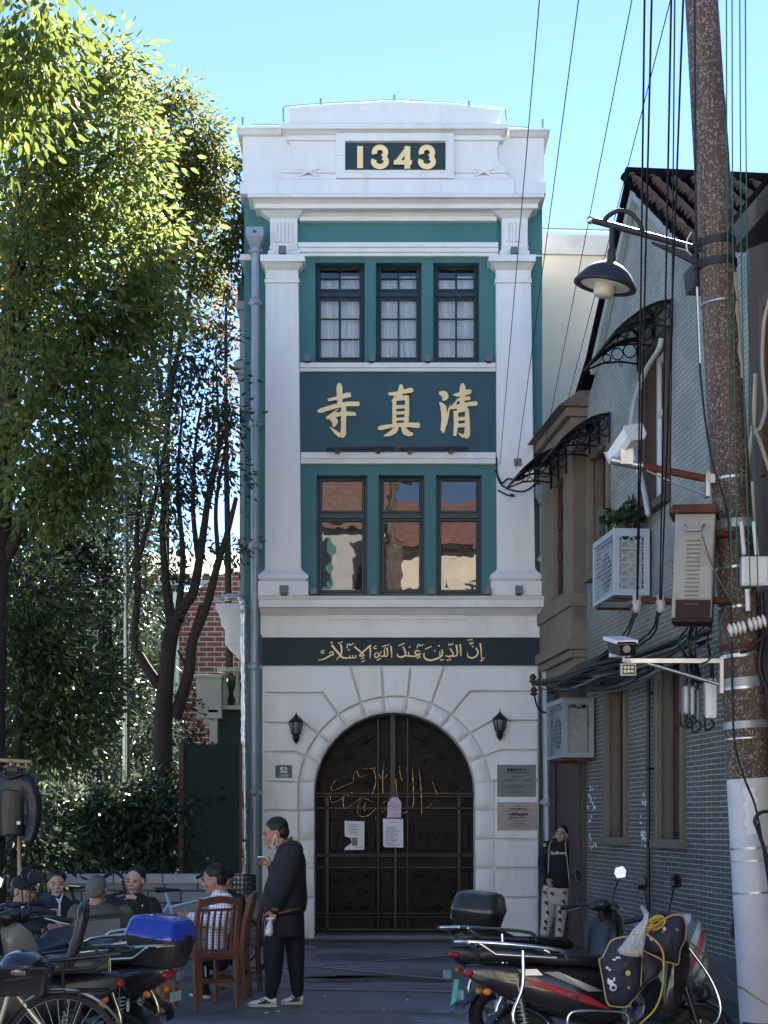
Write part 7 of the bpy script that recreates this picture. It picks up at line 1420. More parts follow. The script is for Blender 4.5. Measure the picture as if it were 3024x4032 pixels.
t, m, H = seated('man in a black cap at the far left end of the game, face turned right', 14.9, ZA(14.9), (290, 405, 62, 6, 0), None,
    [(540, 210, 330, .07), (590, 120, 360, .12), (660, 20, 400, .16), (800, -20, 420, .17), (1000, -20, 430, .18), (1200, 0, 420, .18)],
    [([(320, 680, -.1), (380, 850, -.15), (520, 900, -.2)], [.07, .065, .045], None)], JET, HAIRB, 'short', SKIN, 1.15, legs=[([(200, 1150), (420, 1150)], [.09, .075])])
cap(t, H, JET)
mb = MB(); mb.prism([m(250, 570, -.13), m(300, 700, -.17), m(330, 700, -.17), m(290, 560, -.12)], [m(250, 570, -.1), m(300, 700, -.13), m(330, 700, -.13), m(290, 560, -.08)]); mb.build('shirt', MATS['pale_blue_shirt'], t)
# table
tb_ = thing('card_table', 'low square wooden table hidden among the card players', 'table', (-2.45, 14.85, 0)); WOOD = mat('red_brown_wood', (.115, .042, .022), .45, var=.3, vscale=6, stretch=(1, 1, .2), coat=.2)
mb = MB(); mb.box(-.36, .36, -.36, .36, .60, .635); mb.build('tabletop', WOOD, tb_, .006)
for sx in (-1, 1):
    for sy in (-1, 1): mb = MB(); mb.box(sx * .32 - .02, sx * .32 + .02, sy * .32 - .02, sy * .32 + .02, 0, .598); mb.build('leg', WOOD, tb_)
# wooden chairs
def chair(loc, yaw, label):
    t = thing('wooden_chair', label, 'chair', loc, 'wooden chairs at the card game'); t.rotation_euler = (0, 0, R(yaw)); w_ = .20
    mb = MB(); mb.box(-w_ - .01, w_ + .01, -.22, .20, .435, .465); mb.build('seat', WOOD, t, .008)
    for s in (-1, 1):
        mb = MB(); q = [(s * w_, -.24, 0), (s * w_, -.21, .44), (s * w_ * 1.0, -.23, .7), (s * w_ * .98, -.30, .98)]; mb.loft([[Vector((x + a * .019, y + b * .022, z)) for a, b in ((-1, -1), (1, -1), (1, 1), (-1, 1))] for x, y, z in q], smooth=False); mb.build('back_leg', WOOD, t, .004)
        mb = MB(); mb.box(s * w_ - .018, s * w_ + .018, .15, .19, 0, .434); mb.build('front_leg', WOOD, t, .003); mb = MB(); mb.box(s * w_ - .012, s * w_ + .012, -.2, .15, .17, .20); mb.build('side_rail', WOOD, t)
    mb = MB(); mb.loft([[Vector((x, -.298 - .012 * math.cos(x * 7) + d, z + .018 * math.cos(x * 12))) for d, z in ((-.014, .92), (.014, .92), (.014, .985), (-.014, .985))] for x in np.linspace(-w_ - .012, w_ + .012, 13)], smooth=False); mb.build('top_rail', WOOD, t)
    mb = MB(); mb.box(-w_ + .018, w_ - .018, -.235, -.205, .47, .50); mb.build('lower_rail', WOOD, t); mb = MB(); mb.box(-w_ + .018, w_ - .018, -.285, -.262, .868, .89); mb.build('upper_rail', WOOD, t); mb = MB(); mb.box(-w_ + .018, w_ - .018, -.235, -.21, .23, .26); mb.build('stretcher', WOOD, t)
    for k in range(6): x = -w_ + .05 + k * (2 * w_ - .1) / 5; mb = MB(); mb.loft([[Vector((x + a * .010, y + b * .006, z)) for a, b in ((-1, -1), (1, -1), (1, 1), (-1, 1))] for y, z in ((-.22, .50), (-.222, .62), (-.24, .76), (-.274, .869))], smooth=False); mb.build('slat', WOOD, t)
    return t
chair((-1.60, 13.72, 0), 33, 'empty wooden slat back chair with its back to the viewer, beside the carton')
chair((-1.52, 14.42, 0), 88, 'wooden chair under the man in the checked shirt, seen edge on')
chair((-1.36, 15.2, 0), 70, 'wooden chair under the man in the cap behind the checked shirt')
t = thing('folding_chair', 'black framed chair with grey back panel under the olive jacketed man', 'chair', (ZA(13.5)(1270, 1500).x, 13.55, 0)); mb = MB(); L = t.location
q = [ZA(13.45)(960, 1300) - L, ZA(13.45)(965, 745) - L, ZA(13.45)(1555, 690) - L, ZA(13.45)(1600, 1080) - L, ZA(13.45)(1600, 1300) - L]; q = [Vector((p.x, -.12, p.z)) for p in q]; mb.tube([Vector((q[0].x, -.1, 0)), q[0], q[1], q[2], q[3], Vector((q[4].x, -.1, 0))], .014, 8); mb.build('frame', BLACKPL, t)
mb = MB(); mb.hexa([q[0] + Vector((.05, .0, .1)), q[3] + Vector((-.05, 0, .0)), q[3] + Vector((-.05, .015, 0)), q[0] + Vector((.05, .015, .1))], [q[1] + Vector((.03, 0, -.04)), q[2] + Vector((-.03, 0, -.04)), q[2] + Vector((-.03, .015, -.04)), q[1] + Vector((.03, .015, -.04))]); mb.build('back_panel', mat('grey_mesh_cloth', (.13, .13, .125), .9), t)
mb = MB(); mb.box(q[0].x, q[3].x, -.1, .35, .42, .45); mb.build('seat', MATS['grey_mesh_cloth'], t)
for sx in (q[0].x + .02, q[3].x - .02): mb = MB(); mb.tube([(sx, .33, .42), (sx, .36, 0)], .013, 8); mb.build('leg', BLACKPL, t)
# carton
CARD = mat('brown_cardboard', (.27, .16, .085), .85, var=.1, vscale=5)
t = thing('cardboard_box', 'small brown cardboard carton on the ground beside the empty chair', 'box', (-1.955, 13.35, 0)); t.rotation_euler = (0, 0, R(-38)); mb = MB(); mb.box(-.11, .10, -.09, .09, 0, .27); mb.build('carton', CARD, t, .004)
mb = MB(); mb.box(.1001, .102, -.03, .05, .12, .22); mb.build('label', mat('printed_label', (.12, .085, .05), .8), t); mb = MB(); mb.box(-.105, .095, -.012, .012, .2701, .2712); mb.build('tape', mat('packing_tape', (.34, .24, .14), .3), t)
# ================================================================== scooters, bicycles and what lies on them
def tyre_bm(r, w, n=36):
    mb = MB(); rg = []
    for k in range(n + 1):
        a = 2 * math.pi * k / n; rg.append([Vector(((r - w + w * math.cos(t)) * math.cos(a), w * .95 * math.sin(t), (r - w + w * math.cos(t)) * math.sin(a))) for t in [2 * math.pi * q / 10 for q in range(10)]])
    mb.loft(rg, caps=False); return mb
def move(mb, v): mb.v = [(p[0] + v[0], p[1] + v[1], p[2] + v[2]) for p in mb.v]; return mb
RIMM = mat('grey_alloy_rim', (.30, .30, .31), .35, .8)
def wheel(par, x, r, w, rim=RIMM, spokes=5):
    o = move(tyre_bm(r, w), (x, 0, r)).build('wheel', RUBBER, par); mb = MB(); rr_ = r - w * 1.7
    mb.tube([(x + rr_ * math.cos(R(a)), 0, r + rr_ * math.sin(R(a))) for a in range(0, 360, 12)], w * .45, 6, True); mb.lathe([(.02, -w), (.05, -w * .8), (.05, w * .8), (.02, w)], (x, 0, r), 14, Matrix.Rotation(R(90), 3, 'X'))
    for k in range(spokes):
        a = 2 * math.pi * k / spokes; mb.tube([(x + .03 * math.cos(a), 0, r + .03 * math.sin(a)), (x + rr_ * math.cos(a + .12), 0, r + rr_ * math.sin(a + .12))], [.022, .012] if spokes < 9 else [.002, .002], 6 if spokes < 9 else 3)
    sub(mb.build('rim', rim, None), o); return o
def ringyz(x, zb, zt, w, n=14, e=.6):
    zc, h = (zb + zt) / 2, (zt - zb) / 2; out = []
    for q in range(n):
        a = 2 * math.pi * q / n; c, s = math.cos(a), math.sin(a); out.append(Vector((x, math.copysign(abs(c) ** e, c) * w, zc + math.copysign(abs(s) ** e, s) * h)))
    return out
def body(par, name, m, secs, bev=0): mb = MB(); mb.loft([ringyz(*s) for s in secs]); return mb.build(name, m, par)
MIR = mat('mirror_glass', (.75, .80, .85), .03, 1.0, var=0)
def scooter(label, loc, yaw, paint, accent=None, rails=CHROME, seat=BLACKPL, rail_on=True, mirrors=True, wr=.22, badge=None, lean=-4):
    t = thing('electric_scooter', label, 'scooter', loc, 'parked scooters'); t.rotation_euler = (R(lean), 0, R(yaw))
    wheel(t, 0, wr, .052); wheel(t, 1.22, wr, .048)
    body(t, 'rear_body', paint, [(.66, .34, .62, .12), (.55, .30, .70, .15), (.35, .34, .72, .155), (.1, .42, .73, .14), (-.12, .52, .74, .11), (-.30, .62, .74, .06), (-.36, .67, .73, .025)])
    body(t, 'seat', seat, [(.68, .68, .74, .06), (.6, .68, .78, .12), (.35, .71, .79, .145), (.15, .72, .80, .14), (.05, .735, .845, .13), (-.18, .75, .86, .105), (-.27, .76, .84, .05)])
    mb = MB(); mb.loft([ringyz(x, a, b, w_, 12, .35) for x, a, b, w_ in ((.45, .25, .33, .13), (.6, .25, .33, .15), (.9, .25, .33, .15), (1.02, .28, .36, .13))]); mb.build('footboard', BLACKPL, t)
    body(t, 'front_shield', paint, [(.93, .33, .62, .15), (.97, .32, .86, .19), (1.02, .33, .95, .185), (1.08, .42, .98, .13), (1.14, .58, .93, .07), (1.17, .68, .86, .03)])
    mb = MB(); mb.ell((1.115, 0, .84), (.05, .075, .05), 14, 8); mb.build('headlight', mat('headlight_glass', (.6, .62, .62), .08, spec=.8), t)
    mb = MB(); mb.ell((-.34, 0, .68), (.035, .07, .03), 12, 8); mb.build('tail_light', mat('red_lens', (.22, .012, .012), .15), t)
    for s in (-1, 1): mb = MB(); mb.ell((-.24, s * .10, .56), (.03, .02, .024), 10, 6); mb.build('indicator', mat('amber_lens', (.45, .14, .02), .2), t)
    mb = MB()
    for s in (-1, 1): mb.tube([(1.22, s * .075, wr), (1.12, s * .07, .55), (1.06, s * .04, .72)], .02, 8)
    mb.tube([(1.06, 0, .7), (.98, 0, 1.0)], .03, 10); mb.build('fork', BLACKPL, t)
    mb = MB(); rg = []
    for a in range(20, 150, 10): rg.append([Vector((1.22 + (wr + .035) * math.cos(R(a)), .06 * c, wr + (wr + .035 - .02 * c * c) * math.sin(R(a)))) for c in (-1, -.6, 0, .6, 1)])
    mb.loft(rg, closed=False, caps=False); mb.build('front_fender', paint, t)
    mb = MB(); rg = []
    for a in range(30, 185, 10): rr_ = wr + .04 + (.05 if a > 150 else 0); rg.append([Vector((rr_ * math.cos(R(a)), .07 * c, wr + (rr_ - .025 * c * c) * math.sin(R(a)))) for c in (-1, -.6, 0, .6, 1)])
    mb.loft(rg, closed=False, caps=False); mb.loft([[p + Vector((0, 0, -.008)) for p in r_] for r_ in rg], closed=False, caps=False); mb.build('rear_fender', BLACKPL, t)
    mb = MB(); mb.tube(smoothline([(.88, -.34, 1.0), (.94, -.2, 1.02), (.99, -.05, .99), (.99, .05, .99), (.94, .2, 1.02), (.88, .34, 1.0)], 4), .013, 8); hb = mb.build('handlebar', BLACKPL, t)
    for s in (-1, 1):
        mb = MB(); mb.tube([(.93, s * .24, 1.015), (.87, s * .37, .995)], .019, 10); sub(mb.build('grip', RUBBER, None), hb); mb = MB(); mb.tube([(.97, s * .2, 1.01), (.95, s * .3, .985), (.93, s * .36, .975)], .006, 5); sub(mb.build('brake_lever', STEEL, None), hb)
        if mirrors:
            mb = MB(); mb.tube(smoothline([(.95, s * .19, 1.02), (.97, s * .22, 1.12), (.97, s * .27, 1.20)], 3), .007, 6); c = Vector((.97, s * .30, 1.25)); hexa = [(-.088, 0), (-.06, .046), (.045, .055), (.092, .012), (.07, -.042), (-.05, -.048)]
            mb.prism([c + Vector((0, s * y, z)) for y, z in hexa], [c + Vector((.02, s * y * .8, z * .8)) for y, z in hexa]); mo = mb.build('mirror', BLACKPL, t); mb = MB(); mb.poly([c + Vector((-.002, s * y * .88, z * .86)) for y, z in hexa]); sub(mb.build('mirror_glass', MIR, None), mo)
    body(t, 'instrument_panel', BLACKPL, [(1.06, .96, 1.0, .05), (1.0, .96, 1.05, .10), (.94, .97, 1.06, .09), (.91, .99, 1.03, .04)])
    mb = MB()
    for s in (-1, 1): mb.tube([(.02, s * .09, .28), (-.04, s * .11, .62)], .013, 6); mb.tube([(.01 - .05 * k / 40 + .034 * math.cos(k * 1.2), s * .10 + .034 * math.sin(k * 1.2), .34 + .2 * k / 40) for k in range(41)], .006, 4)
    mb.build('shock_absorber', STEEL, t)
    if rail_on:
        for s in (-1, 1):
            mb = MB(); mb.tube(smoothline([(.28, s * .16, .76), (.22, s * .185, .82), (-.1, s * .18, .86), (-.36, s * .14, .88)], 3), .014, 8); mb.tube([(.2, s * .185, .77), (-.2, s * .175, .80), (-.3, s * .16, .87)], .011, 8); mb.tube(smoothline([(-.02, s * .18, .82), (-.03, s * .19, .6), (-.10, s * .20, .42), (-.06, s * .2, .32), (.06, s * .2, .30)], 4), .013, 8); mb.build('grab_rail', rails, t)
        mb = MB(); mb.tube([(-.36, .14, .88), (-.42, .06, .88), (-.42, -.06, .88), (-.36, -.14, .88)], .013, 8); mb.tube([(-.2, .14, .87), (-.2, -.14, .87)], .010, 8); mb.build('luggage_rack', rails, t)
    if accent:
        for s in (-1, 1):
            mb = MB(); w_ = lambda x: .158 if x > .2 else .15 - (.2 - x) * .09
            def strip(pts, o=.004): mb.prism([Vector((x, s * (w_(x) + o), z)) for x, z in pts], [Vector((x, s * (w_(x) - .02), z)) for x, z in pts])
            strip([(.60, .42), (.40, .47), (.05, .60), (-.05, .66), (.1, .62), (.42, .52)]); mb.build('side_flash', accent, t)
            mb = MB(); strip([(.52, .55), (.22, .68), (.12, .68), (.42, .55)], .005); strip([(.08, .70), (-.04, .70), (.0, .66), (.12, .66)], .005); mb.build('silver_flash', mat('silver_decal', (.45, .45, .45), .3, .6), t)
    mb = MB(); mb.box(-.40, -.385, -.05, .05, .51, .57); mb.build('number_plate', mat('pale_plate', (.16, .24, .25), .5), t)
    mb = MB(); mb.tube([(.45, .1, .26), (.5, .2, .02)], .011, 6); mb.build('side_stand', STEEL, t)
    return t
PAINTB = mat('black_scooter_paint', (.014, .013, .015), .22, var=.15, coat=.5); PAINTG = mat('grey_scooter_paint', (.10, .10, .11), .25, var=.1, coat=.5)
s1 = scooter('black scooter with red and silver side flashes and chrome crash bars, front right', (.885, 9.95, 0), 11, PAINTB, mat('red_decal', (.30, .015, .03), .3), CHROME)
mb = MB()
for s in (-1, 1):
    mb.tube(smoothline([(-.06, s * .2, .32), (.2, s * .22, .27), (.8, s * .22, .25), (1.16, s * .22, .27), (1.30, s * .2, .40), (1.26, s * .17, .60), (1.12, s * .14, .82)], 5), .013, 8); mb.tube(smoothline([(.26, s * .21, .28), (.26, s * .22, .40), (.34, s * .22, .43), (.6, s * .22, .42), (.66, s * .22, .38), (.66, s * .21, .28)], 4), .011, 8)
mb.build('crash_bar', CHROME, s1); 
s2 = scooter('dull black scooter with a big top box, parked second from the front right', (.83, 11.4, 0), 27, BLACKPL, None, CHROME, mirrors=True)
mb = MB(); mb.prism([Vector((-.33, -.05 + i * .06, .50)) for i in (0, 1)] + [Vector((-.36, .03, .30)), Vector((-.34, -.02, .34))], [Vector((-.32, -.05 + i * .06, .50)) for i in (0, 1)] + [Vector((-.35, .03, .30)), Vector((-.33, -.02, .34))]); mb.build('mud_flap', mat('mint_plastic', (.10, .42, .36), .4), s2)
def top_box(label, loc, yaw, lidm, basem, L=.40, W=.42, H=.30, tilt=0):
    t = thing('top_box', label, 'box', loc, 'scooter top boxes'); t.rotation_euler = (0, R(tilt), R(yaw)); hl, hw = L / 2, W / 2
    def rr(z, k): return [Vector((math.copysign(abs(math.cos(a)) ** .45, math.cos(a)) * hl * k, math.copysign(abs(math.sin(a)) ** .45, math.sin(a)) * hw * k, z)) for a in [2 * math.pi * q / 32 for q in range(32)]]
    mb = MB(); mb.loft([rr(0, .72), rr(.02, .80), rr(H * .5, .97), rr(H * .55, 1.0), rr(H * .58, 1.0)]); mb.build('base', basem, t)
    mb = MB(); mb.loft([rr(H * .585, 1.02), rr(H * .64, 1.02), rr(H * .68, .98), rr(H * .88, .90), rr(H * .97, .78), rr(H, .6), rr(H * 1.01, .3)]); mb.build('lid', lidm, t)
    mb = MB(); mb.box(hl * .98, hl * 1.08, -.04, .04, H * .45, H * .68); mb.box(hl * .99, hl * 1.1, -.025, .025, H * .3, H * .5); mb.build('latch', BLACKPL, t)
    mb = MB(); mb.box(-hl * .6, hl * .6, -hw * .5, hw * .5, -.02, 0); mb.build('mounting_plate', STEEL, t); return t
top_box('large ribbed black top box on the scooter before the gate', (P(1878, 3690, 11.45).x, 11.55, .80), 165, mat('dark_box_lid', (.020, .022, .018), .3, var=.15, coat=.3), BLACKPL, .38, .44, .33, -6)
top_box('blue lidded black top box on the rear of the left scooter', (P(632, 3740, 10.05).x, 9.95, .73), -25, mat('blue_gloss_lid', (.012, .035, .30), .2, coat=.6), mat('charcoal_box_base', (.022, .022, .024), .5), .40, .36, .32, 6)
# left scooters
scooter('black moped with chrome side rails under the blue lidded box', (-1.66, 10.05, 0), 152, PAINTB, mat('gold_decal', (.25, .20, .12), .4), mat('brassy_chrome', (.62, .58, .42), .2, 1.0))
scooter('dark scooter with a high padded backrest behind the bicycle', (-1.85, 11.3, 0), 165, PAINTB, None, mat('brassy_chrome', (.62, .58, .42), .2, 1.0), mat('grey_vinyl_seat', (.055, .06, .06), .4))
t = scooter('grey faced scooter facing the viewer at the far left, without mirrors', (-2.46, 11.55, 0), 262, mat('warm_grey_scooter_paint', (.20, .18, .16), .25, var=.1, coat=.5), None, CHROME, rail_on=False, mirrors=False)
t = sg_ = scooter('scooter with grey flat seat, wedged between the bicycle and the mopeds', (-1.95, 9.35, 0), 186, BLACKPL, None, BLACKPL, mat('grey_vinyl_seat', (.055, .06, .06), .4), mirrors=False)
scooter('scooter at the lower left edge, only its right mirror and grip in view', (-2.66, 8.85, 0), 94, BLACKPL, None, CHROME, rail_on=False)
br_ = MB(); br_.tube(smoothline([(-.05, -.12, .80), (-.12, -.12, 1.05), (-.13, -.08, 1.14), (-.13, .08, 1.14), (-.12, .12, 1.05), (-.05, .12, .80)], 4), .028, 10); br_.build('padded_backrest', BLACKPL, sg_)
def bicycle(label, loc, yaw, fm, basket=None, r=.33, fender=STEEL, lean=0):
    t = thing('bicycle', label, 'bicycle', loc, 'parked bicycles'); t.rotation_euler = (R(lean), 0, R(yaw))
    wheel(t, 0, r, .018, STEEL, 28); wheel(t, 1.06, r, .018, STEEL, 28)
    mb = MB()
    for a, b_ in (((0, 0, r), (.43, 0, .29)), ((0, 0, r), (.30, 0, .72)), ((.43, 0, .29), (.26, 0, .86)), ((.43, 0, .29), (.90, 0, .74)), ((.31, 0, .68), (.88, 0, .82)), ((.92, 0, .68), (.86, 0, .96))): mb.tube([a, b_], .017, 8)
    for s in (-1, 1): mb.tube([(1.06, s * .05, r), (.94, s * .045, .66)], .012, 8)
    mb.build('frame', fm, t)
    for x in (0, 1.06): mb = MB(); rg = [[Vector((x + (r + .025) * math.cos(R(a)), .03 * c, r + (r + .025 - .012 * c * c) * math.sin(R(a)))) for c in (-1, -.5, 0, .5, 1)] for a in range(-10 if x == 0 else 30, 185, 8)]; mb.loft(rg, closed=False, caps=False); mb.loft([[p + Vector((0, 0, -.004)) for p in q] for q in rg], closed=False, caps=False); mb.build('mudguard', fender, t)
    mb = MB(); mb.loft([ringyz(.14, .85, .91, .085), ringyz(.22, .85, .91, .08), ringyz(.34, .86, .895, .03), ringyz(.42, .865, .89, .018)]); mb.build('saddle', BLACKPL, t)
    mb = MB(); mb.tube(smoothline([(.68, -.27, 1.02), (.78, -.25, 1.06), (.86, -.1, .99), (.86, .1, .99), (.78, .25, 1.06), (.68, .27, 1.02)], 4), .012, 8); hb = mb.build('handlebar', BLACKPL, t)
    for s in (-1, 1): mb = MB(); mb.tube([(.74, s * .262, 1.05), (.64, s * .275, 1.0)], .018, 8); sub(mb.build('grip', RUBBER, None), hb)
    mb = MB()
    for s in (-1, 1): mb.tube([(0, s * .07, r), (-.12, s * .07, .70)], .006, 5)
    mb.tube([(.22, .07, .70), (-.25, .07, .70), (-.25, -.07, .70), (.22, -.07, .70)], .008, 5); mb.build('rear_rack', BLACKPL, t)
    mb = MB(); mb.tube([(.43 + .09 * math.cos(R(a)), .05, .29 + .09 * math.sin(R(a))) for a in range(0, 360, 24)], .006, 4, True); mb.tube([(.43, .05, .29), (.52, .06, .16)], .009, 6); mb.tube([(.43, -.05, .29), (.34, -.06, .42)], .009, 6); mb.build('crank', STEEL, t)
    if basket:
        mb = MB(); B = (1.0, 1.26, -.16, .16, .82, 1.04)
        for z in np.linspace(B[4], B[5], 5): mb.tube([(B[0], B[2], z), (B[1], B[2], z), (B[1], B[3], z), (B[0], B[3], z)], .006, 4, True)
        for k in range(7):
            y = B[2] + (B[3] - B[2]) * k / 6
            for x in B[:2]: mb.tube([(x, y, B[4]), (x, y, B[5])], .005, 4)
            x = B[0] + (B[1] - B[0]) * k / 6
            for y in B[2:4]: mb.tube([(x, y, B[4]), (x, y, B[5])], .005, 4)
        mb.box(B[0], B[1], B[2], B[3], B[4] - .004, B[4]); mb.tube([(1.06, 0, .82), (1.0, 0, .66)], .012, 6); mb.build('basket', basket, t)
    return t
xb = P(248, 4151, 8.7).x
bicycle('old bicycle with brassy mudguard, rear wheel nearest the viewer at lower left', (xb, 8.7, 0), 177, mat('worn_silver_frame', (.42, .40, .34), .35, .7, var=.2), None, .345, mat('brassy_mudguard', (.50, .43, .33), .3, .8, var=.35, vscale=14))
bicycle('pale blue and white share bicycle with black basket behind the card players', (P(560, 3232, 17.3).x, 17.3, 0), 14, mat('pale_blue_frame', (.42, .55, .66), .35, coat=.3), BLACKPL, .30, BLACKPL)
bicycle('black bicycle behind the navy jacketed man, only its handlebar showing', (P(190, 3232, 18.0).x, 18.0, 0), 8, BLACKPL, None, .32, BLACKPL)
t = thing('bicycle_basket', 'deep black plastic basket over the bicycle rack at lower left', 'basket', (P(94, 3900, 8.55).x, 8.55, P(94, 3912, 8.55).z)); mb = MB()
def rq(z, k): return [Vector((math.copysign(abs(math.cos(a)) ** .3, math.cos(a)) * .155 * k, math.copysign(abs(math.sin(a)) ** .3, math.sin(a)) * .13 * k, z)) for a in [2 * math.pi * q / 32 for q in range(32)]]
mb.loft([rq(0, .82), rq(.14, 1.0), rq(.15, 1.06), rq(.16, 1.06), rq(.155, .97), rq(.02, .8)]); mb.build('tub', BLACKPL, t); mb = MB(); mb.tube([(-.3, 0, -.012), (.23, 0, .01)], .014, 8); mb.tube([(-.15, -.06, -.015), (-.15, .06, -.015)], .01, 6); mb.build('support_bar', BLACKPL, t)
t = thing('motorcycle_helmet', 'glossy black helmet resting in the bicycle basket', 'helmet', (P(92, 3800, 8.55).x, 8.55, P(92, 3820, 8.55).z))
mb = MB(); mb.ell((0, 0, .0), (.142, .135, .115), 28, 16); mb.build('shell', mat('black_helmet_gloss', (.008, .009, .012), .04, coat=1.0, var=0), t); mb = MB(); mb.tube([(.142 * math.cos(R(a)), .136 * math.sin(R(a)), -.035 + .02 * math.cos(R(a))) for a in range(0, 360, 15)], .012, 6, True); mb.build('trim', RUBBER, t)
mb = MB(); mb.ell((.13, -.05, -.02), (.028, .02, .022), 10, 7); mb.build('red_hinge_cap', mat('dark_red_gloss', (.16, .01, .03), .1, coat=.5), t)
# ---- bags and rope on the front right scooter
def Z4(x, y, Y): return P(2200 + .4967 * x, 3200 + .4967 * y, Y)
QM = bpy.data.materials.new('quilted_navy'); QM.use_nodes = True; n = QM.node_tree; b = n.nodes['Principled BSDF']; b.inputs['Roughness'].default_value = .7; b.inputs['Base Color'].default_value = (.012, .014, .034, 1)
tc = n.nodes.new('ShaderNodeTexCoord'); mp = n.nodes.new('ShaderNodeMapping'); mp.inputs['Rotation'].default_value = (R(90), R(45), 0); link(n, tc.outputs['Object'], mp.inputs[0]); vo = n.nodes.new('ShaderNodeTexVoronoi'); vo.inputs['Scale'].default_value = 9; vo.inputs['Randomness'].default_value = .35; link(n, mp.outputs[0], vo.inputs['Vector']); bp = n.nodes.new('ShaderNodeBump'); bp.inputs['Strength'].default_value = .7; bp.inputs['Distance'].default_value = .03; bp.invert = True; link(n, vo.outputs['Distance'], bp.inputs['Height']); link(n, bp.outputs[0], b.inputs['Normal'])
YEL = mat('yellow_rope', (.42, .30, .045), .6, var=.2); PIP = mat('yellow_piping', (.33, .25, .09), .7)
wq = thing('wind_apron', 'quilted navy wind apron with yellow piping and space pictures draped over the front scooter', 'apron', Z4(560, 1200, 9.75)); L0 = wq.location
def flap(pts, Y, name, dY=None, th=.035):
    o2 = [Z4(p[0], p[1], Y + (p[2] if len(p) > 2 else 0)) - L0 for p in pts]; c = sum(o2, Vector()) / len(o2); rg = []
    for k, d in ((.0, -th * 1.9), (.55, -th * 1.7), (.85, -th), (.97, -th * .4), (1.0, 0)): rg.append([c + (p - c) * max(k, .02) + Vector((0, d, 0)) for p in o2])
    rg += [[p + Vector((0, th, 0)) for p in o2], [c + (p - c) * .02 + Vector((0, th, 0)) for p in o2]]
    mb = MB(); mb.loft(rg); o = mb.build(name, QM, wq); mb = MB(); mb.tube(smoothline(o2 + [o2[0]], 3), .007, 6); sub(mb.build('piping', PIP, None), o); return o
fl1 = flap([(325, 1190), (322, 1160), (350, 1148), (400, 1040), (440, 1005), (540, 985, -.02), (650, 1040, -.02), (662, 1080), (655, 1240), (645, 1390), (610, 1455), (545, 1530), (520, 1540), (420, 1532), (395, 1518), (375, 1470), (352, 1330)], 9.66, 'front_flap')
flap([(660, 1110), (665, 1000), (720, 940), (800, 870), (905, 812), (985, 825), (1008, 900), (1000, 1000), (960, 1090), (945, 1200), (900, 1190), (840, 1175), (760, 1125)], 9.78, 'side_flap')
flap([(640, 1080), (720, 1120), (815, 1170), (825, 1230), (790, 1290), (700, 1345), (640, 1420), (560, 1520), (535, 1540), (560, 1470), (640, 1390), (655, 1280)], 9.70, 'edge_flap')
mb = MB()
def blob(x, y, rx, ry, Y=9.57): mb.ell(Z4(x, y, Y) - L0, (rx / 1000, .008, ry / 1000), 12, 6)
for x, y, rx, ry in ((410, 1345, 20, 16), (395, 1330, 8, 14), (440, 1320, 7, 14), (385, 1230, 10, 9), (405, 1245, 8, 8), (470, 1150, 16, 7), (440, 1165, 12, 6)): blob(x, y, rx, ry)
mb.build('white_pictures', mat('print_white', (.60, .62, .66), .8), fl1)
mb = MB(); blob(432, 1385, 24, 24); blob(735, 1000, 12, 14, 9.69); blob(838, 920, 12, 14, 9.69); [q_.build('pale_ring', mat('print_pale', (.52, .55, .62), .8), fl1) for q_ in clusters(mb)]
mb = MB(); blob(432, 1387, 13, 13, 9.562); mb.build('dark_visor', mat('print_visor', (.05, .03, .05), .4), fl1)
mb = MB(); blob(550, 1272, 18, 18); blob(555, 1388, 9, 8); blob(825, 945, 10, 5, 9.685); mb.build('yellow_stars', mat('print_yellow', (.40, .36, .10), .8), fl1)
pb = thing('plastic_bag', 'clear plastic bag of food hanging from the front scooter handlebar', 'bag', Z4(600, 1000, 9.55)); L1 = pb.location
CLP = bpy.data.materials.new('thin_clear_bag'); CLP.use_nodes = True; n = CLP.node_tree; b = n.nodes['Principled BSDF']; b.inputs['Base Color'].default_value = (.78, .84, .88, 1); b.inputs['Roughness'].default_value = .2; b.inputs['Alpha'].default_value = .42
nz = n.nodes.new('ShaderNodeTexNoise'); nz.inputs['Scale'].default_value = 22; bp = n.nodes.new('ShaderNodeBump'); bp.inputs['Strength'].default_value = .8; bp.inputs['Distance'].default_value = .02; link(n, nz.outputs['Fac'], bp.inputs['Height']); link(n, bp.outputs[0], b.inputs['Normal'])
rows = [(790, 694, 716, .008), (800, 688, 714, .012), (850, 662, 706, .02), (920, 600, 694, .035), (990, 540, 684, .055), (1050, 492, 676, .07), (1090, 470, 672, .075), (1120, 490, 664, .07), (1138, 540, 645, .045)]
mb = MB(); sil(mb, lambda x, y, o=0: Z4(x, y, 9.55 + o) - L1, rows, .05, n=30); rq_ = random.Random(2); mb.v = [(x + .006 * math.sin(z * 70 + x * 90), y + .012 * math.sin(x * 160 + z * 30), z) for x, y, z in mb.v]; mb.build('bag', CLP, pb)
mb = MB(); mb.tube(smoothline([Z4(694, 800, 9.55) - L1, Z4(676, 770, 9.6) - L1, Z4(664, 752, 9.65) - L1], 3), .016, 8); mb.build('handles', CLP, pb)
mb = MB(); mb.ell(Z4(545, 1100, 9.56) - L1, (.035, .045, .022), 12, 7); mb.ell(Z4(610, 1110, 9.57) - L1, (.03, .04, .02), 12, 7); mb.build('food', mat('bread_crust', (.42, .22, .12), .7), pb); mb = MB(); mb.ell(Z4(585, 1055, 9.58) - L1, (.05, .04, .014), 12, 7); mb.build('greens', mat('dull_green', (.10, .18, .10), .7), pb)
rr = random.Random(9); t = thing('rope', 'yellow rope coiled on the scooter handlebar and stretched to the pole', 'rope', Z4(780, 870, 9.6)); L1 = t.location; mb = MB()
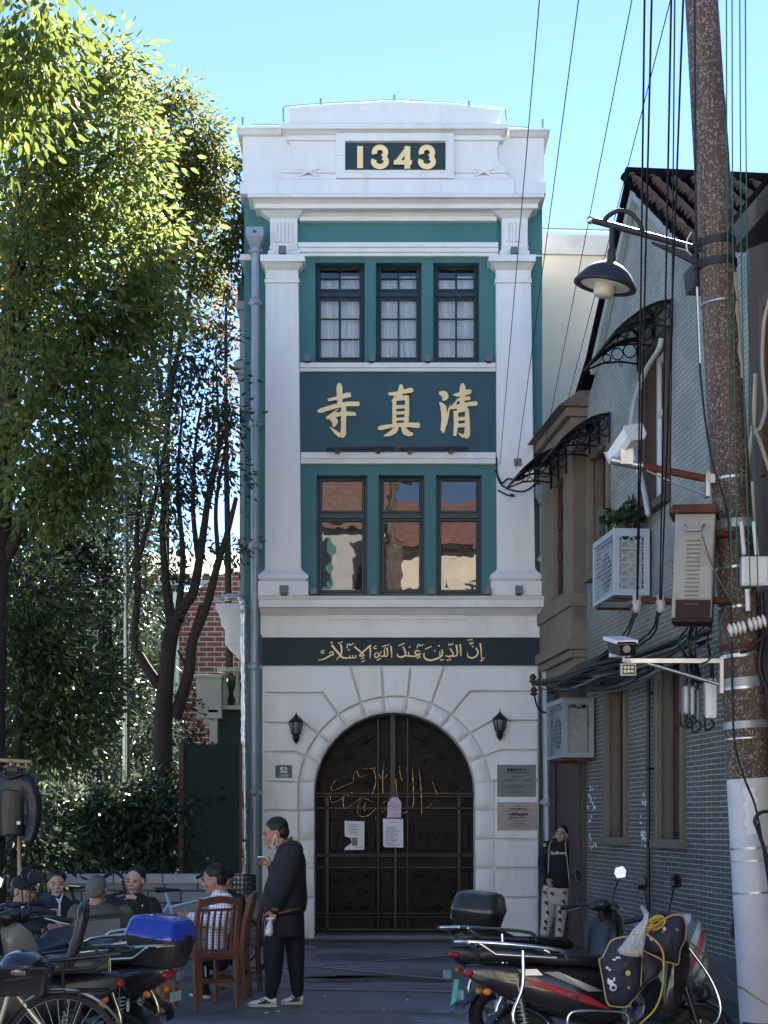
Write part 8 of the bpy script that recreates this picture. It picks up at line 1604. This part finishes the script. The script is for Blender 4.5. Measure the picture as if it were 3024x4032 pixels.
for k in range(7):
    cx, cy, rx, ry, a0 = 775 + rr.uniform(-30, 40), 870 + rr.uniform(-18, 22), rr.uniform(55, 95), rr.uniform(22, 38), rr.uniform(-40, -15)
    pts = []
    for q in range(20): a = 2 * math.pi * q / 20; u, v = rx * math.cos(a), ry * math.sin(a); pts.append(Z4(cx + u * math.cos(R(a0)) - v * math.sin(R(a0)), cy + u * math.sin(R(a0)) + v * math.cos(R(a0)), 9.62 + .03 * math.sin(a + k)) - L1)
    mb.tube(pts, .0055, 6, True)
for pts in ([(590, 967, 9.5), (680, 940, 9.55), (760, 900, 9.6), (840, 850, 9.65)], [(660, 940, 9.6), (760, 1010, 9.6), (815, 1080, 9.58), (833, 1180, 9.58), (820, 1400, 9.58), (760, 1560, 9.55), (640, 1680, 9.5)], [(935, 925, 9.7), (1020, 1010, 9.9), (1150, 1120, 10.2), (1250, 1230, 11), (1370, 1350, 11.6), (1470, 1400, 12.0), (1570, 1470, 12.0), (1680, 1540, 11.9)]):
    mb.tube([p - L1 for p in smoothline([Z4(*p) for p in pts], 6)], .0065, 6)
mb.build('cord', YEL, t)
STRP = bpy.data.materials.new('striped_woven_plastic'); STRP.use_nodes = True; n = STRP.node_tree; b = n.nodes['Principled BSDF']; b.inputs['Roughness'].default_value = .45
tc = n.nodes.new('ShaderNodeTexCoord'); mp = n.nodes.new('ShaderNodeMapping'); mp.inputs['Rotation'].default_value = (0, R(-24), 0); link(n, tc.outputs['Object'], mp.inputs[0]); sx = n.nodes.new('ShaderNodeSeparateXYZ'); link(n, mp.outputs[0], sx.inputs[0]); ml = n.nodes.new('ShaderNodeMath'); ml.operation = 'MULTIPLY'; ml.inputs[1].default_value = 4.2; link(n, sx.outputs[0], ml.inputs[0]); fr = n.nodes.new('ShaderNodeMath'); fr.operation = 'FRACT'; link(n, ml.outputs[0], fr.inputs[0]); cr = n.nodes.new('ShaderNodeValToRGB'); cr.color_ramp.interpolation = 'CONSTANT'; el = cr.color_ramp.elements
for i, (pos, c) in enumerate(((0, (.34, .42, .46)), (.2, (.075, .12, .16)), (.42, (.34, .42, .46)), (.58, (.28, .07, .11)), (.78, (.30, .38, .42)), (.9, (.09, .14, .18)))):
    e = el[i] if i < 2 else el.new(pos); e.position = pos; e.color = tuple(c) + (1,)
link(n, fr.outputs[0], cr.inputs[0]); link(n, cr.outputs[0], b.inputs['Base Color'])
sb_ = thing('woven_bag', 'red white and blue striped woven plastic bag behind the front scooter', 'bag', Z4(1060, 1300, 10.6)); L2 = sb_.location
def f(mb): sil(mb, lambda x, y, o=0: Z4(x, y, 10.6 + o) - L2, [(798, 920, 1060, .03), (830, 960, 1100, .08), (900, 985, 1135, .12), (1000, 985, 1162, .15), (1120, 955, 1168, .16), (1230, 965, 1180, .16), (1290, 1010, 1190, .15), (1350, 1040, 1150, .1)], .1)
solid(f, 'sack', STRP, sb_, .014, 3)
sb2 = thing('foil_sack', 'crumpled dark shiny sack on the ground below the striped bag', 'sack', Z4(1130, 1465, 10.3)); L3 = sb2.location; L3.z = 0
def f(mb): sil(mb, lambda x, y, o=0: Z4(x, y, 10.3 + o) - L3, [(1340, 1090, 1170, .06), (1370, 1070, 1195, .13), (1420, 1065, 1205, .15), (1460, 1075, 1200, .14), (1475, 1090, 1180, .1)], .1)
solid(f, 'sack', mat('dark_shiny_sack', (.045, .038, .04), .22, .3, var=.5, vscale=9, bump=.9, bscale=12), sb2, .014, 3)
rc = thing('red_cloth', 'dark red cloth bundle hanging behind the white pole base', 'cloth', Z4(1395, 850, 12.75)); L3 = rc.location
def f(mb): sil(mb, lambda x, y, o=0: Z4(x, y, 12.75 + o) - L3, [(690, 1398, 1412, .02), (760, 1388, 1420, .04), (860, 1380, 1430, .06), (950, 1360, 1430, .07), (985, 1368, 1430, .06), (1000, 1400, 1430, .03)], .05)
solid(f, 'cloth', mat('dark_red_cloth', (.09, .010, .022), .85), rc, .01, 3)
